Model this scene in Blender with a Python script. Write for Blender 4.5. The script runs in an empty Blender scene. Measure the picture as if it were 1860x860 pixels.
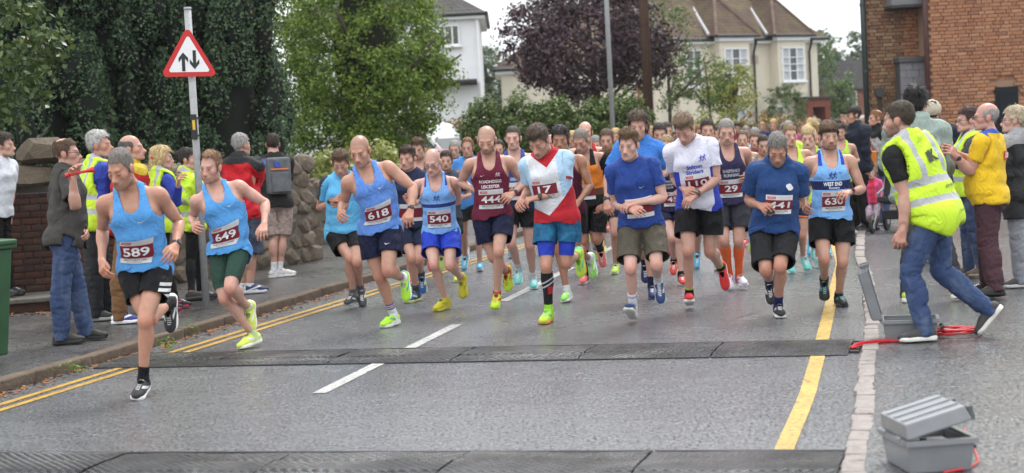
import bpy, bmesh, math, random
import numpy as np
from mathutils import Vector, Matrix
from mathutils.bvhtree import BVHTree
rad = math.radians
rng = np.random.default_rng(7)
random.seed(7)
SC = bpy.context.scene
COL = SC.collection

# ---------------------------------------------------------------- camera
CAM_H = 1.75
F_PX = 3150.0                      # focal length in pixels of a 1860-wide frame
PITCH, ROLL = rad(3.47), rad(3.0)
cam_d = bpy.data.cameras.new('camera')
cam = bpy.data.objects.new('camera', cam_d)
COL.objects.link(cam)
cam_d.sensor_width = 36.0
cam_d.lens = 36.0 * F_PX / 1860.0
cam_d.clip_start, cam_d.clip_end = 0.1, 2000.0
_cr = Matrix.Rotation(math.pi / 2 - PITCH, 3, 'X') @ Matrix.Rotation(-ROLL, 3, 'Z')
cam.matrix_world = Matrix.Translation((0, 0, CAM_H)) @ _cr.to_4x4()
cam_d.dof.use_dof = True
cam_d.dof.focus_distance = 15.6
cam_d.dof.aperture_fstop = 2.4
SC.camera = cam
CR = np.array(_cr)

# ---------------------------------------------------------------- sky, sun, exposure
SUN_EL, SUN_ROT = rad(58), rad(205)
world = bpy.data.worlds.new('World')
SC.world = world
world.use_nodes = True
_nt = world.node_tree
_nt.nodes.clear()
_sky = _nt.nodes.new('ShaderNodeTexSky')
_sky.sky_type = 'NISHITA'
_sky.sun_disc = False
_sky.sun_elevation = SUN_EL
_sky.sun_rotation = SUN_ROT
_sky.air_density = 1.0
_sky.dust_density = 6.0
_sky.ozone_density = 0.6
_hs = _nt.nodes.new('ShaderNodeHueSaturation')
_hs.inputs['Saturation'].default_value = 0.10
_mx = _nt.nodes.new('ShaderNodeMix')
_mx.data_type = 'RGBA'
_mx.inputs['Factor'].default_value = 0.72
_mx.inputs['B'].default_value = (9.6, 9.9, 10.2, 1)       # the even cloud deck
_bg = _nt.nodes.new('ShaderNodeBackground')
_bg.inputs['Strength'].default_value = 0.112
_wo = _nt.nodes.new('ShaderNodeOutputWorld')
_nt.links.new(_sky.outputs[0], _hs.inputs['Color'])
_nt.links.new(_hs.outputs[0], _mx.inputs['A'])
_nt.links.new(_mx.outputs['Result'], _bg.inputs['Color'])
_nt.links.new(_bg.outputs[0], _wo.inputs['Surface'])
sun_d = bpy.data.lights.new('sun', 'SUN')
sun_d.energy = 1.5
sun_d.angle = rad(20)
sun_d.color = (1.0, 0.97, 0.93)
sun = bpy.data.objects.new('sun', sun_d)
COL.objects.link(sun)
sun.rotation_euler = (math.pi / 2 - SUN_EL, 0, math.pi - SUN_ROT + math.pi)
sun.location = (0, 0, 30)
SC.view_settings.view_transform = 'Standard'
SC.view_settings.look = 'None'
SC.view_settings.exposure = 0.92
SC.view_settings.gamma = 1.0
SC.view_settings.use_curve_mapping = False
SC.cycles.max_bounces = 6
SC.cycles.use_denoising = True

# ---------------------------------------------------------------- pixel <-> world helpers (1860 x 860 frame)
CAMP = np.array((0.0, 0.0, CAM_H))
def ray(px, py):
    v = CR @ np.array(((px - 930.0) / F_PX, (430.0 - py) / F_PX, -1.0))
    return v / np.linalg.norm(v)
def G(px, py, z=0.0):
    """the ground point seen at a photo pixel"""
    d = ray(px, py)
    return CAMP + d * ((z - CAM_H) / d[2])
def AY(px, py, Y):
    """the point seen at a photo pixel at distance Y"""
    d = ray(px, py)
    return CAMP + d * (Y / d[1])
def project(p):
    v = CR.T @ (np.asarray(p, float) - CAMP)
    return 930 + F_PX * v[0] / -v[2], 430 - F_PX * v[1] / -v[2]
# ================================================================ the human kit
# A rest-pose figure (1.80 m, facing -Y, its left on +X) is grown from a distance field, skinned to 17 bones and posed per person.
def nrm(v):
    v = np.asarray(v, float)
    return v / (np.linalg.norm(v) + 1e-12)
def rc(a, b, ra, rb):
    a, b = np.array(a, float), np.array(b, float)
    m = max(ra, rb)
    lo, hi = np.minimum(a, b) - m, np.maximum(a, b) + m
    def f(P):
        ab = b - a
        t = np.clip(((P - a) @ ab) / (ab @ ab + 1e-12), 0, 1)
        return np.linalg.norm(P - a - t[:, None] * ab, axis=1) - (ra + (rb - ra) * t)
    return f, lo, hi
def el(c, r, rot=None):
    c, r = np.array(c, float), np.array(r, float)
    M = None if rot is None else np.array(Matrix.Rotation(rot[0], 3, rot[1]))
    m = r.max() if rot is not None else r
    def f(P):
        q = P - c
        if M is not None: q = q @ M
        k0 = np.linalg.norm(q / r, axis=1)
        k1 = np.linalg.norm(q / (r * r), axis=1) + 1e-9
        return k0 * (k0 - 1) / k1
    return f, c - m, c + m
def mirror(prims):
    out = []
    for f, lo, hi in prims:
        s = np.array((-1, 1, 1.0))
        out.append((lambda P, f=f: f(P * s), np.array((-hi[0], lo[1], lo[2])), np.array((-lo[0], hi[1], hi[2]))))
    return out
def smin(a, b, k):
    h = np.clip(0.5 + 0.5 * (b - a) / k, 0, 1)
    return b + (a - b) * h - k * h * (1 - h)
FAR = 0.3
class Grp:
    """a smooth union of primitives; sub = smooth-subtracted ones"""
    def __init__(s, prims, k, sub=()):
        s.prims, s.k, s.sub = prims, k, list(sub)
        s.lo = np.min([p[1] for p in prims], 0) - 0.06
        s.hi = np.max([p[2] for p in prims], 0) + 0.06
    def __call__(s, P):
        d = np.full(len(P), FAR)
        for f, lo, hi in s.prims:
            m = np.all((P > lo - 0.09) & (P < hi + 0.09), axis=1)
            if m.any():
                d[m] = smin(d[m], f(P[m]), s.k)
        for f, lo, hi in s.sub:
            m = np.all((P > lo - 0.05) & (P < hi + 0.05), axis=1)
            if m.any():
                d[m] = -smin(-d[m], f(P[m]), 0.012)
        return d
def union(groups, k):
    def F(P):
        d = np.full(len(P), FAR)
        for g in groups:
            if isinstance(g, Grp):
                m = np.all((P > g.lo - 0.1) & (P < g.hi + 0.1), axis=1)
                if m.any(): d[m] = smin(d[m], g(P[m]), k)
            else: d = smin(d, g(P), k)
        return d
    return F
def axis_grid(segs):
    """segs: (start, end, step) runs joined into one rising axis"""
    out = [segs[0][0]]
    for a, b, st in segs:
        n = max(1, int(round((b - a) / st)))
        out += list(a + (b - a) * (np.arange(1, n + 1) / n))
    return np.array(out)
def nets(F, xs, ys, zs):
    """surface nets on a rectilinear grid -> verts, quads"""
    nx, ny, nz = len(xs), len(ys), len(zs)
    V = np.stack(np.meshgrid(xs, ys, zs, indexing='ij'), -1).reshape(-1, 3)
    D = np.empty(len(V))
    for i in range(0, len(V), 400000):
        D[i:i + 400000] = F(V[i:i + 400000])
    D = D.reshape(nx, ny, nz)
    S = D < 0
    cnt = np.zeros((nx - 1, ny - 1, nz - 1)); acc = np.zeros((nx - 1, ny - 1, nz - 1, 3))
    ax = (xs, ys, zs)
    for a in range(3):
        sl0 = [slice(None)] * 3; sl1 = [slice(None)] * 3
        sl0[a] = slice(0, -1); sl1[a] = slice(1, None)
        d0, d1 = D[tuple(sl0)], D[tuple(sl1)]
        idx = np.argwhere((d0 < 0) != (d1 < 0))
        if not len(idx): continue
        t = d0[tuple(idx.T)]; t = t / (t - d1[tuple(idx.T)])
        p = np.empty((len(idx), 3))
        for c in range(3):
            p[:, c] = ax[c][idx[:, c]]
        p[:, a] += t * (ax[a][idx[:, a] + 1] - ax[a][idx[:, a]])
        o = [c for c in range(3) if c != a]
        for u in (0, -1):
            for w in (0, -1):
                q = idx.copy(); q[:, o[0]] += u; q[:, o[1]] += w
                ok = (q[:, o[0]] >= 0) & (q[:, o[1]] >= 0) & (q[:, o[0]] < cnt.shape[o[0]]) & (q[:, o[1]] < cnt.shape[o[1]])
                q2 = tuple(q[ok].T)
                np.add.at(cnt, q2, 1); np.add.at(acc, q2, p[ok])
    has = cnt > 0
    ids = -np.ones(cnt.shape, int); ids[has] = np.arange(has.sum())
    verts = acc[has] / cnt[has][:, None]
    quads = []
    for a in range(3):
        o = [c for c in range(3) if c != a]
        sl0 = [slice(None)] * 3; sl1 = [slice(None)] * 3
        sl0[a] = slice(0, -1); sl1[a] = slice(1, None)
        s0, s1 = S[tuple(sl0)], S[tuple(sl1)]
        idx = np.argwhere(s0 != s1)
        ok = (idx[:, o[0]] > 0) & (idx[:, o[1]] > 0) & (idx[:, o[0]] < cnt.shape[o[0]]) & (idx[:, o[1]] < cnt.shape[o[1]])
        idx = idx[ok]
        def at(u, w):
            q = idx.copy(); q[:, o[0]] += u; q[:, o[1]] += w
            return ids[tuple(q.T)]
        f = np.stack((at(-1, -1), at(0, -1), at(0, 0), at(-1, 0)), 1)
        flip = s0[tuple(idx.T)] ^ (a == 1)
        f[~flip] = f[~flip][:, ::-1]
        quads.append(f)
    return verts, np.concatenate(quads)

# ---- rest joints
J = dict(pelvis=(0, 0, .97), spine=(0, .01, 1.10), chest=(0, .01, 1.24), neck=(0, .025, 1.50), head=(0, .012, 1.585),
         sho=(.182, .012, 1.455), elb=(.33, .022, 1.205), wri=(.443, -.012, .975), hip=(.095, 0, .93), kne=(.105, -.008, .51),
         ank=(.11, .022, .088), toe=(.122, -.15, .03))
J = {k: np.array(v, float) for k, v in J.items()}
def mir(p): return np.array((-p[0], p[1], p[2]))
S_, E_, W_ = J['sho'], J['elb'], J['wri']
def lerp(a, b, t): return np.asarray(a) + (np.asarray(b) - np.asarray(a)) * t
# ---- the body's primitives
def torso_prims(i=0.0):
    return [el((0, .0, 1.33), (.160 + i, .108 + i, .19)), rc((-.135, .015, 1.445), (.135, .015, 1.445), .058 + i, .058 + i),
            el((.075, -.062, 1.365), (.082, .046 + i, .062)), el((-.075, -.062, 1.365), (.082, .046 + i, .062)),
            el((.118, .03, 1.32), (.056 + i, .075 + i, .14)), el((-.118, .03, 1.32), (.056 + i, .075 + i, .14)),
            el((0, .0, 1.13), (.142 + i, .098 + i, .19)), el((0, .008, .975), (.160 + i, .112 + i, .115)),
            el((.07, .055, .915), (.085 + i, .082 + i, .092)), el((-.07, .055, .915), (.085 + i, .082 + i, .092)),
            rc((.10, .03, 1.475), (.03, .03, 1.535), .036 + i, .046 + i), rc((-.10, .03, 1.475), (-.03, .03, 1.535), .036 + i, .046 + i)]
def leg_prims(i=0.0):
    return [rc((.093, .0, .92), (.105, -.006, .53), .088 + i, .052 + i), el((.112, -.036, .72), (.062 + i, .050 + i, .18)), el((.080, -.028, .585), (.028 + i, .030 + i, .06)),
            el((.098, .036, .71), (.054 + i, .044 + i, .16)), el((.105, -.018, .512), (.046 + i, .042 + i, .055)),
            rc((.105, .004, .49), (.11, .022, .10), .047 + i, .032 + i), el((.112, .038, .385), (.050 + i, .046 + i, .11)), el((.098, .034, .37), (.034 + i, .04 + i, .10)),
            el((.11, .02, .085), (.034 + i, .045 + i, .045))]
FOOT = [rc((.11, .045, .042), (.120, -.10, .030), .038, .030), rc((.115, -.06, .028), (.112, -.15, .022), .03, .02), rc((.125, -.06, .026), (.138, -.12, .02), .026, .02)]
def arm_prims(i=0.0):
    a = nrm(E_ - S_); f = nrm(W_ - E_)
    return [el(lerp(S_, E_, .10) + (.004, 0, .0), (.058 + i, .058 + i, .078), (rad(-28), 'Y')), rc(S_, E_, .050 + i, .037 + i),
            el(lerp(S_, E_, .55) + (-.004, -.016, 0), (.034 + i, .036 + i, .085), (rad(-30), 'Y')), el(lerp(S_, E_, .5) + (.004, .02, 0), (.034 + i, .034 + i, .09), (rad(-30), 'Y')),
            rc(E_, W_, .037 + i, .0255 + i), el(lerp(E_, W_, .25), (.043 + i, .043 + i, .085), (rad(-27), 'Y'))]
HD = nrm(W_ - E_ + np.array((.0, -.03, 0)))          # hand axis
HN = nrm(np.cross(HD, (0, 1, 0))); HN = HN if HN[0] < 0 else -HN   # palm side (towards the thigh)
HT = nrm(np.cross(HN, HD)); HT = HT if HT[1] < 0 else -HT           # thumb side (forwards)
def hand_prims(curl=28):
    p = [rc(W_ - .01 * HD, W_ + .03 * HD, .024, .022)]
    for o, l in ((.029, .082), (.010, .088), (-.010, .085), (-.027, .078)):
        p.append(rc(W_ + .015 * HD + .6 * o * HT, W_ + l * HD + o * HT, .016, .0125))
    for o, l, fl, c in ((.031, .082, .040, curl * .8), (.0105, .088, .044, curl), (-.0105, .085, .040, curl * 1.1), (-.030, .078, .032, curl * 1.25)):
        b = W_ + l * HD + o * HT; ang = 0.25
        for q, (L, r) in enumerate(((fl, .0098), (fl * .68, .009), (fl * .55, .0082))):
            ang += rad(c)
            d = nrm(math.cos(ang) * HD + math.sin(ang) * HN + .18 * o / .03 * HT * (1 if q == 0 else .3))
            p.append(rc(b, b + L * d, r, r * .92)); b = b + L * d
    b = W_ + .022 * HD + .022 * HT
    d = nrm(HD + .75 * HT + .35 * HN); p.append(rc(b, b + .042 * d, .017, .0125)); b = b + .042 * d
    d = nrm(HD + .35 * HT + .35 * HN); p.append(rc(b, b + .03 * d, .0115, .010)); b = b + .03 * d
    p.append(rc(b, b + .022 * nrm(HD + .1 * HT + .4 * HN), .0098, .0085))
    return p
HEAD = [el((0, .016, 1.715), (.076, .096, .088)), el((0, -.026, 1.668), (.064, .070, .092)), el((0, -.044, 1.612), (.053, .058, .040)),
        el((0, -.091, 1.588), (.026, .020, .018)), el((.043, -.058, 1.662), (.023, .026, .026)), el((-.043, -.058, 1.662), (.023, .026, .026)),
        rc((-.034, -.081, 1.705), (.034, -.081, 1.705), .0115, .0115), rc((0, -.090, 1.694), (0, -.114, 1.650), .0075, .0095), el((0, -.113, 1.646), (.011, .011, .0095)),
        el((.010, -.102, 1.643), (.0075, .011, .007)), el((-.010, -.102, 1.643), (.0075, .011, .007)), el((0, -.094, 1.622), (.026, .014, .010)), el((0, -.094, 1.611), (.022, .013, .008)),
        rc((.044, -.02, 1.606), (.028, -.07, 1.592), .020, .018), rc((-.044, -.02, 1.606), (-.028, -.07, 1.592), .020, .018)]
HSUB = [el((.032, -.113, 1.685), (.018, .018, .011)), el((-.032, -.113, 1.685), (.018, .018, .011))]
EYES = [el((.032, -.082, 1.683), (.0135, .0135, .0125)), el((-.032, -.082, 1.683), (.0135, .0135, .0125)),
        el((.079, .004, 1.672), (.009, .022, .033)), el((-.079, .004, 1.672), (.009, .022, .033)), el((.083, .014, 1.680), (.006, .016, .023)), el((-.083, .014, 1.680), (.006, .016, .023))]
NECK = [rc((0, .034, 1.49), (0, .012, 1.62), .058, .052), rc((.05, .0, 1.50), (.04, .02, 1.62), .02, .02), rc((-.05, .0, 1.50), (-.04, .02, 1.62), .02, .02)]
G_TORSO = Grp(torso_prims(), .045)
G_LEG = Grp(leg_prims(), .022); G_LEGR = Grp(mirror(leg_prims()), .022)
G_FOOT = Grp(FOOT, .02); G_FOOTR = Grp(mirror(FOOT), .02)
G_ARM = Grp(arm_prims(), .02); G_ARMR = Grp(mirror(arm_prims()), .02)
G_HAND = Grp(hand_prims(), .007); G_HANDR = Grp(mirror(hand_prims()), .007)
G_HEAD = Grp(HEAD, .016, HSUB); G_EYE = Grp(EYES, .004); G_NECK = Grp(NECK, .02)
def headF(P): return smin(G_HEAD(P), G_EYE(P), .004)
def bodyF(P):
    d = smin(G_TORSO(P), G_NECK(P), .035)
    d = smin(d, np.minimum(G_LEG(P), G_LEGR(P)), .03)
    d = smin(d, np.minimum(G_ARM(P), G_ARMR(P)), .028)
    d = smin(d, np.minimum(G_FOOT(P), G_FOOTR(P)), .02)
    d = smin(d, np.minimum(G_HAND(P), G_HANDR(P)), .012)
    return smin(d, headF(P), .014)

BONES = ['pelvis', 'spine', 'chest', 'neck', 'head', 'uaL', 'faL', 'haL', 'uaR', 'faR', 'haR', 'thL', 'shL', 'ftL', 'thR', 'shR', 'ftR']
BI = {b: i for i, b in enumerate(BONES)}
def quad_edges(Q):
    e = np.concatenate([Q[:, [i, (i + 1) % Q.shape[1]]] for i in range(Q.shape[1])])
    e.sort(axis=1)
    return np.unique(e, axis=0)
def smooth(vals, E, n, it, f=0.5):
    deg = np.zeros(n); np.add.at(deg, E[:, 0], 1); np.add.at(deg, E[:, 1], 1)
    deg = np.maximum(deg, 1)[:, None]
    for _ in range(it):
        acc = np.zeros_like(vals)
        for c in range(vals.shape[1]):
            acc[:, c] = np.bincount(E[:, 0], vals[E[:, 1], c], n) + np.bincount(E[:, 1], vals[E[:, 0], c], n)
        vals = vals * (1 - f) + acc / deg * f
    return vals
def hard_labels(V):
    dt = G_TORSO(V); dh = np.minimum(headF(V), G_NECK(V) + .004)
    dl, dr = np.minimum(G_LEG(V), G_FOOT(V)), np.minimum(G_LEGR(V), G_FOOTR(V))
    al, ar = np.minimum(G_ARM(V), G_HAND(V)), np.minimum(G_ARMR(V), G_HANDR(V))
    x, y, z = V.T
    # legs take over below the groin line, the arms outside the armpit
    leg = (z < .905 + .35 * np.maximum(np.abs(x) - .05, 0)) & (np.minimum(dl, dr) < dt + .05)
    leg |= (z < .86)
    side = np.abs(x) - .150 - np.clip((1.46 - z) * .18, 0, .04)
    arm = (np.minimum(al, ar) < dt - .004) & (side > 0) & (np.abs(x) > .13)
    leg &= ~((np.minimum(al, ar) < np.minimum(dl, dr)) & (np.abs(x) > .25))
    lab = np.full(len(V), BI['pelvis'])
    lab[z > 1.04] = BI['spine']; lab[z > 1.17] = BI['chest']
    nk = (z > 1.505) & (dh < dt + .01) | (z > 1.55)
    lab[nk] = BI['neck']; lab[(z > 1.578 + .32 * (y - .012)) & (z > 1.55)] = BI['head']
    for s, sg in (('L', 1), ('R', -1)):
        m = leg & (x * sg > 0)
        l = np.full(len(V), BI['th' + s]); l[z < J['kne'][2]] = BI['sh' + s]
        l[z < .088 + np.clip(-(y - .022), 0, .05) * .9] = BI['ft' + s]
        lab[m] = l[m]
        m = arm & (x * sg > 0) & ~leg
        Vm = V * np.array((sg, 1, 1.0))
        l = np.full(len(V), BI['ua' + s])
        l[(Vm - E_) @ nrm(nrm(E_ - S_) + nrm(W_ - E_)) > 0] = BI['fa' + s]
        l[(Vm - W_) @ HD > 0] = BI['ha' + s]
        lab[m] = l[m]
    return lab
def weights(V, Q, it):
    W = np.zeros((len(V), len(BONES)))
    W[np.arange(len(V)), hard_labels(V)] = 1
    return smooth(W, quad_edges(Q), len(V), it)

def clip_mesh(V, Q, s, extra=None):
    """keep s > 0 of a quad/tri mesh, cutting faces along the zero line"""
    T = np.concatenate((Q[:, [0, 1, 2]], Q[:, [0, 2, 3]])) if Q.shape[1] == 4 else Q
    inside = s > 0
    c = inside[T].sum(1)
    full = T[c == 3]
    ev, newv, cache, out = len(V), [], {}, []
    newx = []
    def cut(i, j):
        nonlocal ev
        k = (i, j) if i < j else (j, i)
        if k not in cache:
            t = s[k[0]] / (s[k[0]] - s[k[1]])
            newv.append(V[k[0]] + (V[k[1]] - V[k[0]]) * t)
            if extra is not None: newx.append(extra[k[0]] + (extra[k[1]] - extra[k[0]]) * t)
            cache[k] = ev; ev += 1
        return cache[k]
    for t in T[(c == 1) | (c == 2)]:
        ins = inside[t]
        if ins.sum() == 1:
            k = int(np.argmax(ins)); a, b, d = t[k], t[(k + 1) % 3], t[(k + 2) % 3]
            out.append((a, cut(a, b), cut(a, d)))
        else:
            k = int(np.argmin(ins)); a, b, d = t[k], t[(k + 1) % 3], t[(k + 2) % 3]
            p, q = cut(a, b), cut(a, d)
            out += [(b, d, p), (d, q, p)]
    F = np.concatenate((full, np.array(out, int).reshape(-1, 3)))
    VV = np.concatenate((V, np.array(newv).reshape(-1, 3)))
    XX = None if extra is None else np.concatenate((extra, np.array(newx).reshape(-1, extra.shape[1])))
    used = np.unique(F); m = -np.ones(len(VV), int); m[used] = np.arange(len(used))
    return VV[used], m[F], (None if XX is None else XX[used])

def face_normals_v(V, F):
    n = np.zeros_like(V)
    a, b, c = V[F[:, 0]], V[F[:, 1]], V[F[:, -1] if F.shape[1] == 3 else F[:, 2]]
    fn = np.cross(b - a, c - a)
    for k in range(F.shape[1]):
        for ax in range(3):
            n[:, ax] += np.bincount(F[:, k], fn[:, ax], len(V))
    return n / (np.linalg.norm(n, axis=1, keepdims=True) + 1e-12)
_wd = np.random.default_rng(3)
_WK = [(nrm(_wd.normal(size=3)), _wd.uniform(0, 6.28), s) for s in (14, 17, 21, 26, 33, 41, 50, 62)]
def wob(P, scale=1.0, seed=0.0):
    """cheap smooth noise, about -1..1"""
    w = P + .03 * np.sin(P[:, [1, 2, 0]] * 23 * scale + seed)
    o = np.zeros(len(P))
    for d, ph, s in _WK:
        o += np.sin(w @ d * s * scale + ph + seed * 3.1) / 2.6
    return o
class Tmpl:
    def __init__(s, V, F, W): s.V, s.F, s.W = V, F, W
    def clip(s, field):
        V, F, W = clip_mesh(s.V, s.F, field(s.V), s.W)
        return Tmpl(V, F, W)
def make_tmpl(F, box, it, clipf=None, post=None):
    V, Q = nets(F, *box)
    if post is not None: V = post(V, Q)
    W = weights(V, Q, it)
    if clipf is not None:
        V, Q, W = clip_mesh(V, Q, clipf(V), W)
        # turn the cut edges in, so hems and openings have thickness
        e = np.concatenate((Q[:, [0, 1]], Q[:, [1, 2]], Q[:, [2, 0]])); key = np.sort(e, 1); _, ix, ct = np.unique(key, axis=0, return_index=True, return_counts=True)
        B = e[ix[ct == 1]]; vs = np.unique(B); N = face_normals_v(V, Q); mp = -np.ones(len(V), int); mp[vs] = np.arange(len(vs)) + len(V)
        cen = smooth(V, quad_edges(Q), len(V), 2); inw = cen[vs] - V[vs]; inw /= np.linalg.norm(inw, axis=1, keepdims=True) + 1e-9
        nv = V[vs] - N[vs] * .010 + inw * .006
        Q = np.concatenate((Q, np.stack((B[:, 1], B[:, 0], mp[B[:, 0]]), 1), np.stack((B[:, 1], mp[B[:, 0]], mp[B[:, 1]]), 1))); V = np.concatenate((V, nv)); W = np.concatenate((W, W[vs]))
    return Tmpl(V, Q, W)

# ---- grids
def body_box(q):
    xs = axis_grid([(-.62, -.53, .02 * q), (-.53, -.40, .0075 * q), (-.40, -.095, .013 * q), (-.095, .095, .0058 * q), (.095, .40, .013 * q), (.40, .53, .0075 * q), (.53, .62, .02 * q)])
    ys = axis_grid([(-.21, -.13, .014 * q), (-.13, .02, .0062 * q), (.02, .14, .012 * q), (.14, .19, .02 * q)])
    zs = axis_grid([(-.01, .76, .0165 * q), (.76, .98, .0095 * q), (.98, 1.56, .0155 * q), (1.56, 1.83, .0058 * q)])
    return xs, ys, zs
def even_box(lo, hi, st):
    return tuple(axis_grid([(lo[i], hi[i], st if np.isscalar(st) else st[i])]) for i in range(3))
# ---- garments (distance fields in the rest pose)
def off(F, d): return lambda P: F(P) - d
_sh = lambda c, r: [el(c, r)]
G_VEST = Grp(torso_prims(.013) + [el((0, -.002, 1.10), (.168, .126, .26)), el((0, .004, .92), (.204, .150, .17))], .05)
def tee_prims(loose, slv):
    p = torso_prims(.020 + loose) + [el((0, .0, 1.12), (.175 + loose, .130 + loose, .30)), el((0, .004, .92), (.206 + loose, .153 + loose, .18))]
    g1 = Grp(p, .05)
    end = lerp(S_, E_, slv) if slv <= 1 else lerp(E_, W_, slv - 1)
    if slv <= 1:
        a = [el(lerp(S_, E_, .08), (.063 + loose, .063 + loose, .082), (rad(-28), 'Y')), rc(S_, end, .059 + loose, .063 + loose * 1.3)]
    else:
        a = [el(lerp(S_, E_, .08), (.070 + loose, .070 + loose, .085), (rad(-28), 'Y')), rc(S_, E_, .064 + loose, .054 + loose), rc(E_, end, .054 + loose, .038 + loose * .8)]
    g2 = Grp(a, .03); g3 = Grp(mirror(a), .03)
    return lambda P: smin(g1(P), np.minimum(g2(P), g3(P)), .045)
def shorts_F(loose, hem):
    p = [el((0, .008, .985), (.172, .126, .10)), el((.07, .055, .915), (.097, .094, .098)), el((-.07, .055, .915), (.097, .094, .098)), el((0, -.01, .93), (.165, .115, .09))]
    g1 = Grp(p, .04)
    a = [rc((.098, .002, .92), (.118, -.002, hem), .098 + loose * .5, .088 + loose), el((.108, -.02, .74), (.078 + loose * .5, .075 + loose * .6, .18))]
    g2 = Grp(a, .03); g3 = Grp(mirror(a), .03)
    return lambda P: smin(g1(P), np.minimum(g2(P), g3(P)), .022)
def trouser_F(loose):
    p = [el((0, .008, .985), (.172, .126, .10)), el((.07, .055, .915), (.096, .092, .098)), el((-.07, .055, .915), (.096, .092, .098)), el((0, -.01, .93), (.165, .115, .09))]
    g1 = Grp(p, .04)
    a = [rc((.097, .0, .92), (.108, -.004, .52), .099 + loose * .3, .068 + loose), rc((.108, -.004, .52), (.113, .016, .06), .068 + loose, .060 + loose), el((.11, .03, .38), (.060 + loose, .060 + loose, .13))]
    g2 = Grp(a, .03); g3 = Grp(mirror(a), .03)
    return lambda P: smin(g1(P), np.minimum(g2(P), g3(P)), .022)
def wrinkle(amp, sc=1.0, seed=0.0, vert=1.0):
    def post(V, Q):
        N = face_normals_v(V, Q)
        P = V * np.array((1, 1, vert))
        n = wob(P, sc, seed)
        return V + N * (amp * (1 - np.abs(n))[:, None] - amp * .5)
    return post
# clip lines
def ip(v, xs, ys): return np.interp(v, xs, ys)
def f_vest(V, deep=0.0, wide=0.0):
    x, y, z = np.abs(V[:, 0]), V[:, 1], V[:, 2]
    arm = ip(z, [1.20, 1.27, 1.31, 1.36, 1.42, 1.50, 1.56], [.40, .30, .172, .146, .124, .112, .105]) + wide - x
    front = np.where(y < .028, ip(x, [0, .03, .055, .07, .075, .08], [1.392 - deep, 1.402 - deep, 1.432 - deep, 1.50, 1.60, 2.0]) - z, 9)
    back = np.where(y >= .028, ip(x, [0, .04, .06, .07, .075, .08], [1.475, 1.483, 1.50, 1.54, 1.62, 2.0]) - z, 9)
    hem = z - .895 - .012 * np.sin(V[:, 0] * 30)
    return np.minimum.reduce((arm, front, back, hem))
def neck_hole(V, r=.072, dz=0.0):
    """clear of the neck cylinder, lower in front"""
    x, y, z = V.T
    q = np.sqrt((x / 1.05) ** 2 + (y - .022) ** 2)
    lim = 1.508 + dz + np.clip(y - .02, -.1, .1) * .72
    return np.maximum(q - r, lim - z)
def sleeve_end(V, slv):
    d = np.full(len(V), 9.0)
    for sg in (1, -1):
        Vm = V * np.array((sg, 1, 1.0))
        if slv <= 1: v = -((Vm - lerp(S_, E_, slv)) @ nrm(E_ - S_))
        else: v = -((Vm - lerp(E_, W_, slv - 1)) @ nrm(W_ - E_))
        m = (V[:, 0] * sg > .2) | ((V[:, 0] * sg > .1) & (v > 0))
        q = np.where(V[:, 0] * sg > .19 + np.clip(V[:, 2] - 1.3, -.2, 0) * -.15, v, 9)
        d = np.minimum(d, q)
    return d
def f_tee(V, slv, hem=.885, nr=.072, dz=0.0):
    return np.minimum.reduce((neck_hole(V, nr, dz), sleeve_end(V, slv), V[:, 2] - hem - .010 * np.sin(V[:, 0] * 26 + 1)))
def f_hivis(V):
    x, y, z = np.abs(V[:, 0]), V[:, 1], V[:, 2]
    arm = ip(z, [1.18, 1.25, 1.31, 1.36, 1.42, 1.56], [.40, .30, .196, .182, .172, .165]) - x
    vee = np.where(y < .02, x - np.clip((z - 1.33) * .42, -.05, .2), 9)
    return np.minimum.reduce((arm, neck_hole(V, .085, .0), np.where(z > 1.33, vee, 9), z - .87))
def f_shorts(V, hem): return np.minimum(1.035 - V[:, 2], V[:, 2] - hem)

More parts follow.
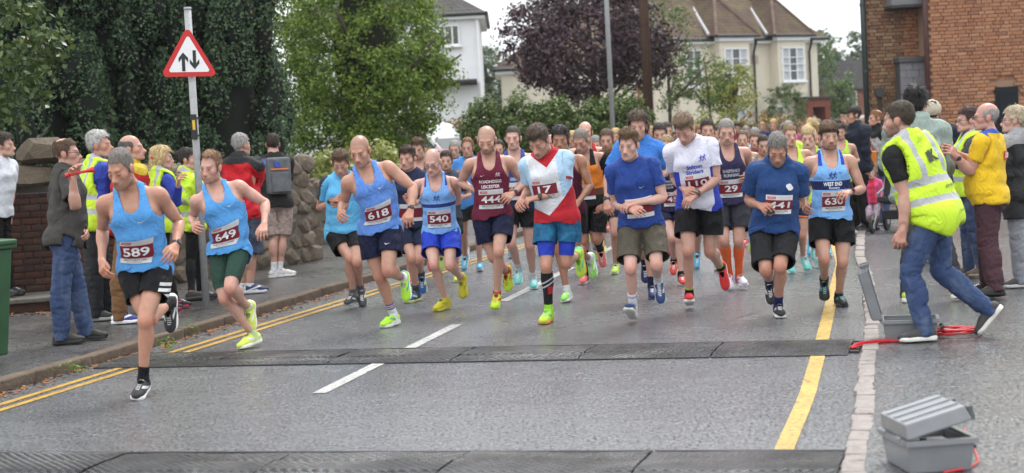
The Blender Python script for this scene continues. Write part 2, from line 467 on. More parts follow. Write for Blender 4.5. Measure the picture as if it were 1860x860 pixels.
TM = {}
def T(name):
    """template by name, made on first use"""
    if name in TM: return TM[name]
    b = name.split(':'); k = b[0]; lo = k.endswith('_lo'); k = k.replace('_lo', '')
    q = 2.1 if lo else 1.0
    tor = lambda st, z0=.82: even_box((-.27, -.22, z0), (.27, .22, 1.62), st * q)
    if k == 'body': t = make_tmpl(bodyF, body_box(q), 3 if lo else 7)
    elif k == 'vest': t = make_tmpl(union([G_VEST], .01), tor(.0125), 4 if lo else 8, f_vest, wrinkle(.007, .9, 1, .6))
    elif k == 'tee': t = make_tmpl(tee_prims(.004, .62), even_box((-.42, -.23, .84), (.42, .23, 1.62), .0135 * q), 4 if lo else 8, lambda V: f_tee(V, .60, .885), wrinkle(.009, .8, 2, .7))
    elif k == 'teeloose': t = make_tmpl(tee_prims(.018, .70), even_box((-.44, -.25, .84), (.44, .25, 1.62), .0135 * q), 4 if lo else 8, lambda V: f_tee(V, .66, .87), wrinkle(.011, .75, 5, .7))
    elif k == 'jacket': t = make_tmpl(tee_prims(.024, 1.98), even_box((-.56, -.26, .80), (.56, .26, 1.64), .015 * q), 4 if lo else 8, lambda V: f_tee(V, 1.93, .84, .068, .03), wrinkle(.016, .8, 3, .8))
    elif k == 'longtee': t = make_tmpl(tee_prims(.004, 1.98), even_box((-.56, -.23, .84), (.56, .23, 1.62), .0145 * q), 4 if lo else 8, lambda V: f_tee(V, 1.93, .885), wrinkle(.008, .9, 4, .7))
    elif k == 'hivis':
        F0 = Grp(torso_prims(.046) + [el((0, .0, 1.10), (.208, .166, .30)), el((0, .006, .93), (.226, .176, .18))], .05)
        t = make_tmpl(union([F0], .01), even_box((-.30, -.26, .80), (.30, .26, 1.66), .0135 * q), 8, f_hivis, wrinkle(.008, .75, 6, .6))
    elif k == 'shorts':
        hem, loose = float(b[1]), float(b[2])
        t = make_tmpl(shorts_F(loose, hem), even_box((-.27, -.20, hem - .03), (.27, .22, 1.06), .0125 * q), 6 if lo else 12, lambda V: f_shorts(V, hem), wrinkle(.009, .9, 7, .6))
    elif k == 'trousers':
        loose = float(b[1])
        t = make_tmpl(trouser_F(loose), even_box((-.26, -.20, .0), (.26, .22, 1.06), (.013 * q, .013 * q, .015 * q)), 5 if lo else 9, lambda V: f_shorts(V, .028), wrinkle(.007, 1.1, 8, 1.9))
    elif k == 'tights':
        hem = float(b[1])
        F0 = lambda P: smin(G_TORSO(P), np.minimum(G_LEG(P), G_LEGR(P)), .03) - .006
        t = make_tmpl(F0, even_box((-.22, -.16, hem - .03), (.22, .18, 1.06), .0125 * q), 6 if lo else 9, lambda V: f_shorts(V, hem))
    elif k == 'sock':
        top, bot = float(b[1]), .02
        F0 = lambda P: smin(G_LEG(P), G_FOOT(P), .02) - .005
        t = make_tmpl(F0, even_box((.02, -.2, -.01), (.2, .13, top + .02), .011 * q), 5, lambda V: np.minimum(top - V[:, 2], V[:, 2] - .02))
    TM[name] = t
    return t
# ---- shoes (left foot, rest pose)
_SHU = [rc((.110, .058, .058), (.110, .035, .078), .037, .037), rc((.111, .045, .052), (.121, -.09, .046), .041, .039), el((.123, -.125, .040), (.044, .066, .032)), rc((.113, .0, .085), (.119, -.07, .066), .030, .028)]
G_SHU = Grp(_SHU, .022)
def soleF(P):
    x, y, z = P.T
    a, b = np.array((.110, .058)), np.array((.124, -.130))
    ab = b - a; p2 = P[:, :2] - a
    t = np.clip((p2 @ ab) / (ab @ ab), 0, 1)
    waist = .006 * np.exp(-((t - .42) / .18) ** 2)
    d2 = np.linalg.norm(p2 - t[:, None] * ab, axis=1) - (.041 + (.050 - .041) * t - waist)
    spring = 1.6 * np.maximum(0, -(y + .10)) ** 2 + .5 * np.maximum(0, y - .06) ** 2
    top = .038 - .006 * t
    dz = np.maximum(spring - z, z - top - spring)
    return np.sqrt(np.maximum(d2 + .008, 0) ** 2 + np.maximum(dz + .008, 0) ** 2) + np.minimum(np.maximum(d2 + .008, dz + .008), 0) - .008
def shoe_tmpl():
    if 'shoe' not in TM:
        box = even_box((.045, -.21, -.012), (.195, .125, .125), .0085)
        Fu = lambda P: np.maximum(G_SHU(P), .016 - P[:, 2])
        V, Q = nets(Fu, *box)
        s = .118 - 1.2 * np.clip(np.abs(V[:, 1] - .03) - .05, 0, .02) - V[:, 2]
        V, Q, _ = clip_mesh(V, Q, s)
        TM['shoe'] = Tmpl(V, Q, None)
        V, Q = nets(soleF, *even_box((.045, -.21, -.012), (.195, .125, .07), (.010, .010, .0075)))
        TM['sole'] = Tmpl(V, Q, None)
    return TM['shoe'], TM['sole']

# ---- head of hair
def hairline(V, kind):
    x, y, z = np.abs(V[:, 0]), V[:, 1], V[:, 2]
    L = ip(y, [-.14, -.095, -.075, -.058, -.042, -.030, -.016, -.004, .012, .028, .042, .06, .085, .13], [1.768, 1.764, 1.760, 1.752, 1.738, 1.700, 1.662, 1.672, 1.712, 1.706, 1.664, 1.622, 1.600, 1.598])
    if kind == 'receding': L = np.where(y < -.03, L + .018 + .02 * np.clip(x / .05, 0, 1) * (y < -.05), L)
    s = z - L
    if kind == 'horseshoe': s = np.minimum(s, np.maximum((1.748 - .35 * np.maximum(0, -y)) - z - .02 * (x < .02), -9) + np.where(y < -.03, -.02, 0))
    if kind == 'crown': s = np.minimum(s, np.maximum(np.hypot(x / .055, (y - .045) / .055) - 1, 0) * .03 - .006)
    return s
def hair_tmpl(style):
    """style: kind:thickness:top:noise[:extra]"""
    key = 'hair:' + style
    if key in TM: return TM[key]
    b = style.split(':'); kind = b[0]; th, top, nz = (float(q) for q in b[1:4]); ex = b[4] if len(b) > 4 else ''
    extra = []
    if ex == 'pony': extra = [rc((0, .105, 1.745), (0, .165, 1.70), .022, .032), rc((0, .165, 1.70), (.01, .170, 1.56), .032, .014)]
    if ex == 'highpony': extra = [rc((0, .06, 1.80), (.03, .12, 1.83), .026, .036), rc((.03, .12, 1.83), (.10, .17, 1.76), .040, .036), rc((.10, .17, 1.76), (.11, .18, 1.64), .036, .012)]
    if ex == 'bun': extra = [el((0, .125, 1.735), (.038, .034, .036))]
    if ex == 'bob': extra = [rc((.066, .02, 1.70), (.074, .03, 1.57), .032, .026), rc((-.066, .02, 1.70), (-.074, .03, 1.57), .032, .026), rc((0, .075, 1.70), (0, .085, 1.56), .06, .05)]
    if ex == 'long': extra = [rc((.062, .035, 1.70), (.080, .07, 1.45), .034, .026), rc((-.062, .035, 1.70), (-.080, .07, 1.45), .034, .026), rc((0, .085, 1.70), (0, .105, 1.45), .058, .05)]
    if ex == 'curls': extra = [el((.055, .065, 1.665), (.045, .05, .06)), el((-.055, .065, 1.665), (.045, .05, .06)), el((0, .09, 1.66), (.06, .04, .06))]
    ge = Grp(extra, .02) if extra else None
    sk = Grp(HEAD[:2], .016)
    def F(P):
        tt = th + top * np.clip((P[:, 2] - 1.735) / .06, 0, 1) * (1 + .8 * np.clip(-P[:, 1] / .08, -1, 1) * (ex == 'quiff'))
        d = sk(P) - tt
        return d if ge is None else smin(d, ge(P), .02)
    V, Q = nets(F, *even_box((-.15, -.17, 1.40 if ex in ('bob', 'long', 'pony', 'highpony') else 1.55), (.15 if ex != 'highpony' else .18, .24, 1.90), .0085))
    s = hairline(V, kind)
    if extra:
        de = ge(V); s = np.maximum(s, .012 - de)
        s = np.where((V[:, 1] < -.035) & (V[:, 2] < 1.74), hairline(V, kind), s)
    N = face_normals_v(V, Q)
    st = wob(V * np.array((1.6, .8, .8)), 3.2, 2.0) * .6 + wob(V, 1.6, 5.0) * .5
    s = s + .004 * st
    V = V + N * (nz * st)[:, None]
    V, Q, _ = clip_mesh(V, Q, s)
    # loose strands break up the outline and the hairline
    rs = np.random.default_rng(len(style)); nS = 420 if th < .005 else 900
    fi = rs.integers(0, len(Q), nS); ctr = V[Q[fi]].mean(1); nn = face_normals_v(V, Q)[Q[fi, 0]]
    fl = ctr - np.array((0, .045, 1.80)); fl[:, 2] -= .02; fl -= (fl * nn).sum(1, keepdims=True) * nn; fl /= np.linalg.norm(fl, axis=1, keepdims=True) + 1e-9
    fl += rs.normal(0, .35, fl.shape); sd_ = np.cross(fl, nn) * .0022; Ls = (th * .7 + .004 + top * .45) * rs.uniform(.5, 1.5, nS)[:, None]
    SV = np.stack((ctr - sd_ - nn * .002, ctr + sd_ - nn * .002, ctr + fl * Ls * 1.3 + nn * Ls * .55), 1).reshape(-1, 3)
    Q = np.concatenate((Q, np.arange(nS * 3).reshape(-1, 3) + len(V))); V = np.concatenate((V, SV))
    W = np.zeros((len(V), len(BONES))); W[:, BI['head']] = 1
    low = np.clip((1.60 - V[:, 2]) / .08, 0, 1)
    W[:, BI['head']] -= .7 * low; W[:, BI['chest']] += .7 * low
    TM[key] = Tmpl(V, Q, W)
    return TM[key]
def cap_tmpl(kind):
    key = 'cap:' + kind
    if key in TM: return TM[key]
    sk = Grp(HEAD[:2], .016)
    if kind == 'cap':
        brim = el((0, -.135, 1.738), (.075, .075, .008), (rad(-12), 'X'))
        F = lambda P: smin(sk(P) - .012, brim[0](P), .01)
        V, Q = nets(F, *even_box((-.12, -.24, 1.68), (.12, .15, 1.85), .009))
        s = np.maximum(V[:, 2] - (1.728 - .02 * (V[:, 1] > .03)), -V[:, 1] - .105) 
    elif kind == 'beanie':
        V, Q = nets(lambda P: sk(P) - .018, *even_box((-.12, -.15, 1.60), (.12, .15, 1.87), .010))
        s = V[:, 2] - ip(V[:, 1], [-.1, .0, .1], [1.735, 1.69, 1.65])
    else:
        V, Q = nets(lambda P: sk(P) - .017, *even_box((-.12, -.15, 1.68), (.12, .15, 1.80), .008))
        s = .012 - np.abs(V[:, 2] - 1.742 + .25 * (V[:, 1] + .09))
    V, Q, _ = clip_mesh(V, Q, s)
    W = np.zeros((len(V), len(BONES))); W[:, BI['head']] = 1
    TM[key] = Tmpl(V, Q, W)
    return TM[key]

# ---- posing
def frame(up, fwd):
    z = nrm(up); y = -nrm(np.asarray(fwd) - (np.asarray(fwd) @ z) * z); x = np.cross(y, z)
    return np.stack((x, y, z), 1)
def fdir(yaw, pitch=0.0):
    a, p = rad(yaw), rad(pitch)
    return np.array((math.sin(a) * math.cos(p), -math.cos(a) * math.cos(p), -math.sin(p)))
def rotax(axis, deg): return np.array(Matrix.Rotation(rad(deg), 3, Vector(axis)))
def two(a0, n0, a1, n1):
    """rotation taking axis a0 / normal n0 to a1 / n1"""
    def fr(a, n):
        a = nrm(a); n = nrm(n - (n @ a) * a)
        return np.stack((a, n, np.cross(a, n)), 1)
    return fr(a1, n1) @ fr(a0, n0).T
def on_ray(px, py, parent, L, sgn):
    """the point on the pixel's ray at distance L from parent; sgn 'f' nearer the camera, 'b' farther, 'o' level"""
    d = ray(px, py); oc = CAMP - parent
    b = d @ oc; c = oc @ oc - L * L; disc = b * b - c
    if disc <= 0 or sgn == 'o':
        p = CAMP + d * (-b)
        return parent + nrm(p - parent) * L
    t = -b - math.sqrt(disc) if sgn == 'f' else -b + math.sqrt(disc)
    return CAMP + d * t
def q_mean(R0, R1, t=.5):
    a, b = Matrix(R0.tolist()).to_quaternion(), Matrix(R1.tolist()).to_quaternion()
    return np.array(a.slerp(b, t).to_matrix())
def solve(ps):
    """ps: a pose. pixel form: Y, P, N + joints in pixels; returns bone (R, t) in world for a figure of scale s, and joint points"""
    s = ps['h'] / 1.80
    if 'c' in ps:                    # joints were read off an enlarged crop: (left, top, magnification)
        x0, y0, m = ps['c']; ps = dict(ps)
        cv = lambda q: q if isinstance(q, np.ndarray) else (x0 + q[0] / m, y0 + q[1] / m, *q[2:])
        ps['N'] = cv(ps['N']); ps['Px'] = x0 + ps['Px'] / m
        for k in ('LA', 'RA', 'LL', 'RL'): ps[k] = (cv(ps[k][0]), cv(ps[k][1]), *ps[k][2:])
    cy, py = ps.get('cy', 0), ps.get('py', 0)
    L0 = np.linalg.norm(J['neck'] - J['pelvis']) * s
    ln = rad(ps.get('lean', 8)); dd = -L0 * math.sin(ln) * fdir(py)[1]
    N = AY(*ps['N'], ps['Y'] - dd)
    Pp = N + (0, dd, -L0 * math.cos(ln))
    for _ in range(4):
        dx = (ps['Px'] - project(Pp)[0]) * Pp[1] / F_PX
        Pp[0] += np.clip(dx, -.3, .3)
        Pp[2] = N[2] - math.sqrt(max(.02, L0 * L0 - dd * dd - (Pp[0] - N[0]) ** 2))
    up = nrm(N - Pp)
    Rc = frame(up, fdir(cy)); Rc = rotax(fdir(cy), ps.get('roll', 0)) @ Rc if ps.get('roll') else Rc
    Rp = frame(nrm(up * ps.get('pb', .55) + np.array((0, 0, 1.0)) * (1 - ps.get('pb', .55))), fdir(py))
    if ps.get('hiproll'): Rp = rotax(fdir(py), ps['hiproll']) @ Rp
    Rs = q_mean(Rp, Rc)
    R, t = [None] * 17, [None] * 17
    def put(b, Rm, rest, pos): R[BI[b]] = Rm; t[BI[b]] = pos - Rm @ (rest * s)
    put('pelvis', Rp, J['pelvis'], Pp); put('chest', Rc, J['neck'], N)
    m0 = Rp @ (J['spine'] * s) + t[0]; m1 = Rc @ (J['spine'] * s) + t[2]
    put('spine', Rs, J['spine'], .5 * (m0 + m1))
    hp, hy, hr = ps.get('head', (0, 0, 0))
    f = fdir(hy, hp); Rh = frame(np.array((0, 0, 1.0)) if abs(hp) < 80 else up, f)
    # tilt the head about its own ear-to-ear axis
    Rh0 = frame((0, 0, 1.0), fdir(hy)); Rh = Rh0 @ rotax((1, 0, 0), hp) @ rotax((0, 1, 0), hr)
    Rn = q_mean(Rc, Rh, .5)
    put('neck', Rn, J['neck'], N)
    hj = Rn @ (J['head'] * s) + t[BI['neck']]
    put('head', Rh, J['head'], hj)
    pts = dict(P=Pp, N=N, H=hj)
    for S, sg, key in (('L', 1, 'LA'), ('R', -1, 'RA')):
        A = ps[key]
        mm = np.array((sg, 1, 1.0))
        sh = Rc @ (S_ * mm * s) + t[2]
        if len(A) > 3: sh = sh + Rc @ (np.array(A[3]) * s)     # shrug
        La, Lf = np.linalg.norm(E_ - S_) * s, np.linalg.norm(W_ - E_) * s
        if isinstance(A[0], np.ndarray): el_, wr = sh + nrm(Rc @ A[0]) * La, None; wr = el_ + nrm(Rc @ A[1]) * Lf
        else:
            el_ = on_ray(*A[0][:2], sh, La, A[0][2]); wr = on_ray(*A[1][:2], el_, Lf, A[1][2])
        tw = A[2] if len(A) > 2 else 0
        a0, f0 = (E_ - S_) * mm, (W_ - E_) * mm
        n0 = np.cross(nrm(a0), (0, -1.0, 0))
        a1, f1 = nrm(el_ - sh), nrm(wr - el_)
        cr = np.cross(a1, f1)
        n1 = cr + .12 * np.cross(a1, Rc @ np.array((0, -1.0, 0)))
        if np.linalg.norm(cr) > .35: n1 = cr
        n1 = nrm(n1)
        Ru = two(a0, n0, a1, n1); Rf = two(f0, n0, f1, n1)
        put('ua' + S, Ru, S_ * mm, sh); put('fa' + S, Rf, E_ * mm, el_)
        hd = A[4] if len(A) > 4 else None
        Rha = rotax(f1, tw * sg) @ Rf
        if hd: Rha = Rha @ rotax(nrm(np.cross((HN * mm), (HD * mm))), hd * sg * (1 if True else 0))
        put('ha' + S, Rha, W_ * mm, wr)
        R[BI['fa' + S]] = q_mean(Rf, rotax(f1, tw * sg) @ Rf, .4); t[BI['fa' + S]] = el_ - R[BI['fa' + S]] @ (E_ * mm * s)
        pts['E' + S], pts['W' + S], pts['S' + S] = el_, wr, sh
    for S, sg, key in (('L', 1, 'LL'), ('R', -1, 'RL')):
        A = ps[key]; mm = np.array((sg, 1, 1.0))
        hj = Rp @ (J['hip'] * mm * s) + t[0]
        Lt, Ls = np.linalg.norm(J['kne'] - J['hip']) * s, np.linalg.norm(J['ank'] - J['kne']) * s
        if isinstance(A[0], np.ndarray): kn = hj + nrm(Rp @ A[0]) * Lt; an = kn + nrm(Rp @ A[1]) * Ls
        else:
            kn = on_ray(*A[0][:2], hj, Lt, A[0][2]); an = on_ray(*A[1][:2], kn, Ls, A[1][2])
        t0, s0 = (J['kne'] - J['hip']) * mm, (J['ank'] - J['kne']) * mm
        n0 = np.cross(nrm(t0), (0, 1.0, 0))
        t1, s1 = nrm(kn - hj), nrm(an - kn)
        back = Rp @ np.array((0, 1.0, 0))
        cr = np.cross(t1, s1); pref = np.cross(t1, back)
        if cr @ pref < -.05: print('   knee bends forward', ps.get('n'), S, round(float(cr @ pref), 2))
        n1 = cr + .25 * pref if np.linalg.norm(cr) < .5 else cr + .08 * pref
        put('th' + S, two(t0, n0, t1, n1), J['hip'] * mm, hj)
        put('sh' + S, two(s0, n0, s1, n1), J['kne'] * mm, kn)
        fy, fp = A[2]
        ff = fdir(fy, fp)
        # foot frame: forward ff, up near minus shin direction
        uref = -s1 if abs(ff @ s1) < .97 else back
        put('ft' + S, frame(uref - (uref @ ff) * ff, ff), J['ank'] * mm, an)
        pts['K' + S], pts['A' + S], pts['F' + S], pts['I' + S] = kn, an, ff, hj
    return R, t, s, pts
def skin_verts(V, W, R, t, s):
    out = np.zeros_like(V); Vs = V * s
    for i in range(17):
        w = W[:, i]
        m = w > 1e-4
        if m.any(): out[m] += w[m, None] * (Vs[m] @ R[i].T + t[i])
    return out / W.sum(1, keepdims=True)
def mirror_tmpl(tm):
    W = tm.W.copy()
    for a in ('ua', 'fa', 'ha', 'th', 'sh', 'ft'):
        W[:, BI[a + 'L']], W[:, BI[a + 'R']] = tm.W[:, BI[a + 'R']], tm.W[:, BI[a + 'L']]
    return Tmpl(tm.V * np.array((-1, 1, 1.0)), tm.F[:, ::-1], W)

# ---- meshes
def new_mesh(name, V, F, mat=None, smoothf=True, rest=None, col=None):
    me = bpy.data.meshes.new(name)
    k = F.shape[1]
    me.vertices.add(len(V)); me.vertices.foreach_set('co', np.ascontiguousarray(V, np.float32).ravel())
    me.loops.add(F.size); me.loops.foreach_set('vertex_index', np.ascontiguousarray(F, np.int32).ravel())
    me.polygons.add(len(F)); me.polygons.foreach_set('loop_start', np.arange(0, F.size, k, dtype=np.int32))
    me.polygons.foreach_set('loop_total', np.full(len(F), k, np.int32))
    me.update(calc_edges=True)
    if smoothf: me.polygons.foreach_set('use_smooth', np.ones(len(F), bool))
    if rest is not None:
        a = me.attributes.new('rest', 'FLOAT_VECTOR', 'POINT'); a.data.foreach_set('vector', np.ascontiguousarray(rest, np.float32).ravel())
    if col is not None:
        a = me.attributes.new('tone', 'FLOAT_COLOR', 'POINT')
        c4 = np.ones((len(V), 4), np.float32); c4[:, :3] = col
        a.data.foreach_set('color', c4.ravel())
    if mat is not None: me.materials.append(mat)
    return me
def link(name, me, parent=None, loc=None):
    o = bpy.data.objects.new(name, me)
    COL.objects.link(o)
    if parent is not None: o.parent = parent
    if loc is not None: o.location = loc
    return o
def tag(o, label=None, cat=None, group=None, kind=None):
    for k, v in (('label', label), ('category', cat), ('group', group), ('kind', kind)):
        if v: o[k] = v
    return o
def empty(name, loc, label=None, cat=None, group=None):
    o = bpy.data.objects.new(name, None); COL.objects.link(o)
    o.empty_display_size = .2; o.location = [float(q) for q in loc]
    return tag(o, label, cat, group)
# ================================================================ materials
MATS = {}
def srgb(r, g, b):
    f = lambda c: (c / 255 / 12.92) if c <= 10 else ((c / 255 + .055) / 1.055) ** 2.4
    return (f(r), f(g), f(b))
class NB:
    """small node-tree builder"""
    def __init__(s, name):
        s.m = bpy.data.materials.new(name); s.m.use_nodes = True; s.t = s.m.node_tree
        s.b = s.t.nodes['Principled BSDF']
    def n(s, typ, **kw):
        o = s.t.nodes.new('ShaderNode' + typ)
        for k, v in kw.items(): setattr(o, k, v)
        return o
    def l(s, a, b): s.t.links.new(a, b); return b
    def val(s, sock, v):
        if hasattr(v, 'is_output'): s.l(v, sock)
        else:
            if isinstance(v, (tuple, list)) and len(v) == 3 and sock.type == 'RGBA': v = (*v, 1)
            sock.default_value = v
    def math(s, op, a, b=0.0, clamp=False):
        o = s.n('Math', operation=op, use_clamp=clamp); s.val(o.inputs[0], a); s.val(o.inputs[1], b); return o.outputs[0]
    def vmath(s, op, a, b=None):
        o = s.n('VectorMath', operation=op); s.val(o.inputs[0], a)
        if b is not None: s.val(o.inputs[1], b)
        return o.outputs['Value'] if op in ('DOT_PRODUCT', 'LENGTH') else o.outputs[0]
    def mix(s, f, a, b, mode='MIX'):
        o = s.n('Mix', data_type='RGBA', blend_type=mode, clamp_factor=True)
        s.val(o.inputs['Factor'], f); s.val(o.inputs['A'], a); s.val(o.inputs['B'], b); return o.outputs['Result']
    def noise(s, scale, detail=3, rough=.55, vec=None, dist=0.0):
        o = s.n('TexNoise'); o.inputs['Scale'].default_value = scale; o.inputs['Detail'].default_value = detail
        o.inputs['Roughness'].default_value = rough; o.inputs['Distortion'].default_value = dist
        if vec is not None: s.l(vec, o.inputs['Vector'])
        return o.outputs['Fac']
    def ramp(s, f, stops):
        o = s.n('ValToRGB'); r = o.color_ramp
        while len(r.elements) < len(stops): r.elements.new(.5)
        for e, (p, c) in zip(r.elements, stops):
            e.position = p; e.color = (*c, 1) if len(c) == 3 else c
        s.l(f, o.inputs[0]); return o.outputs[0]
    def rng(s, v, a, b, c=0.0, d=1.0):
        o = s.n('MapRange'); s.val(o.inputs[0], v)
        for i, q in enumerate((a, b, c, d)): o.inputs[i + 1].default_value = q
        return o.outputs[0]
    def attr(s, name): o = s.n('Attribute', attribute_name=name); return o
    def obj(s): return s.n('TexCoord').outputs['Object']
    def gen(s): return s.n('TexCoord').outputs['Generated']
    def pos(s): return s.n('NewGeometry').outputs['Position']
    def bump(s, h, strength=.3, dist=.01):
        o = s.n('Bump'); o.inputs['Strength'].default_value = strength; o.inputs['Distance'].default_value = dist
        s.l(h, o.inputs['Height']); s.l(o.outputs[0], s.b.inputs['Normal']); return o
    def base(s, c): s.val(s.b.inputs['Base Color'], c)
    def set(s, **kw):
        nm = dict(rough='Roughness', spec='Specular IOR Level', metal='Metallic', trans='Transmission Weight', sheen='Sheen Weight', sss='Subsurface Weight', coat='Coat Weight', emit='Emission Strength', alpha='Alpha', ior='IOR')
        for k, v in kw.items(): s.val(s.b.inputs[nm[k]], v)
        return s
def plain(name, col, rough=.6, spec=.5, metal=0.0, var=.12, scale=30, bump=0.0):
    k = (name, col, rough, spec, metal, var, scale, bump)
    if k in MATS: return MATS[k]
    b = NB(name)
    if var:
        nz = b.noise(scale, 3, vec=b.obj())
        b.base(b.mix(b.rng(nz, .3, .7), tuple(c * (1 - var) for c in col), tuple(min(1, c * (1 + var)) for c in col)))
        if bump: b.bump(nz, bump, .004)
    else: b.base(col)
    b.set(rough=rough, spec=spec, metal=metal)
    MATS[k] = b.m
    return b.m
def skin_mat():
    if 'skin' not in MATS:
        b = NB('skin'); c = b.attr('tone').outputs['Color']
        r = b.attr('rest').outputs['Vector']
        nz = b.noise(26, 4, .6, r)
        c2 = b.mix(b.rng(nz, .35, .7), c, b.mix(1.0, c, (1.0, .78, .72), 'MULTIPLY'))
        c2 = b.mix(b.rng(b.noise(140, 2, .6, r), .4, .8, 0, .35), c2, b.mix(1.0, c2, (.82, .78, .75), 'MULTIPLY'))
        c2 = b.mix(b.rng(b.noise(7, 3, .6, r), .35, .7, 0, .5), c2, b.mix(1.0, c2, (1.0, .86, .82), 'MULTIPLY'))
        b.base(c2)
        b.bump(b.math('ADD', b.noise(24, 3, .55, b.vmath('MULTIPLY', r, (1, 1, .45))), b.math('MULTIPLY', b.noise(300, 2, .5, r), .05)), .30, .016)
        b.set(rough=b.rng(nz, .3, .7, .34, .50), spec=.48, sss=.06)
        b.b.inputs['Subsurface Radius'].default_value = (.010, .004, .002)
        b.b.inputs['Subsurface Scale'].default_value = 1.0
        MATS['skin'] = b.m
    return MATS['skin']
def cloth(col, layers=(), rough=.78, kind='knit', col2=None, spec=.25):
    """layers: (colour, [(normal, d, abs?) ...]) half-spaces of the rest pose that must all hold"""
    k = ('cloth', col, repr(layers), rough, kind, col2)
    if k in MATS: return MATS[k]
    b = NB('cloth_' + kind); r = b.attr('rest').outputs['Vector']
    c = col
    if col2:
        if kind == 'camo': c = b.ramp(b.noise(22, 4, .6, r, .6), [(.0, col), (.44, col), (.47, col2), (.58, col2), (.61, tuple(.5 * (p + q) for p, q in zip(col, col2))), (1, col)])
        else: c = b.mix(b.rng(b.noise(13, 5, .65, r, .8), .38, .62), col, col2)
    ab = None
    for lc, hs in layers:
        f = None
        for h in hs:
            n, d = h[0], h[1]
            src = r
            if len(h) > 2 and h[2]:
                if ab is None: ab = b.vmath('ABSOLUTE', r)
                src = ab
            g = b.math('GREATER_THAN', b.vmath('DOT_PRODUCT', src, n), d)
            f = g if f is None else b.math('MULTIPLY', f, g)
        c = b.mix(f, c, lc)
    n1 = b.noise(9, 4, .6, r)
    c = b.mix(b.rng(n1, .3, .75), c, b.mix(1.0, c, (.88, .88, .90), 'MULTIPLY'))
    if kind == 'denim':
        c = b.mix(b.rng(b.noise(7, 3, .6, b.vmath('MULTIPLY', r, (1, 1, .4))), .45, .75), c, b.mix(.28, c, (.30, .38, .50)))
        c = b.mix(b.rng(b.noise(260, 2, .7, r), .4, .7, 0, .4), c, b.mix(.18, c, (.5, .55, .6)))
    b.base(c)
    st = b.noise(11, 4, .55, b.vmath('MULTIPLY', r, (1.0, 1.0, .55)), 1.2)
    ridge = b.math('ABSOLUTE', b.math('SUBTRACT', st, .5))
    big = b.math('SUBTRACT', 1.0, b.math('MULTIPLY', ridge, 3.0))
    fine = b.noise(420, 2, .5, r)
    h = b.math('ADD', big, b.math('MULTIPLY', fine, .05))
    b.bump(h, {'shell': .6, 'denim': .45}.get(kind, .6), .024)
    b.set(rough=rough, spec=spec, sheen=.05 if kind != 'shell' and sum(col) > .2 else .0)
    MATS[k] = b.m
    return b.m
def hair_mat(col, col2=None):
    k = ('hair', col, col2)
    if k in MATS: return MATS[k]
    b = NB('hair'); r = b.attr('rest').outputs['Vector']
    n1 = b.noise(60, 4, .7, b.vmath('MULTIPLY', r, (2.2, 1.0, .5)))
    n2 = b.noise(18, 3, .6, r)
    d = tuple(c * .45 for c in col); l = col2 or tuple(min(1, c * 1.5) for c in col)
    c = b.mix(b.rng(n1, .35, .65), d, l); c = b.mix(b.rng(n2, .35, .65, 0, .35), c, col)
    b.base(c); b.bump(b.noise(150, 3, .7, b.vmath('MULTIPLY', r, (2.5, 1, .5))), .8, .006)
    b.set(rough=.55, spec=.35)
    MATS[k] = b.m
    return b.m
# ================================================================ text as flat mesh
TXT = {}
def text_mesh(s, bold=.0, shear=0.0):
    """unit-height text centred on the origin -> V2 (n,2), F"""
    k = (s, bold, shear)
    if k in TXT: return TXT[k]
    cu = bpy.data.curves.new('t', 'FONT'); cu.body = s; cu.size = 1.0; cu.offset = bold; cu.resolution_u = 3; cu.shear = shear
    cu.align_x = 'CENTER'; cu.align_y = 'CENTER'; cu.fill_mode = 'FRONT'
    o = bpy.data.objects.new('t', cu); COL.objects.link(o)
    dg = bpy.context.evaluated_depsgraph_get(); me = bpy.data.meshes.new_from_object(o.evaluated_get(dg))
    V = np.array([v.co[:2] for v in me.vertices]).reshape(-1, 2)
    me.calc_loop_triangles()
    F = np.array([t.vertices[:] for t in me.loop_triangles], int).reshape(-1, 3)
    bpy.data.objects.remove(o); bpy.data.curves.remove(cu); bpy.data.meshes.remove(me)
    c = (V.min(0) + V.max(0)) / 2
    V = (V - c) / max(1e-6, .72)          # capitals come out about one unit tall
    TXT[k] = (V, F)
    return TXT[k]
def fit_text(s, w, h, bold=.0, shear=0.0):
    V, F = text_mesh(s, bold, shear)
    V = V.copy(); ex = V.max(0) - V.min(0)
    V[:, 0] *= w / ex[0]; V[:, 1] *= h / ex[1]
    return V, F
def sheet(w, h, nx=6, ny=5, cx=0, cy=0):
    u = np.linspace(-w / 2, w / 2, nx + 1) + cx; v = np.linspace(-h / 2, h / 2, ny + 1) + cy
    V = np.stack(np.meshgrid(u, v, indexing='ij'), -1).reshape(-1, 2)
    F = [(i * (ny + 1) + j, (i + 1) * (ny + 1) + j, (i + 1) * (ny + 1) + j + 1, i * (ny + 1) + j + 1) for i in range(nx) for j in range(ny)]
    return V, np.array(F)
def fan(pts):
    """triangles of a simple outline"""
    from mathutils.geometry import tessellate_polygon
    F = tessellate_polygon([[Vector((p[0], p[1], 0)) for p in pts]])
    F = np.array(F, int)
    P = np.array(pts, float)
    a, b, c = P[F[:, 0]], P[F[:, 1]], P[F[:, 2]]
    s = (b[:, 0] - a[:, 0]) * (c[:, 1] - a[:, 1]) - (b[:, 1] - a[:, 1]) * (c[:, 0] - a[:, 0])
    F[s < 0] = F[s < 0][:, ::-1]
    return P, F
def merge2(parts):
    V, F, n = [], [], 0
    for v, f in parts:
        if f.shape[1] == 4: f = np.concatenate((f[:, [0, 1, 2]], f[:, [0, 2, 3]]))
        V.append(v); F.append(f + n); n += len(v)
    return np.concatenate(V), np.concatenate(F)
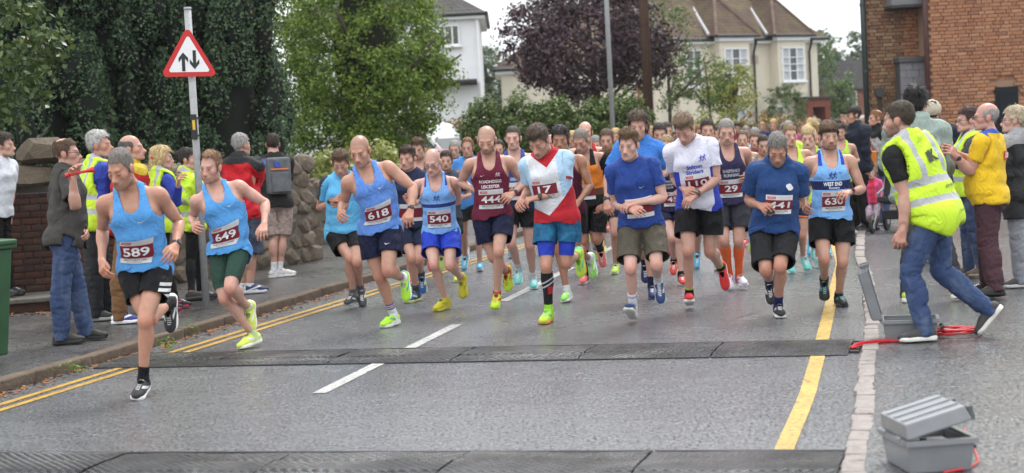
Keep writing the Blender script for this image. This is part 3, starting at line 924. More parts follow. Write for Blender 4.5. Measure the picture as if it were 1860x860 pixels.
# ================================================================ one person
def shape(V, N, p):
    V = V.copy(); x, y, z = V.T
    g = p.get('g', 0.0)
    body = ((z < 1.55) & (z > .12) & (np.abs(x) < .44)).astype(float)
    V += N * (g * body)[:, None]
    bl = p.get('belly', 0.0)
    if bl:
        e = np.exp(-((z - 1.07) / .15) ** 2 - (x / .17) ** 2)
        V[:, 1] -= bl * e * np.clip((.06 - y) / .1, 0, 1)
        V[:, 0] += np.sign(x) * bl * .5 * np.exp(-((z - 1.06) / .13) ** 2) * np.clip(np.abs(x) / .1, 0, 1) * (np.abs(x) < .25)
    fe = p.get('fem', 0.0)
    if fe:
        t = (np.abs(x) < .24).astype(float)
        V[:, 0] *= 1 + fe * t * (.07 * np.exp(-((z - .93) / .10) ** 2) - .10 * np.exp(-((z - 1.15) / .09) ** 2) - .05 * np.exp(-((z - 1.38) / .1) ** 2))
        V[:, 1] -= fe * .032 * np.exp(-((z - 1.335) / .055) ** 2 - ((np.abs(x) - .075) / .05) ** 2) * (y < -.02)
    hm = np.clip((z - 1.55) / .03, 0, 1)
    hw, hl = p.get('hw', 1.0), p.get('hl', 1.0) * p.get('hs', 1.065)
    V[:, 0] *= 1 + (hw - 1) * hm
    if 'vary' in p:                        # a face of one's own
        jw, ns, ch_, bw_ = p['vary']; zz = V[:, 2]; yy = V[:, 1].copy(); axx = np.abs(V[:, 0])
        V[:, 0] *= 1 + (jw - 1) * np.exp(-((zz - 1.605) / .035) ** 2) * hm
        V[:, 1] -= ns * .012 * np.exp(-((zz - 1.652) / .02) ** 2 - (axx / .016) ** 2) * (yy < -.09) * hm
        V[:, 1] -= ch_ * .010 * np.exp(-((zz - 1.59) / .018) ** 2 - (axx / .03) ** 2) * (yy < -.05) * hm
        V[:, 0] *= 1 + (bw_ - 1) * np.exp(-((zz - 1.73) / .05) ** 2) * hm
    hs = p.get('hs', 1.065)
    V[:, :2] = V[:, :2] * (1 + (hs - 1) * hm)[:, None]
    V[:, 2] = np.where(z > 1.585, 1.585 + (z - 1.585) * hl, z)
    return V
SKIN = (.46, .255, .175)
def tones(V, p):
    base = np.array(p.get('skin', SKIN)) * (1.02, 1.10, 1.18); n = len(V)
    x, y, z = V.T; ax = np.abs(x)
    C = np.tile(base, (n, 1))
    def blend(col, m):
        m = np.clip(m, 0, 1)[:, None]; C[:] = C * (1 - m) + np.array(col) * m
    red = base * np.array((1.08, .78, .72))
    ga = lambda v, c, w: np.exp(-((v - c) / w) ** 2)
    head = z > 1.55
    blend(red, .4 * ga(z, 1.655, .02) * ga(ax, .045, .02) * (y < -.04)); blend(red, .7 * ga(z, 1.648, .015) * ga(ax, 0, .016) * (y < -.1))
    blend(red, .5 * (ax > .074) * ga(z, 1.67, .04) * head)
    blend(red, .4 * ga(z, .51, .045) * (y < 0) * (ax < .2)); blend(base * np.array((1.0, .8, .74)), .5 * (ax > .43) * (z < .98))
    blend(base * 1.12, .4 * (z > 1.2) * (z < 1.45) * (ax < .2))
    hc = np.array(p.get('hcol', (.06, .04, .025)))
    be = p.get('beard', .25)
    jaw = np.clip((1.638 - z) / .02, 0, 1) * (y < .01) * head * np.clip((z - 1.56) / .015, 0, 1)
    must = ga(z, 1.632, .006) * (ax < .03) * (y < -.08)
    lip = ga(z, 1.617, .0075) * np.clip((.026 - ax) / .006, 0, 1) * (y < -.085)
    side = ga(z, 1.63, .03) * (ax > .055) * (y < .0) * (y > -.06) * head
    chin_only = p.get('goatee', False)
    bm = np.clip(jaw + must + .6 * side, 0, 1) * (1 - lip)
    if chin_only: bm = bm * (ax < .035) * (y < -.06)
    blend(hc * .8 + base * .12, be * bm)
    blend(base * np.array((.92, .52, .50)), .75 * lip)
    blend(base * .35, .8 * ga(z, 1.6165, .0028) * (ax < .023) * (y < -.09))
    brow = ga(z, 1.7045 - .12 * np.maximum(ax - .035, 0), .0055) * np.clip((ax - .010) / .006, 0, 1) * np.clip((.056 - ax) / .008, 0, 1) * (y < -.06)
    blend(hc * .7 + base * .1, .62 * brow * p.get('brow', 1.0))
    ey = ((ax - .032) / .0145) ** 2 + ((z - 1.6835) / .0068) ** 2
    em = (y < -.075) & head
    if p.get('lids'):                      # looking down: the lids cover the eyes
        blend(base * np.array((.94, .84, .80)), (ey < 1.6) * em * .6); blend((.02, .015, .012), .8 * ga(z, 1.679, .0026) * (np.abs(ax - .032) < .014) * em)
    else:
        blend((.50, .47, .44), (ey < 1.0) * em * .75); blend((.03, .022, .018), ((((ax - .032) ** 2 + (z - 1.6835) ** 2) < .0064 ** 2) * em))
        blend((.03, .02, .015), .8 * ga(z, 1.6895, .003) * (np.abs(ax - .032) < .0155) * em)
    blend(base * np.array((.82, .68, .65)), .25 * ga(z, 1.671, .005) * ga(ax, .032, .014) * em)
    blend(base * .5, .6 * ga(z, 1.640, .004) * ga(ax, .009, .004) * (y < -.1))
    sc = p.get('scalp', 0)                 # stubble on a shaved head
    if sc:
        blend(hc * .8 + base * .25, sc * np.clip(hairline(V, 'full') / .012, 0, 1) * head)
    nails = None
    return np.clip(C, 0, 1)
_bvh = {}
def garment_bvh(tm):
    k = id(tm)
    if k not in _bvh:
        _bvh[k] = (BVHTree.FromPolygons([tuple(v) for v in tm.V], [tuple(int(q) for q in f) for f in tm.F]), tm)
    return _bvh[k][0]
PERSONS = []
class Person:
    def __init__(s, ps, lo=False, name='person'):
        s.ps, s.lo = ps, lo
        s.sp = dict(ps.get('shape', {}))
        vr = np.random.default_rng(abs(sum(ord(q) * (i + 3) for i, q in enumerate(str(ps.get('n'))))))
        s.sp.setdefault('vary', (vr.uniform(.88, 1.12), vr.uniform(-.6, 1.2), vr.uniform(-.8, 1.0), vr.uniform(.95, 1.05)))
        s.sp.setdefault('hl', vr.uniform(.97, 1.04)); s.sp.setdefault('hw', vr.uniform(.95, 1.03))
        s.R, s.t, s.s, s.pts = solve(ps)
        s.root = None
        s.parts = []
        s.cover = []
        s.shift = np.zeros(3)
        # settle the feet on the ground
        lowest = 1e9
        for S, sg in (('L', 1), ('R', -1)):
            i = BI['ft' + S]
            P = np.array([(.11 * sg, .095, 0), (.075 * sg, .0, 0), (.12 * sg, -.17, .005), (.16 * sg, -.12, .002), (.08 * sg, -.12, .002)]) * s.s
            q = P @ s.R[i].T + s.t[i]
            lowest = min(lowest, q[:, 2].min())
        gz = ps.get('gz', 0.0)
        s.shift[2] = gz + ps.get('air', 0.0) - lowest
        if abs(s.shift[2]) > .12: print('   shift', ps.get('n'), round(float(s.shift[2]), 3))
        for i in range(17): s.t[i] = s.t[i] + s.shift
        for k in s.pts:
            if k[0] != 'F': s.pts[k] = s.pts[k] + s.shift
        c = s.pts['P']
        s.base = np.array((c[0], c[1], gz))
        s.root = empty(name, s.base, ps['label'], 'person', ps.get('group'))
        PERSONS.append(s)
    def add(s, name, V, F, W, mat, parent=None, col=None, rest=None):
        wv = skin_verts(V, W, s.R, s.t, s.s) - s.base
        o = link(name, new_mesh(name, wv, F, mat, True, V if rest is None else rest, col), parent or s.root)
        return o
    def body(s):
        tm = T('body_lo' if s.lo else 'body')
        N = face_normals_v(tm.V, tm.F)
        V = shape(tm.V, N, s.sp)
        m = np.zeros(len(V))
        for f in s.cover: m = np.maximum(m, np.clip(f(tm.V), 0, 1))
        V = V - N * (.014 * m)[:, None]
        col = tones(tm.V, s.sp)
        wv = skin_verts(V, tm.W, s.R, s.t, s.s) - s.base
        return link('body', new_mesh('body', wv, tm.F, skin_mat(), True, tm.V, col), s.root)
    def wear(s, tname, mat, name, clip=None, parent=None, inflate=0.0):
        tm = T(tname)
        if clip is not None: tm = tm.clip(clip)
        N = face_normals_v(tm.V, tm.F)
        V = shape(tm.V, N, s.sp) + N * inflate
        s.last = tm
        wv = skin_verts(V, tm.W, s.R, s.t, s.s) - s.base
        o = link(name, new_mesh(name, wv, tm.F, mat, True, tm.V), parent or s.root)
        return o
    def cov(s, f): s.cover.append(f)
    def vest(s, mat, name='running_vest', deep=0.0, wide=0.0, hem=None):
        s.cov(lambda V: (np.abs(V[:, 0]) < .15) * np.clip((1.36 - V[:, 2]) / .03, 0, 1) * (V[:, 2] > .85))
        o = s.wear('vest_lo' if s.lo else 'vest', mat, name, (lambda V: V[:, 2] - hem) if hem else None)
        s.top, s.topo = s.last, o
        return o
    def tee(s, mat, name='t_shirt', kind='tee', hem=None):
        s.cov(lambda V: (np.abs(V[:, 0]) < .21) * np.clip((1.47 - V[:, 2]) / .03, 0, 1) * (V[:, 2] > .85))
        s.cov(lambda V: ((np.abs(V[:, 0]) >= .17) & (V[:, 2] > (1.34 if kind in ('tee', 'teeloose') else 1.02))).astype(float))
        o = s.wear(kind + ('_lo' if s.lo else ''), mat, name, (lambda V: V[:, 2] - hem) if hem else None)
        s.top, s.topo = s.last, o
        return o
    def shorts(s, mat, hem=.70, loose=.012, name='shorts'):
        s.cov(lambda V: (np.abs(V[:, 0]) < .3) * (V[:, 2] < 1.02) * np.clip((V[:, 2] - hem - .01) / .03, 0, 1))
        o = s.wear(f"shorts{'_lo' if s.lo else ''}:{hem}:{loose}", mat, name)
        s.bot, s.boto = s.last, o
        return o
    def tights(s, mat, hem=.6, name='tights'):
        s.cov(lambda V: (np.abs(V[:, 0]) < .3) * (V[:, 2] < 1.02) * np.clip((V[:, 2] - hem - .01) / .03, 0, 1))
        return s.wear(f"tights{'_lo' if s.lo else ''}:{hem}", mat, name)
    def trousers(s, mat, loose=.004, name='trousers'):
        s.cov(lambda V: (np.abs(V[:, 0]) < .3) * (V[:, 2] < 1.02) * (V[:, 2] > .05))
        o = s.wear(f"trousers{'_lo' if s.lo else ''}:{loose}", mat, name)
        s.bot, s.boto = s.last, o
        return o
    def socks(s, mat, top=.17, name='sock', sides='LR', mats=None):
        tm = T(f"sock:{top}"); tr = mirror_tmpl(tm)
        for S, q in (('L', tm), ('R', tr)):
            if S in sides: s.add(name, q.V, q.F, q.W, mat, rest=tm.V)
    def shoes(s, up, sole='#', sides='LR', tip=None, name='running_shoe', lace=(.75, .75, .75), tall=False):
        su, so = shoe_tmpl()
        um = shoe_mat(up, tip, lace)
        sm = sole if not isinstance(sole, tuple) else plain('shoe_sole', sole, .7, .3, var=.06)
        for S, sg in (('L', 1), ('R', -1)):
            if S not in sides: continue
            i = BI['ft' + S]; mm = np.array((sg, 1, 1.0))
            def pose(V): return (V * mm * s.s) @ s.R[i].T + s.t[i] - s.base
            F = su.F if sg > 0 else su.F[:, ::-1]
            o = link(name, new_mesh(name, pose(su.V), F, um, True, su.V), s.root)
            F = so.F if sg > 0 else so.F[:, ::-1]
            link('sole', new_mesh('sole', pose(so.V), F, sm, True, so.V), o)
        s.cov(lambda V: (V[:, 2] < .10).astype(float))
    def hair(s, style, col, col2=None, name='hair'):
        tm = hair_tmpl(style)
        V = shape(tm.V, np.zeros_like(tm.V), dict(s.sp, g=0))
        wv = skin_verts(V, tm.W, s.R, s.t, s.s) - s.base
        return link(name, new_mesh(name, wv, tm.F, hair_mat(col, col2), True, tm.V), s.root)
    def cap(s, kind, mat, name):
        tm = cap_tmpl(kind); V = shape(tm.V, np.zeros_like(tm.V), dict(s.sp, g=0))
        wv = skin_verts(V, tm.W, s.R, s.t, s.s) - s.base
        return link(name, new_mesh(name, wv, tm.F, mat, True, tm.V), s.root)
    def decal(s, name, V2, F, mat, x0, z0, offs, parent=None, back=False, rot=0.0, tm=None, flat=True):
        """lay a flat outline (metres) on the front or back of the top, offs proud of it"""
        tm = tm or s.top
        bv = garment_bvh(tm)
        c, sn = math.cos(rad(rot)), math.sin(rad(rot))
        U = V2 @ np.array(((c, sn), (-sn, c)))
        P = np.empty((len(U), 3)); sg = -1 if back else 1
        P[:, 0] = x0 + U[:, 0] * sg; P[:, 2] = z0 + U[:, 1]
        W = np.zeros((len(U), 17))
        N = face_normals_v(tm.V, tm.F); TV = shape(tm.V, N, s.sp)
        for i in range(len(U)):
            h = bv.ray_cast(Vector((P[i, 0], -.6 * sg, P[i, 2])), Vector((0, sg, 0)))
            if h[0] is None:
                h = bv.find_nearest(Vector((P[i, 0], -.15 * sg, P[i, 2])))
            f = tm.F[h[2]]
            w = np.array([1 / (np.linalg.norm(tm.V[k] - np.array(h[0])) + .004) for k in f]); w /= w.sum()
            W[i] = w @ tm.W[f]
            P[i, 1] = h[0][1] + (w @ (TV[f] - tm.V[f]))[1] - offs * sg
        if F.shape[1] == 4 and flat:      # stiff paper: pull the sheet towards its own smooth surface, outward only
            A = np.stack((np.ones(len(U)), U[:, 0], U[:, 1], U[:, 0] ** 2, U[:, 1] ** 2), 1)
            co, *_ = np.linalg.lstsq(A, P[:, 1] * sg, rcond=None)
            P[:, 1] = sg * np.minimum(P[:, 1] * sg, (A @ co)) if len(U) > 8 else P[:, 1]
        wv = skin_verts(P, W, s.R, s.t, s.s) - s.base
        FF = F[:, ::-1] if False else F
        return link(name, new_mesh(name, wv, FF, mat, True, P), parent or s.root), P, W
    def bib(s, num, x0=0.0, z0=1.13, w=.235, h=.195, rot=0.0, off=.008, digits=True):
        white = plain('bib_paper', (.64, .64, .66), .55, .3, var=.05, scale=12)
        mar = plain('bib_maroon', (.17, .012, .025), .5, .3, var=.05)
        o, P, W = s.decal('race_bib', *sheet(w, h, 8, 7), white, x0, z0, off, rot=rot)
        # everything printed rides on the sheet's own surface
        A = np.stack((np.ones(len(P)), P[:, 0] - x0, P[:, 2] - z0, (P[:, 0] - x0) ** 2, (P[:, 2] - z0) ** 2, (P[:, 0] - x0) * (P[:, 2] - z0)), 1)
        nv = 8
        U, _ = sheet(w, h, 8, 7)
        uu, vv = np.unique(U[:, 0]), np.unique(U[:, 1])
        def ride(name, V2, F, mat, lift):
            c, sn = math.cos(rad(rot)), math.sin(rad(rot))
            fi = np.clip((V2[:, 0] + w / 2) / w * 8, 0, 7.999); fj = np.clip((V2[:, 1] + h / 2) / h * 7, 0, 6.999)
            i, j = fi.astype(int), fj.astype(int); a, b = (fi - i)[:, None], (fj - j)[:, None]
            def at(M): return (M[i * 8 + j] * (1 - a) * (1 - b) + M[(i + 1) * 8 + j] * a * (1 - b) + M[i * 8 + j + 1] * (1 - a) * b + M[(i + 1) * 8 + j + 1] * a * b)
            Q = at(P); Q[:, 1] -= lift
            wv = skin_verts(Q, at(W), s.R, s.t, s.s) - s.base
            return link(name, new_mesh(name, wv, F, mat, True, Q), o)
        ride('colour_panel', *sheet(w, h * .52, 8, 5, 0, -h * .02), mar, .003)
        if digits:
            n = len(num); tw = w * (.24 * n + .08)
            ride('race_number', *fit_text(num, tw, h * .34, .02), white, .011)
            ride('logo_tag', *sheet(w * .30, h * .12, 4, 2, -w * .30, h * .36), plain('bib_red', (.55, .03, .03), .5, var=0), .003)
            ride('logo_lettering', *(lambda t: (t[0] + (-w * .30, h * .36), t[1]))(fit_text('LOROS', w * .24, h * .07, .02)), white, .005)
            gray = plain('bib_grey', (.35, .35, .36), .6, var=0)
            ride('sponsor_lettering', *merge2([(lambda t: (t[0] + (w * .2, h * (.39 - .09 * k)), t[1]))(fit_text(q, w * .42, h * .05)) for k, q in enumerate(('sundays running', 'Leicester city'))]), gray, .004)
            ink = plain('bib_ink', (.03, .03, .035), .6, var=0)
            ride('event_lettering', *merge2([(lambda t: (t[0] + (0, -h * .355), t[1]))(fit_text('#ROTHLEY10K', w * .74, h * .085, .01)), (lambda t: (t[0] + (0, -h * .44), t[1]))(fit_text('FUN RUN ROTHLEY', w * .5, h * .04))]), ink, .007)
        return o
    def watch(s, S='L', col=(.02, .02, .022)):
        """a strap round the wrist with a round face"""
        sg = 1 if S == 'L' else -1; mm = np.array((sg, 1, 1.0)); i = BI['fa' + S]
        f = nrm(W_ - E_); c = lerp(E_, W_, .92)
        a = nrm(np.cross(f, (0, 1.0, 0))); b = np.cross(f, a)
        V, F = [], []
        n = 16
        for k in range(n):
            t = 2 * math.pi * k / n; r = .031
            for q in (-.010, .010): V.append(c + f * q + (a * math.cos(t) + b * math.sin(t)) * r)
        for k in range(n):
            j = (k + 1) % n; F.append((2 * k, 2 * j, 2 * j + 1, 2 * k + 1))
        out = -HN; m = len(V); cc = c + out * .034
        u = nrm(f - (f @ out) * out); v = np.cross(out, u)
        for lift, rr in ((-.006, .021), (.005, .020), (.006, .016)):
            for k in range(12):
                t = 2 * math.pi * k / 12; V.append(cc + out * lift + (u * math.cos(t) + v * math.sin(t)) * rr)
        for lv in range(2):
            for k in range(12):
                j = (k + 1) % 12; F.append((m + lv * 12 + k, m + lv * 12 + j, m + lv * 12 + 12 + j, m + lv * 12 + 12 + k))
        V.append(cc + out * .006); z = len(V) - 1
        for k in range(12): F.append((m + 24 + k, m + 24 + (k + 1) % 12, z, z))
        V = np.array(V) * mm; F = np.array(F)
        wv = (V * s.s) @ s.R[i].T + s.t[i] - s.base
        me = bpy.data.meshes.new('wrist_watch')
        me.from_pydata([tuple(q) for q in wv], [], [tuple(dict.fromkeys(int(e) for e in q)) for q in F]); me.materials.append(plain('watch_black', col, .35, var=0))
        link('wrist_watch', me, s.root)
    def glasses(s, col=(.02, .02, .02)):
        V, F = [], []
        def tube(pts, r, n=6):
            pts = [np.array(p) for p in pts]; st = len(V)
            for k, p in enumerate(pts):
                d = nrm(pts[min(k + 1, len(pts) - 1)] - pts[max(k - 1, 0)]); a = nrm(np.cross(d, (.2, .3, 1.0))); b = np.cross(d, a)
                for q in range(n): V.append(p + (a * math.cos(6.283 * q / n) + b * math.sin(6.283 * q / n)) * r)
            for k in range(len(pts) - 1):
                for q in range(n): F.append((st + k * n + q, st + k * n + (q + 1) % n, st + (k + 1) * n + (q + 1) % n, st + (k + 1) * n + q))
        for sg in (1, -1):
            tube([(sg * (.033 + .024 * math.cos(a)), -.109, 1.683 + .016 * math.sin(a)) for a in np.linspace(0, 6.283, 14)], .0022)
            tube([(sg * .057, -.107, 1.688), (sg * .079, -.06, 1.688), (sg * .084, .0, 1.685)], .0022)
        tube([(-.010, -.112, 1.686), (.010, -.112, 1.686)], .0022)
        V = shape(np.array(V), np.zeros((len(V), 3)), dict(s.sp, g=0)); i = BI['head']
        wv = (V * s.s) @ s.R[i].T + s.t[i] - s.base
        link('glasses', new_mesh('glasses', wv, np.array(F), plain('spectacle_frame', col, .3, var=0)), s.root)
    def hand_point(s, S, along=.09, palm=.02, thumb=.0):
        sg = 1 if S == 'L' else -1; i = BI['ha' + S]
        p = (W_ + HD * along + HN * palm + HT * thumb) * np.array((sg, 1, 1.0)) * s.s
        return s.R[i] @ p + s.t[i]
    def bone_dir(s, b, v): return s.R[BI[b]] @ np.asarray(v, float)
def shoe_mat(up, tip=None, lace=(.75, .75, .75)):
    k = ('shoe', up, tip, lace)
    if k in MATS: return MATS[k]
    b = NB('shoe_upper'); r = b.attr('rest').outputs['Vector']
    x, y, z = (b.n('SeparateXYZ'),) * 3; b.l(r, x.inputs[0])
    X, Y, Z = x.outputs
    c = b.mix(b.rng(b.noise(70, 3, .6, r), .4, .65, 0, .35), up, tuple(q * .55 for q in up))
    if tip is not None:
        side = b.math('MULTIPLY', b.math('GREATER_THAN', b.math('ABSOLUTE', b.math('SUBTRACT', X, .116)), .027), b.math('LESS_THAN', b.math('ABSOLUTE', b.math('SUBTRACT', b.math('ADD', Z, b.math('MULTIPLY', Y, .35)), .048)), .010))
        c = b.mix(side, c, tip)
        c = b.mix(b.math('GREATER_THAN', Y, .070), c, tip)
    lc = b.math('MULTIPLY', b.math('LESS_THAN', b.math('ABSOLUTE', b.math('SUBTRACT', X, .117)), .016), b.math('MULTIPLY', b.math('GREATER_THAN', Z, .072), b.math('LESS_THAN', Y, .0)))
    st = b.math('GREATER_THAN', b.math('SINE', b.math('MULTIPLY', Y, 420.0)), .1)
    c = b.mix(b.math('MULTIPLY', lc, st), c, lace)
    b.base(c); b.bump(b.noise(500, 2, .5, r), .3, .002); b.set(rough=.6, spec=.35)
    MATS[k] = b.m
    return b.m
# ================================================================ building blocks for the place
class MB:
    """collects boxes, prisms and tubes; build() links them as ONE mesh object"""
    def __init__(s): s.V, s.F = [], []
    def add(s, V, F):
        n = len(s.V); s.V += [tuple(float(q) for q in v) for v in V]; s.F += [tuple(int(i) + n for i in f) for f in F]; return s
    def box(s, c, h, rz=0.0, rx=0.0, ry=0.0):
        M = Matrix.Rotation(rz, 3, 'Z') @ Matrix.Rotation(ry, 3, 'Y') @ Matrix.Rotation(rx, 3, 'X')
        V = [Vector(c) + M @ Vector((sx * h[0], sy * h[1], sz * h[2])) for sx in (-1, 1) for sy in (-1, 1) for sz in (-1, 1)]
        return s.add(V, [(0, 1, 3, 2), (4, 6, 7, 5), (0, 4, 5, 1), (2, 3, 7, 6), (0, 2, 6, 4), (1, 5, 7, 3)])
    def tube(s, pts, r, n=10, caps=True):
        pts = [np.array(p, float) for p in pts]; rs = r if isinstance(r, (list, tuple)) else [r] * len(pts); st = []
        a0 = None
        for k, p in enumerate(pts):
            d = nrm(pts[min(k + 1, len(pts) - 1)] - pts[max(k - 1, 0)])
            ref = np.array((0, 0, 1.0)) if abs(d[2]) < .9 else np.array((1.0, 0, 0))
            a = nrm(np.cross(d, ref)) if a0 is None else nrm(a0 - (a0 @ d) * d)
            a0 = a; b = np.cross(d, a)
            st += [p + (a * math.cos(2 * math.pi * q / n) + b * math.sin(2 * math.pi * q / n)) * rs[k] for q in range(n)]
        F = [(k * n + q, k * n + (q + 1) % n, (k + 1) * n + (q + 1) % n, (k + 1) * n + q) for k in range(len(pts) - 1) for q in range(n)]
        if caps: F += [tuple(range(n))[::-1], tuple((len(pts) - 1) * n + q for q in range(n))]
        return s.add(st, F)
    def prism(s, poly, d0, d1, M=None):
        """outline (x, z) pushed along y from d0 to d1, then moved by M"""
        n = len(poly); V = [Vector((x, d, z)) for d in (d0, d1) for x, z in poly]
        if M is not None: V = [M @ v for v in V]
        return s.add(V, [tuple(range(n)), tuple(range(2 * n - 1, n - 1, -1))] + [(i, i + n, (i + 1) % n + n, (i + 1) % n) for i in range(n)])
    def build(s, name, mat, parent=None, smoothf=False, bev=0.0, recalc=True):
        me = bpy.data.meshes.new(name); me.from_pydata(s.V, [], s.F)
        if recalc or bev:
            bm = bmesh.new(); bm.from_mesh(me); bmesh.ops.recalc_face_normals(bm, faces=bm.faces)
            if bev: bmesh.ops.bevel(bm, geom=list(bm.edges), offset=bev, segments=2, affect='EDGES', profile=.5)
            bm.to_mesh(me); bm.free()
        if smoothf: me.polygons.foreach_set('use_smooth', np.ones(len(me.polygons), bool))
        me.materials.append(mat)
        return link(name, me, parent)
def strip(name, left, right, z, mat, kind=None, thick=0.0):
    """a ribbon between two polylines of equal length"""
    n = len(left); V = [(*p[:2], z) for p in left] + [(*p[:2], z) for p in right]
    F = [(i, i + n, i + n + 1, i + 1) for i in range(n - 1)]
    me = bpy.data.meshes.new(name); me.from_pydata([tuple(float(q) for q in v) for v in V], [], F); me.materials.append(mat)
    o = link(name, me)
    if kind: o['kind'] = kind
    return o
def offset_line(L, d):
    L = np.array(L, float); out = []
    for i in range(len(L)):
        t = nrm(L[min(i + 1, len(L) - 1)] - L[max(i - 1, 0)]); out.append(L[i] + d * np.array((t[1], -t[0])))
    return np.array(out)
def resample(L, step):
    L = np.array(L, float); s = np.concatenate(([0], np.cumsum(np.linalg.norm(np.diff(L, axis=0), axis=1))))
    n = max(1, int(round(s[-1] / step))); t = np.linspace(0, s[-1], n + 1)
    return np.stack([np.interp(t, s, L[:, k]) for k in range(L.shape[1])], 1)
# ---------------------------------------------------------------- materials of the place
def asphalt(name, col=(.055, .056, .058), wet=.7, patch=.0, brown=0.0):
    b = NB(name); p = b.pos()
    big = b.noise(.55, 4, .6, p); mid = b.noise(5.5, 4, .6, p, .3); v = b.n('TexVoronoi'); v.inputs['Scale'].default_value = 46.0; b.l(p, v.inputs['Vector'])
    fine = b.noise(58, 4, .75, p)
    stone = b.rng(v.outputs['Distance'], .12, .6)
    c = b.mix(b.rng(fine, .34, .68), tuple(q * .25 for q in col), tuple(q * 2.3 for q in col))
    c = b.mix(b.rng(mid, .35, .7, 0, .45), c, tuple(q * .6 for q in col))
    c = b.mix(b.math('GREATER_THAN', b.noise(75, 1, .5, p), .70), c, (.36, .36, .35)); c = b.mix(b.math('LESS_THAN', b.noise(40, 3, .6, p), .36), c, (.018, .018, .019))
    gr = b.noise(30, 5, .80, b.vmath('MULTIPLY', p, (1.6, .8, 1)))
    c = b.mix(b.rng(gr, .48, .40), c, tuple(q * .12 for q in col)); c = b.mix(b.rng(gr, .56, .64, 0, .9), c, tuple(q * 2.6 for q in col))
    if brown: c = b.mix(b.rng(b.noise(1.6, 5, .65, p, .5), .52, .72, 0, brown), c, (.13, .10, .075))
    # hairline cracks
    cv = b.n('TexVoronoi', feature='DISTANCE_TO_EDGE'); cv.inputs['Scale'].default_value = .42; b.l(b.vmath('ADD', p, b.n('TexNoise').outputs['Color']), cv.inputs['Vector'])
    crack = b.math('MULTIPLY', b.math('LESS_THAN', cv.outputs['Distance'], .0016), b.math('GREATER_THAN', big, .54))
    c = b.mix(b.math('MULTIPLY', crack, .75), c, (.012, .012, .012))
    b.base(c)
    h = b.math('ADD', b.math('MULTIPLY', fine, .7), b.math('MULTIPLY', stone, -.5))
    h = b.math('ADD', b.math('ADD', h, b.math('MULTIPLY', mid, .25)), b.math('MULTIPLY', gr, 1.1))
    b.bump(h, .55, .012)
    w = b.rng(b.math('ADD', b.math('MULTIPLY', big, .7), b.math('MULTIPLY', mid, .3)), .35, .62)
    b.set(rough=b.rng(w, 0, 1, .56 - .28 * wet, .32 - .16 * wet), spec=b.rng(gr, .40, .56, .04, .55 + .5 * wet), coat=b.math('MULTIPLY', b.rng(w, 0, 1, .25 * wet, .95 * wet), b.rng(gr, .40, .55, .35, 1.0)))
    b.b.inputs['Coat Roughness'].default_value = .24; b.b.inputs['Coat IOR'].default_value = 1.33
    b2 = b.n('Bump'); b2.inputs['Strength'].default_value = .25; b2.inputs['Distance'].default_value = .006; b.l(b.math('ADD', gr, b.math('MULTIPLY', mid, .5)), b2.inputs['Height']); b.l(b2.outputs[0], b.b.inputs['Coat Normal'])
    return b.m
def paint_mat(name, col):
    b = NB(name); p = b.pos()
    wear = b.math('ADD', b.math('MULTIPLY', b.noise(24, 5, .7, p), .6), b.math('MULTIPLY', b.noise(130, 3, .7, p), .4))
    c = b.mix(b.rng(b.noise(3, 4, .6, p), .35, .7), col, tuple(q * .72 for q in col))
    c = b.mix(b.rng(wear, .535, .57), c, (.06, .06, .06))
    b.base(c); b.bump(b.noise(150, 3, .65, p), .3, .005); b.set(rough=.5, spec=.45)
    return b.m
def stone_mat(name, c1, c2, c3=None, scale=6, bump=.6, rough=.8):
    b = NB(name); p = b.pos(); oi = b.n('ObjectInfo').outputs['Random']
    n1 = b.noise(scale, 6, .65, p, .4); n2 = b.noise(scale * 7, 4, .6, p)
    c = b.mix(b.rng(n1, .32, .68), c1, c2)
    c = b.mix(b.rng(oi, 0, 1, 0, .45), c, b.mix(.5, c2, c1))
    if c3: c = b.mix(b.rng(b.noise(scale * 2.3, 5, .7, p), .56, .70), c, c3)
    c = b.mix(b.rng(n2, .3, .7, 0, .5), c, b.mix(1.0, c, (.55, .55, .55), 'MULTIPLY'))
    b.base(c); b.bump(b.math('ADD', n1, b.math('MULTIPLY', n2, .4)), bump, .03); b.set(rough=rough, spec=.35)
    return b.m
def brick_mat(name, cols, rough=.85):
    b = NB(name); oi = b.n('ObjectInfo').outputs['Random']; p = b.pos(); at = b.attr('tone').outputs['Color']
    r = b.ramp(b.math('FRACT', b.math('ADD', oi, b.math('MULTIPLY', b.n('SeparateColor').outputs[0], 0.0))), [(i / max(1, len(cols) - 1), c) for i, c in enumerate(cols)])
    c = b.mix(b.rng(b.noise(14, 5, .7, p), .35, .7, 0, .55), r, b.mix(1.0, r, (.5, .48, .47), 'MULTIPLY'))
    c = b.mix(b.rng(b.noise(2.2, 4, .6, p), .5, .75, 0, .35), c, (.09, .06, .045))
    b.base(c); b.bump(b.noise(60, 4, .7, p), .6, .006); b.set(rough=rough, spec=.25)
    return b.m
def leaf_mat(name, c1, c2, rough=.45, trans=.25):
    b = NB(name); t = b.attr('tone').outputs['Color']; s = b.n('SeparateColor'); b.l(t, s.inputs[0])
    c = b.mix(s.outputs[0], c1, c2)
    c = b.mix(b.math('GREATER_THAN', s.outputs[1], .985), c, tuple(.5 * q + w for q, w in zip(c2, (.10, .045, .0))))
    b.base(c); b.set(rough=rough, spec=.35)
    tr = b.n('BsdfTranslucent'); b.l(b.mix(1.0, c, (1.2, 1.3, .6), 'MULTIPLY'), tr.inputs['Color'])
    ms = b.n('MixShader'); ms.inputs[0].default_value = trans
    out = [n for n in b.t.nodes if n.type == 'OUTPUT_MATERIAL'][0]
    b.l(b.b.outputs[0], ms.inputs[1]); b.l(tr.outputs[0], ms.inputs[2]); b.l(ms.outputs[0], out.inputs['Surface'])
    return b.m
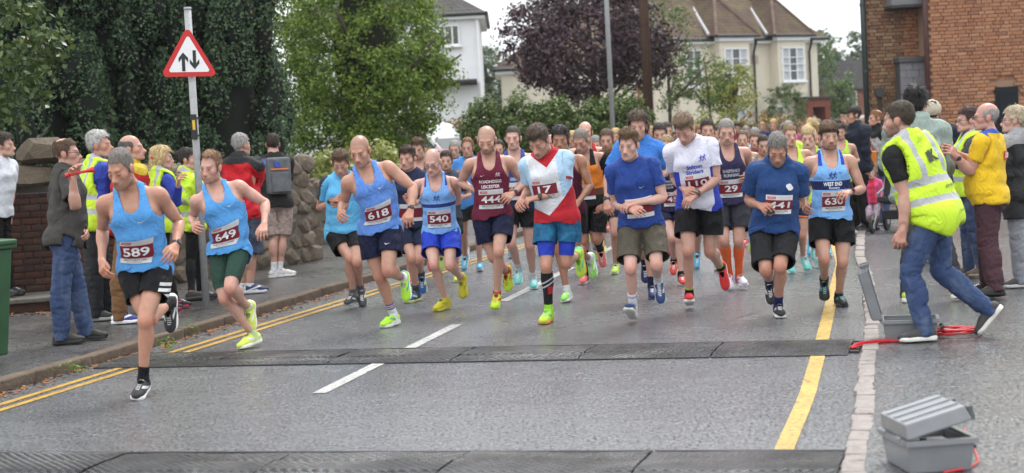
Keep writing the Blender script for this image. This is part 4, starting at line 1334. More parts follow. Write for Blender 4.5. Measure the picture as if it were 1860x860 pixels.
def leaves(name, C, N, size, mat, parent=None, aspect=.55, up=None, kind=None, droop=.25):
    """one mesh of leaf-shaped faces: centres C, outward N"""
    n = len(C); r = rng
    N = N + r.normal(0, .55, (n, 3)); N /= np.linalg.norm(N, axis=1, keepdims=True)
    A = r.normal(0, 1, (n, 3)) if up is None else np.tile(np.array(up, float), (n, 1)) + r.normal(0, .35, (n, 3))
    A -= (A * N).sum(1, keepdims=True) * N; A /= np.linalg.norm(A, axis=1, keepdims=True) + 1e-9
    B = np.cross(N, A); s = (size * r.uniform(.65, 1.35, n))[:, None]
    V = np.empty((n, 4, 3)); V[:, 0] = C - A * s * .5; V[:, 1] = C + B * s * aspect * .5 - N * s * droop * .3; V[:, 2] = C + A * s * .5 - N * s * droop * .5; V[:, 3] = C - B * s * aspect * .5 - N * s * droop * .3
    col = np.repeat(np.stack((r.random(n), r.random(n), r.random(n)), 1), 4, 0)
    o = link(name, new_mesh(name, V.reshape(-1, 3), np.arange(n * 4).reshape(-1, 4), mat, False, None, col), parent)
    if kind: o['kind'] = kind
    return o
def clump_points(c, r, n_cl, per, spread, shellp=.55, zbias=0.0):
    """leaf centres in clumps through an ellipsoid; -> C, N"""
    d = rng.normal(size=(n_cl, 3)); d /= np.linalg.norm(d, axis=1, keepdims=True)
    q = rng.random(n_cl) ** (1 / 3) * (1 - shellp) + shellp
    q = np.minimum(q * rng.uniform(.82, 1.08, n_cl), 1.1)
    cc = d * q[:, None] * np.array(r)
    cc[:, 2] += zbias
    per_i = np.full(n_cl, per)
    idx = np.repeat(np.arange(n_cl), per_i)
    sp = (spread * rng.uniform(.6, 1.4, n_cl))[idx]
    e = rng.normal(size=(len(idx), 3)); e /= np.linalg.norm(e, axis=1, keepdims=True)
    rr = rng.random(len(idx)) ** (1 / 2.2)
    loc = e * (rr * sp)[:, None] * np.array((1, 1, .75))
    C = np.array(c) + cc[idx] + loc
    N = e * .7 + d[idx] * .5 + np.array((0, 0, .35))
    return C, N
def trunk_tree(name, base, top, r, mat, parent, limbs=(), bend=.1):
    m = MB(); base, top = np.array(base, float), np.array(top, float)
    pts = [lerp(base, top, t) + np.array((math.sin(t * 3) * bend, math.cos(t * 2.3) * bend * .6, 0)) for t in np.linspace(0, 1, 7)]
    m.tube(pts, [r * (1 - .65 * t) for t in np.linspace(0, 1, 7)], 9)
    for a, t0, L, el_ in limbs:
        p0 = pts[int(t0 * 6)]; d = np.array((math.cos(a) * math.cos(el_), math.sin(a) * math.cos(el_), math.sin(el_)))
        m.tube([p0, p0 + d * L * .5 + (0, 0, .06 * L), p0 + d * L + (0, 0, .2 * L)], [r * .45, r * .28, r * .1], 7)
    return m.build(name, mat, parent, True)
BARK = stone_mat('bark', (.05, .038, .028), (.11, .09, .07), None, 9, .8)
# ================================================================ road, pavements, kerbs
def kerbL(y): return -3.86 + .253 * (y - 12.91)
RK = [(.86, 5.5), (1.54, 8.39), (1.86, 9.73), (2.38, 12.09), (2.80, 13.92), (3.30, 16.44), (3.54, 17.60), (4.12, 20.9), (4.95, 24.9)]
RKL = RK + [(4.95 + .253 * (y - 24.9), y) for y in (28, 40, 60, 90, 130)]
LKL = [(kerbL(y), y) for y in (3, 8, 13, 20, 26, 40, 60, 90, 130)]
def onR(y):
    a = np.array(RKL); return float(np.interp(y, a[:, 1], a[:, 0]))
M_ROAD = asphalt('wet_road_asphalt', (.108, .113, .123), .80)
M_PAVL = asphalt('left_pavement_asphalt', (.052, .051, .051), .45, brown=.35)
M_PAVR = asphalt('right_pavement_asphalt', (.085, .089, .096), .9, brown=.45)
gm = NB('ground_earth'); gp = gm.pos(); gm.base(gm.mix(gm.rng(gm.noise(.8, 5, .6, gp), .4, .6), (.045, .04, .03), (.05, .07, .025))); gm.set(rough=.95); gm.bump(gm.noise(12, 4, .6, gp), .6, .05)
me = bpy.data.meshes.new('ground'); me.from_pydata([(-400, -60, -.02), (400, -60, -.02), (400, 900, -.02), (-400, 900, -.02)], [], [(0, 1, 2, 3)]); me.materials.append(gm.m)
link('ground', me)['kind'] = 'structure'
ys = np.concatenate((np.linspace(3, 30, 28), (40, 60, 90, 130)))
strip('road', [(kerbL(y) - .02, y) for y in ys], [(onR(y) + .02, y) for y in ys], 0.0, M_ROAD, 'structure')
# left pavement, a kerb's height above the road
PZ = .085
def wallx(y): return np.interp(y, [3, 18.6, 19.4, 24.1, 26.5, 31, 60, 130], [-7.8, -5.75, -5.35, -3.05, -2.35, -1.5, 5.6, 22])
yl = np.concatenate((np.linspace(3, 33, 31), (40, 60, 90, 130)))
strip('pavement', [(wallx(y) - 1.2, y) for y in yl], [(kerbL(y) - .13, y) for y in yl], PZ, M_PAVL, 'structure')
yr = np.concatenate((np.linspace(5.5, 26, 22), (28, 30)))
strip('pavement', [(onR(y) + .122, y) for y in yr], [(30, y) for y in yr], .03, M_PAVR, 'structure')
strip('side_street', [(onR(y) + .1, y) for y in (30, 40, 60, 90, 130)], [(60, y) for y in (30, 40, 60, 90, 130)], .012, M_PAVL, 'structure')
# stone kerb on the left: long worn blocks
kr = empty('kerb', (kerbL(14), 14, 0)); kr['kind'] = 'structure'
M_KERBL = stone_mat('kerb_stone_mossy', (.085, .060, .042), (.16, .118, .085), (.05, .05, .02), 5, .9)
M_SETT = stone_mat('granite_sett', (.26, .225, .21), (.36, .32, .30), (.12, .10, .08), 9, .8, .55)
def sett_mesh(name, l, w, h, seed, jit=.012, round_=.012):
    r = np.random.default_rng(seed); bm = bmesh.new(); bmesh.ops.create_cube(bm, size=1.0)
    for v in bm.verts:
        v.co = Vector((v.co.x * w, v.co.y * l, (v.co.z - .5) * h)) + Vector(r.uniform(-jit, jit, 3))
        if v.co.z > -h * .5: v.co.z = r.uniform(-jit * .5, jit * .5)
    bmesh.ops.bevel(bm, geom=list(bm.edges), offset=round_, segments=2, affect='EDGES', profile=.6)
    me = bpy.data.meshes.new(name); bm.to_mesh(me); bm.free()
    me.polygons.foreach_set('use_smooth', np.ones(len(me.polygons), bool))
    return me
kb = [sett_mesh('kerb_stone', .90, .13, .16, k, .007, .018) for k in range(4)]
for m_ in kb: m_.materials.append(M_KERBL)
L = resample([(kerbL(y) - .065, y) for y in (5, 13, 26, 50)], .905)
a0 = math.atan2(.253, 1)
for i, p in enumerate(L):
    if p[1] > 46: break
    o = link('kerb_stone', kb[i % 4], kr); o.location = (p[0] - kerbL(14), p[1] - 14, PZ + .006 + rng.uniform(-.006, .004)); o.rotation_euler = (rng.uniform(-.01, .01), 0, -a0 + rng.uniform(-.008, .008))
kr2 = empty('kerb', (onR(14), 14, 0)); kr2['kind'] = 'structure'
sb = [sett_mesh('sett', l, .118, .10, 20 + k, .007, .010) for k, l in enumerate((.17, .20, .23, .15, .19, .26))]
for m_ in sb: m_.materials.append(M_SETT)
L = resample([(onR(y) + .07, y) for y in (5.5, 7, 8.39, 9.73, 12.09, 13.92, 16.44, 17.6, 20.9, 24.9, 27)], .02)
i = 0; k = 0
while i < len(L) - 16:
    l = (.17, .20, .23, .15, .19, .26)[k % 6]; j = i + int(l / .02 * .5); t = L[min(j + 4, len(L) - 1)] - L[max(j - 4, 0)]
    o = link('sett', sb[k % 6], kr2); o.location = (L[j][0] - onR(14) + rng.uniform(-.008, .008), L[j][1] - 14, .034 + rng.uniform(-.008, .006)); o.rotation_euler = (rng.uniform(-.02, .02), rng.uniform(-.02, .02), -math.atan2(t[0], t[1]) + rng.uniform(-.04, .04))
    i += int((l + .004) / .02); k = int(rng.integers(0, 6)) if rng.random() < .8 else k + 1
# painted lines
M_YEL, M_WHT = paint_mat('yellow_road_paint', (.50, .285, .03)), paint_mat('white_road_paint', (.46, .46, .445))
M_YELP = paint_mat('worn_yellow_road_paint', (.55, .36, .075))
def line(name, pts, w, mat, z=.004, label=None):
    P = resample(pts, .5); o = strip(name, offset_line(P, -w / 2), offset_line(P, w / 2), z, mat, 'structure'); return o
GL = [G(x, y) for x, y in ((-160, 787), (0, 741), (240, 676), (440, 613), (640, 553), (860, 474))]
d0 = nrm((GL[-1] - GL[0])[:2])
base = np.array(GL[1][:2])
for off_ in (-.075, .075):
    P = np.array([base + d0 * t for t in (-6, 0, 5, 10, 20, 40, 80)]); line('road_line', offset_line(P, off_), .072, M_YEL)
line('road_line', [G(1350, 940)[:2], G(1418, 832)[:2], G(1466, 720)[:2], G(1493, 620)[:2], G(1512, 540)[:2], G(1527, 478)[:2], (onR(24) - .32, 24), (onR(30) - .32, 30)], .105, M_YELP)
wd = nrm(np.array(G(915, 548)[:2]) - np.array(G(578, 716)[:2])); w0 = np.array(G(578, 716)[:2]) + wd * .02
for k in range(-2, 9):
    line('road_line', [w0 + wd * (6 * k), w0 + wd * (6 * k + (3.6 if k == -1 else 4))], .105, M_WHT)
# ================================================================ timing mats: panels of ribbed rubber
def mat_material():
    b = NB('black_rubber_mat'); p = b.obj()
    s = b.n('SeparateXYZ'); b.l(p, s.inputs[0])
    b.base(b.mix(b.rng(b.noise(7, 4, .6, b.pos()), .4, .65), (.014, .014, .015), (.034, .035, .038)))
    w1 = b.math('SINE', b.math('MULTIPLY', b.math('ADD', s.outputs[0], s.outputs[1]), 105.0)); w2 = b.math('SINE', b.math('MULTIPLY', b.math('SUBTRACT', s.outputs[0], s.outputs[1]), 105.0))
    h = b.math('MAXIMUM', w1, w2)
    b.l(b.bump(h, .85, .009).outputs[0], b.b.inputs['Coat Normal']); b.set(rough=b.rng(b.noise(1.7, 3, .6, b.pos()), .42, .58, .46, .26), spec=.30, coat=b.rng(b.noise(1.3, 3, .6, b.pos()), .42, .62, .0, .9)); b.b.inputs['Coat Roughness'].default_value = .16
    return b.m
M_MAT = mat_material(); M_MATEDGE = plain('mat_edge_rubber', (.018, .018, .02), .35)
def timing_mat(a, b_, depth, label, group, step=1.02, gap=.006):
    a, b_ = np.array(a[:2]), np.array(b_[:2]); d = nrm(b_ - a); n = np.array((-d[1], d[0])); ang = math.atan2(d[1], d[0]); Lm = np.linalg.norm(b_ - a)
    r = empty('timing_mat', (*(a + b_) / 2, 0), label, 'timing mat', group); r.rotation_euler = (0, 0, ang)
    k = int(math.ceil(Lm / step)); st = Lm / k
    for i in range(k):
        x0 = -Lm / 2 + i * st; hw = st / 2 - gap
        m = MB(); prof = [(-depth / 2, .006), (-depth / 2 + .10, .020), (-.16, .018), (-.12, .026), (.12, .026), (.16, .018), (depth / 2 - .10, .020), (depth / 2, .006)]
        V, F = [], []
        nx = 4
        tw = rng.uniform(-.004, .004, (nx + 1, len(prof)))
        for q in range(nx + 1):
            for j, (yy, zz) in enumerate(prof): V.append((x0 + st / 2 - hw + 2 * hw * q / nx, yy, zz + tw[q, j]))
        npf = len(prof)
        for q in range(nx):
            for j in range(npf - 1): F.append((q * npf + j, (q + 1) * npf + j, (q + 1) * npf + j + 1, q * npf + j + 1))
        m.add(V, F)
        m.add([(v[0], v[1], .004) for v in V if v[1] in (-depth / 2, depth / 2)], [])
        o = m.build('mat_panel', M_MAT, r, False)
        md = o.modifiers.new('t', 'SOLIDIFY'); md.thickness = .005; md.offset = -1
    for i in range(k):
        for side in (-1, 1):
            x0 = -Lm / 2 + i * st; m = MB(); m.box((x0 + st / 2, side * (depth / 2 + .012), .006), (st / 2 - gap, .014, .005)); m.build('edge_strip', M_MATEDGE, r, bev=.002)
    for t in range(5): MB().box((Lm / 2 + .035, -depth * .35 + t * depth * .17, .012), (.035, .028, .008)).build('connector', M_MATEDGE, r, bev=.002)
    return r
timing_mat(G(205, 662) + (0, .18, 0), G(1548, 632), .82, 'long black ribbed rubber mat under the leading runners feet', 'timing mats across the road')
timing_mat(G(-120, 854), G(1528, 853), .90, 'black ribbed rubber mat nearest the camera along the bottom', 'timing mats across the road')
# ================================================================ left side: walls, conifers, shrub, sign, bin
M_RUBBLE = stone_mat('rubble_stone', (.11, .085, .064), (.21, .165, .125), (.27, .23, .185), 5, .9)
M_MORTAR = stone_mat('old_mortar', (.13, .115, .095), (.20, .18, .15), None, 11, .8)
M_OLDBRICK = brick_mat('old_red_brick', [(.060, .026, .02), (.085, .036, .026), (.045, .024, .02), (.10, .05, .035)])
M_DARKMORTAR = stone_mat('dark_mortar', (.04, .035, .03), (.07, .06, .05), None, 12, .8)
def rock_mesh(name, seed, sx, sy, sz, mat):
    r = np.random.default_rng(seed); bm = bmesh.new(); bmesh.ops.create_icosphere(bm, subdivisions=2, radius=1.0)
    dirs = [nrm(r.normal(size=3)) for _ in range(9)]; hs = r.uniform(.62, .95, 9)
    for v in bm.verts:
        p = np.array(v.co)
        for d, h in zip(dirs, hs):
            q = p @ d
            if q > h: p = p - d * (q - h)
        p = np.clip(p, -.82, .82); v.co = Vector((p[0] * sx, p[1] * sy, p[2] * sz))
    me = bpy.data.meshes.new(name); bm.to_mesh(me); bm.free(); me.materials.append(mat)
    return me
def rubble_wall(a, b, h, thick, label, zb=PZ, top_irreg=.18, seed=0, size=.30):
    a, b = np.array(a, float), np.array(b, float); d = b - a; Lw = np.linalg.norm(d); ang = math.atan2(d[1], d[0])
    r = empty('stone_wall', (*((a + b) / 2), zb), label, 'wall'); r.rotation_euler = (0, 0, ang)
    rr = np.random.default_rng(seed)
    m = MB(); nseg = 8
    prof = [(-Lw / 2 + Lw * k / nseg, h - .10 + rr.uniform(-top_irreg, .02)) for k in range(nseg + 1)]
    m.prism([(-Lw / 2, 0), (Lw / 2, 0)] + prof[::-1], -thick * .46, thick * .46); m.build('mortar_core', M_MORTAR, r)
    var = [rock_mesh('stone', seed * 50 + k, 1, 1, 1, M_RUBBLE) for k in range(8)]
    z = size * .35
    while z < h:
        x = -Lw / 2 + rr.uniform(0, .1); rowh = size * rr.uniform(.6, .95)
        while x < Lw / 2:
            w = size * rr.uniform(.7, 1.7)
            for side in (-1, 1):
                if side > 0 and z < h - .4: continue
                o = link('stone', var[int(rr.integers(8))], r); o.location = (x + w / 2, side * thick * .36, z + rr.uniform(-.02, .02)); o.scale = (w * .62, thick * rr.uniform(.22, .34), rowh * .66); o.rotation_euler = (rr.uniform(-.15, .15), rr.uniform(-.35, .35), rr.uniform(-.15, .15))
            x += w * .98
        z += rowh * .92
    # the stones of the rough end face
    z = size * .3
    while z < h - .05:
        rowh = size * rr.uniform(.6, .9)
        for yy in (-thick * .24, thick * .22):
            o = link('stone', var[int(rr.integers(8))], r); o.location = (Lw / 2 + .01, yy, z); o.scale = (.07, thick * .30, rowh * .62)
        z += rowh * .9
    return r
rubble_wall((-5.05, 20.1), (-3.0, 24.2), 1.52, .42, 'rough grey rubble stone wall ending beside the man with the backpack', seed=3)
rubble_wall((-3.6, 27.6), (-1.35, 31.5), 1.05, .45, 'low dark stone wall under the variegated hedge', seed=5, size=.36)
# brick pier and gateway wall behind the green bin
bw = empty('brick_wall', (-5.35, 19.55, PZ), 'dark red brick garden wall topped with big sandstone blocks behind the bin', 'wall'); bw.rotation_euler = (0, 0, rad(20))
MB().box((0, .06, .66), (1.30, .10, .66)).build('mortar_core', M_DARKMORTAR, bw)
bm_ = [sett_mesh('brick', .215, .065, .10, 60 + k, .003, .004) for k in range(3)]
for q in bm_: q.materials.append(M_OLDBRICK)
for row in range(16):
    for k in range(-6, 6):
        x = k * .226 + (.113 if row % 2 else 0) + .05
        if abs(x) > 1.22: continue
        o = link('brick', bm_[(row + k) % 3], bw); o.location = (x, -.03, .14 + row * .0755); o.rotation_euler = (rad(90) * 0, 0, rad(90)); o.scale = (1.0, 1, .66)
M_SAND = stone_mat('sandstone_block', (.10, .078, .056), (.16, .125, .09), (.05, .045, .035), 6, 1.0)
for k, (x, z, w, h) in enumerate(((.55, 1.46, .62, .26), (-.15, 1.45, .74, .24), (-.62, 1.72, .42, .30), (.12, 1.72, .56, .26), (-.95, 1.46, .55, .3), (-.78, 1.98, .30, .34))):
    o = link('block', rock_mesh('block', 80 + k, w * .62, .24, h * .70, M_SAND), bw); o.location = (x, .05, z)
stp = empty('doorstep', (-5.55, 18.75, PZ), 'worn stone step on red bricks beside the bin', 'step'); stp.rotation_euler = (0, 0, rad(18))
MB().box((0, .1, .05), (1.05, .40, .05)).build('riser', M_OLDBRICK, stp, bev=.01); MB().box((0, .1, .125), (1.10, .45, .025)).build('tread', stone_mat('step_slab', (.09, .085, .07), (.14, .13, .11), (.05, .06, .03), 7, .5), stp, bev=.012)
# wrought iron gate standing open against the wall
gt = empty('iron_gate', (-5.35, 19.28, PZ), 'black scrolled iron gate folded back against the brick wall', 'gate'); gt.rotation_euler = (0, 0, rad(20))
M_IRON = plain('black_iron', (.012, .012, .013), .45)
MB().tube([(-.55, 0, .05), (-.55, 0, 1.25)], .011, 6).build('frame_bar', M_IRON, gt); MB().tube([(.42, 0, .05), (.42, 0, 1.25)], .011, 6).build('frame_bar', M_IRON, gt)
MB().tube([(-.55, 0, 1.25), (.42, 0, 1.25)], .010, 6).build('frame_bar', M_IRON, gt); MB().tube([(-.55, 0, .12), (.42, 0, .12)], .010, 6).build('frame_bar', M_IRON, gt)
for k in range(5):
    x = -.40 + k * .165
    MB().tube([(x, 0, .12), (x, 0, 1.25)], .006, 5).build('upright', M_IRON, gt)
    for z0, sg in ((.45, 1), (.85, -1), (1.1, 1)):
        MB().tube([(x + .06 * sg * (1 - t * .7) * math.cos(t * 7), 0, z0 + .07 * (1 - t * .7) * math.sin(t * 7)) for t in np.linspace(0, 1, 14)], .005, 5).build('scroll', M_IRON, gt)
# ---- conifers
M_CON = leaf_mat('cypress_foliage', (.024, .056, .030), (.085, .145, .062), .6, .1)
M_CONIN = plain('cypress_shade_core', (.006, .010, .006), .95)  # near-black on solid cores: shade of the gaps between plumes put into the colour
def conifer(base, R_, H, label, seed, n_pl=95, per=430):
    r = np.random.default_rng(seed); root = empty('conifer_tree', base, label, 'tree', 'tall dark conifers behind the wall')
    trunk_tree('trunk', (0, 0, -.3), (0, 0, H * .9), .16, BARK, root, bend=.04)
    MB().tube([(0, 0, .1), (0, 0, 1.0), (0, 0, H * .5), (0, 0, H * .95)], [R_ * .3, R_ * .5, R_ * .5, R_ * .15], 12).build('filler_core', M_CONIN, root, True)
    C, N = [], []; CV, CF = [], []
    ib = bmesh.new(); bmesh.ops.create_icosphere(ib, subdivisions=1, radius=1.0); IV = np.array([v.co[:] for v in ib.verts]); IF = [tuple(v.index for v in f.verts) for f in ib.faces]; ib.free()
    for k in range(n_pl):
        z = H * (.02 + .93 * (k / n_pl)) + r.uniform(-.2, .2); a = r.uniform(0, 2 * math.pi)
        rad_ = R_ * (1 - .35 * (z / H) ** 2) * r.uniform(.60, .98)
        c = np.array((math.cos(a) * rad_, math.sin(a) * rad_, z)); out = np.array((math.cos(a), math.sin(a), 0))
        L_ = r.uniform(.5, 1.1); w = r.uniform(.15, .28)
        ax = nrm(out * .28 + np.array((0, 0, 1.0)) + r.normal(0, .10, 3))
        e = r.normal(size=(per, 3)); e /= np.linalg.norm(e, axis=1, keepdims=True)
        t = r.random(per) ** .8 * 2 - 1
        prof = np.sqrt(np.maximum(.03, 1 - t * t)) * (1 - .35 * t)
        e = e - (e @ ax)[:, None] * ax; e /= np.linalg.norm(e, axis=1, keepdims=True)
        rr = w * prof * (.82 + .25 * r.random(per)) * (1 + .22 * np.sin(t * 11 + k) * np.sin(np.arctan2(e[:, 1], e[:, 0]) * 4 + k))
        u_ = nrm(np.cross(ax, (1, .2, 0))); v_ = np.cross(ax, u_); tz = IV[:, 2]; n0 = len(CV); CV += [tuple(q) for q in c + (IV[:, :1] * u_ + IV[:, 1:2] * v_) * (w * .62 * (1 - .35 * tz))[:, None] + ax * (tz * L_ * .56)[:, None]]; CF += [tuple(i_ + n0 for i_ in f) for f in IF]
        C.append(c + ax * (t * L_ * .6)[:, None] + e * rr[:, None]); N.append(e * .9 + ax * .35)
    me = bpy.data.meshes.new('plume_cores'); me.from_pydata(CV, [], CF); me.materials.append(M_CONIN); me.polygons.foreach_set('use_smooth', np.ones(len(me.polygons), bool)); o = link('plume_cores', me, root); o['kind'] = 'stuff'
    o = leaves('foliage', np.concatenate(C), np.concatenate(N), .052, M_CON, root, .62, droop=.2)
    return root
for k, (x, y, R_, H) in enumerate(((-4.32, 26.2, 1.12, 7.6), (-5.65, 25.6, 1.25, 7.6), (-6.75, 24.2, 1.25, 7.4), (-8.3, 25.0, 1.3, 7.4))):
    conifer((x, y, 0), R_, H, ('conifer at the right end of the dark row, next to the bright green tree', 'second conifer from the bright green tree, right behind the warning sign', 'conifer left of the warning sign, above the grey-haired man', 'leftmost conifer, behind the leafy shrub')[k], 11 + k, 240 if k < 3 else 120, 430)
# leafy shrub
M_SHRUB = leaf_mat('shrub_leaf', (.035, .065, .02), (.10, .14, .04), .35, .2)
sh = empty('leafy_shrub', (-6.05, 20.4, 0), 'broad-leaved shrub with a few red leaves above the brick wall', 'shrub')
C, N = clump_points((0, 0, 3.05), (.95, .6, .95), 90, 26, .22, .5)
leaves('foliage', C, N, .105, M_SHRUB, sh, .5)
trunk_tree('stem', (0, 0, 0), (0, 0, 2.9), .05, BARK, sh, [(0.5, .6, .8, .7), (2.5, .7, .8, .6), (4.2, .5, .8, .8)])
# ---- warning sign
sg = G(375, 560, PZ); sgn = empty('road_sign', sg, 'triangular two-way traffic warning sign on a grey pole', 'sign')
M_GALV = stone_mat('galvanised_steel', (.30, .31, .32), (.42, .43, .44), (.24, .24, .24), 14, .1, .45)
MB().tube([(0, 0, 0), (0, 0, 3.08)], .037, 14).build('pole', M_GALV, sgn, True)
MB().tube([(0, 0, 3.08), (0, 0, 3.11)], .039, 14).build('pole_cap', M_GALV, sgn, True)
fc = empty('face_tmp', (0, 0, 0)); COL.objects.unlink(fc); bpy.data.objects.remove(fc)
def tri(s, cr=.04, n=5):
    """rounded triangle, side s"""
    h = s * math.sqrt(3) / 2; P = []
    for cx, cz, a0 in ((0, h * 2 / 3, 90), (-s / 2, -h / 3, 210), (s / 2, -h / 3, 330)):
        c = np.array((cx, cz)); ic = c * (1 - 2 * cr / np.linalg.norm(c))
        for t in np.linspace(-60, 60, n): P.append(tuple(ic + cr * np.array((math.cos(rad(a0 + t)), math.sin(rad(a0 + t))))))
    return P
SM = Matrix.Translation((-.01, -.062, 2.57)) @ Matrix.Rotation(rad(24), 4, 'Z') @ Matrix.Rotation(rad(1), 4, 'Y')
MB().prism(tri(.60), -.006, .006, SM).build('plate', plain('sign_red', (.52, .012, .014), .35, var=.05), sgn)
MB().prism(tri(.44, .018), -.009, -.0055, SM).build('face', plain('sign_white', (.74, .75, .76), .35, var=.04), sgn)
def arrow_sh(x, up):
    s = 1 if up else -1; P = [(x - .020, -.13 * s), (x + .020, -.13 * s), (x + .020, .03 * s), (x + .058, -.02 * s), (x + .058, .035 * s), (x, .105 * s), (x - .058, .035 * s), (x - .058, -.02 * s), (x - .020, .03 * s)]
    return [(a * .85, b * .82 - .012) for a, b in P]
for x, u in ((-.068, True), (.068, False)): MB().prism(arrow_sh(x, u), -.012, -.0085, SM).build('arrow', plain('sign_black', (.012, .012, .012), .4, var=0), sgn)
for z in (2.46, 2.68): MB().tube([(-.02, -.04, z), (.02, -.04, z)], .010, 8).build('clamp', M_GALV, sgn)
MB().box((.0, -.048, 1.88), (.030, .008, .13)).build('black_tag', plain('tag_black', (.012, .012, .012), .5), sgn, bev=.002); MB().box((.0, -.058, 1.90), (.014, .002, .05)).build('tag_mark', plain('tag_yellow', (.6, .4, .03), .5), sgn)
for z in (1.78, 1.96): MB().tube([(0, 0, z), (0, 0, z + .02)], .046, 12).build('strap_band', plain('tag_black', (.012, .012, .012), .5), sgn)
# ---- wheelie bin at the left edge
bp = G(-52, 664, PZ); bn = empty('wheelie_bin', bp, 'green wheelie bin cut off by the left edge', 'bin')
M_BIN = plain('bin_green_plastic', (.018, .075, .028), .5, var=.2, scale=6)
def frustum(m, w0, d0, w1, d1, z0, z1):
    V = [(sx * w, sy * d, z) for z, w, d in ((z0, w0, d0), (z1, w1, d1)) for sx, sy in ((-1, -1), (1, -1), (1, 1), (-1, 1))]
    return m.add(V, [(3, 2, 1, 0), (4, 5, 6, 7)] + [(i, (i + 1) % 4, (i + 1) % 4 + 4, i + 4) for i in range(4)])
frustum(MB(), .20, .24, .27, .30, .07, .98).build('tub', M_BIN, bn, bev=.015); MB().box((0, 0, 1.0), (.30, .33, .02)).build('rim', M_BIN, bn, bev=.01)
MB().box((0, -.01, 1.045), (.29, .34, .022), rx=.03).build('lid', M_BIN, bn, bev=.014); MB().tube([(-.2, .36, 1.03), (.2, .36, 1.03)], .016, 8).build('handle', M_BIN, bn)
for sx in (-1, 1):
    w = MB().tube([(sx * .23, .16, .10), (sx * .285, .16, .10)], .10, 22).build('wheel', plain('bin_tyre', (.012, .012, .012), .6), bn); MB().tube([(sx * .285, .16, .10), (sx * .292, .16, .10)], .045, 14).build('hub', plain('bin_hub', (.03, .03, .03), .5), w)
bn.rotation_euler = (0, 0, rad(60)); bn.scale = (.95, .95, .95)
# ---- variegated hedge and the big green tree
M_VAR = leaf_mat('variegated_leaf', (.16, .20, .05), (.38, .38, .15), .45, .25)
M_GREEN = leaf_mat('lime_green_leaf', (.065, .125, .018), (.22, .30, .045), .45, .35)
M_DKFILL = plain('inner_shade_fill', (.018, .022, .010), .95)  # dark colour painted on solid fillers as the shade deep inside crowns and hedges
hd = empty('variegated_hedge', (-2.35, 29.8, 0), 'pale variegated hedge over the low stone wall', 'hedge')
C, N = clump_points((-.1, -.3, 1.05), (1.25, .9, .62), 200, 42, .20, .5); leaves('foliage', C, N, .085, M_VAR, hd, .6)
MB().tube([(0, .3, 0), (0, .3, 1.7)], [.25, .2], 10).build('filler_core', M_DKFILL, hd, True)
def broad_tree(name, base, c, r, n_cl, per, spread, size, mat, label, trunk_r=.14, shell_=.5, core=True, group=None, limbs=None, extra=()):
    root = empty(name, base, label, 'tree', group)
    C, N = clump_points(c, r, n_cl, per, spread, shell_)
    for (c2, r2, n2) in extra:
        a, b = clump_points(c2, r2, n2, per, spread, shell_); C, N = np.concatenate((C, a)), np.concatenate((N, b))
    leaves('crown', C, N, size, mat, root, .6)
    limbs = limbs or [(k * 1.05 + .3, .55 + .06 * (k % 5), max(r[0], r[2]) * .75, .35 + .12 * (k % 4)) for k in range(7)]
    trunk_tree('trunk', (0, 0, -.2), (c[0] * .8, c[1] * .8, c[2] + r[2] * .4), trunk_r, BARK, root, limbs)
    if core: MB().tube([np.array(c) + (0, .3, -r[2] * .5), np.array(c) + (0, .3, 0), np.array(c) + (0, .3, r[2] * .5)], [r[0] * .30, r[0] * .42, r[0] * .2], 9).build('filler_core', M_DKFILL, root, True)
    return root
broad_tree('green_tree', (-2.75, 34.5, 0), (.0, 0, 3.6), (1.65, 1.6, 2.7), 680, 70, .31, .072, M_GREEN, 'big bright green leafy tree in front of the white house', .2, .45, extra=[((.9, -.1, 2.5), (.75, .8, .7), 60), ((1.35, 0, 3.0), (.45, .5, .35), 24), ((-.6, -.5, 1.6), (1.2, .8, .9), 70), ((-1.5, .2, 3.2), (.8, .8, 1.8), 110)])
# ---- clipped hedge, purple tree, other garden trees
M_HEDGE = leaf_mat('beech_hedge_leaf', (.038, .07, .016), (.125, .18, .035), .45, .25)
he = empty('garden_hedge', (.9, 38.5, 0), 'long clipped green hedge beneath the purple tree', 'hedge')
MB().box((0, .1, .9), (1.4, .2, .85)).build('filler_core', M_DKFILL, he)
_q = [clump_points((x, 0, 1.22), (.66, .55, 1.28), 240, 46, .22, .6) for x in (-1.35, -.55, .3, 1.1, 1.75)]
leaves('foliage', np.concatenate([q[0] for q in _q]), np.concatenate([q[1] for q in _q]), .08, M_HEDGE, he, .6)
M_PURP = leaf_mat('purple_plum_leaf', (.030, .016, .024), (.095, .050, .066), .4, .15)
broad_tree('purple_plum_tree', (2.1, 42.5, 0), (.0, 0, 3.85), (1.95, 1.5, 1.5), 380, 44, .34, .10, M_PURP, 'dark purple-leaved plum tree in front of the cream house', .13, .55, False, extra=[((-1.3, 0, 3.9), (.9, .8, 1.1), 46), ((1.25, 0, 3.5), (1.05, .8, .9), 56), ((.1, 0, 5.1), (1.5, .9, .9), 60)])
M_SOFT = leaf_mat('soft_green_leaf', (.05, .09, .03), (.13, .19, .07), .5, .3); M_YG = leaf_mat('yellow_green_leaf', (.12, .15, .02), (.30, .30, .06), .5, .3); M_RUST = leaf_mat('rusty_hedge_leaf', (.10, .11, .02), (.28, .15, .04), .5, .25)
broad_tree('birch_tree', (4.35, 47, 0), (0, 0, 3.9), (.75, .7, 2.3), 95, 36, .30, .085, M_SOFT, 'slender pale green tree right of the telegraph pole', .07, .35, False)
broad_tree('small_garden_tree', (5.55, 48, 0), (0, 0, 2.9), (.7, .7, .9), 36, 34, .30, .09, M_SOFT, 'small dark-branched green tree left of the cream house windows', .06, .35, False)
broad_tree('small_garden_tree', (7.2, 56, 0), (0, 0, 2.75), (.95, .8, .95), 80, 44, .27, .085, M_YG, 'round yellow-green tree against the cream house', .08, .5, True)
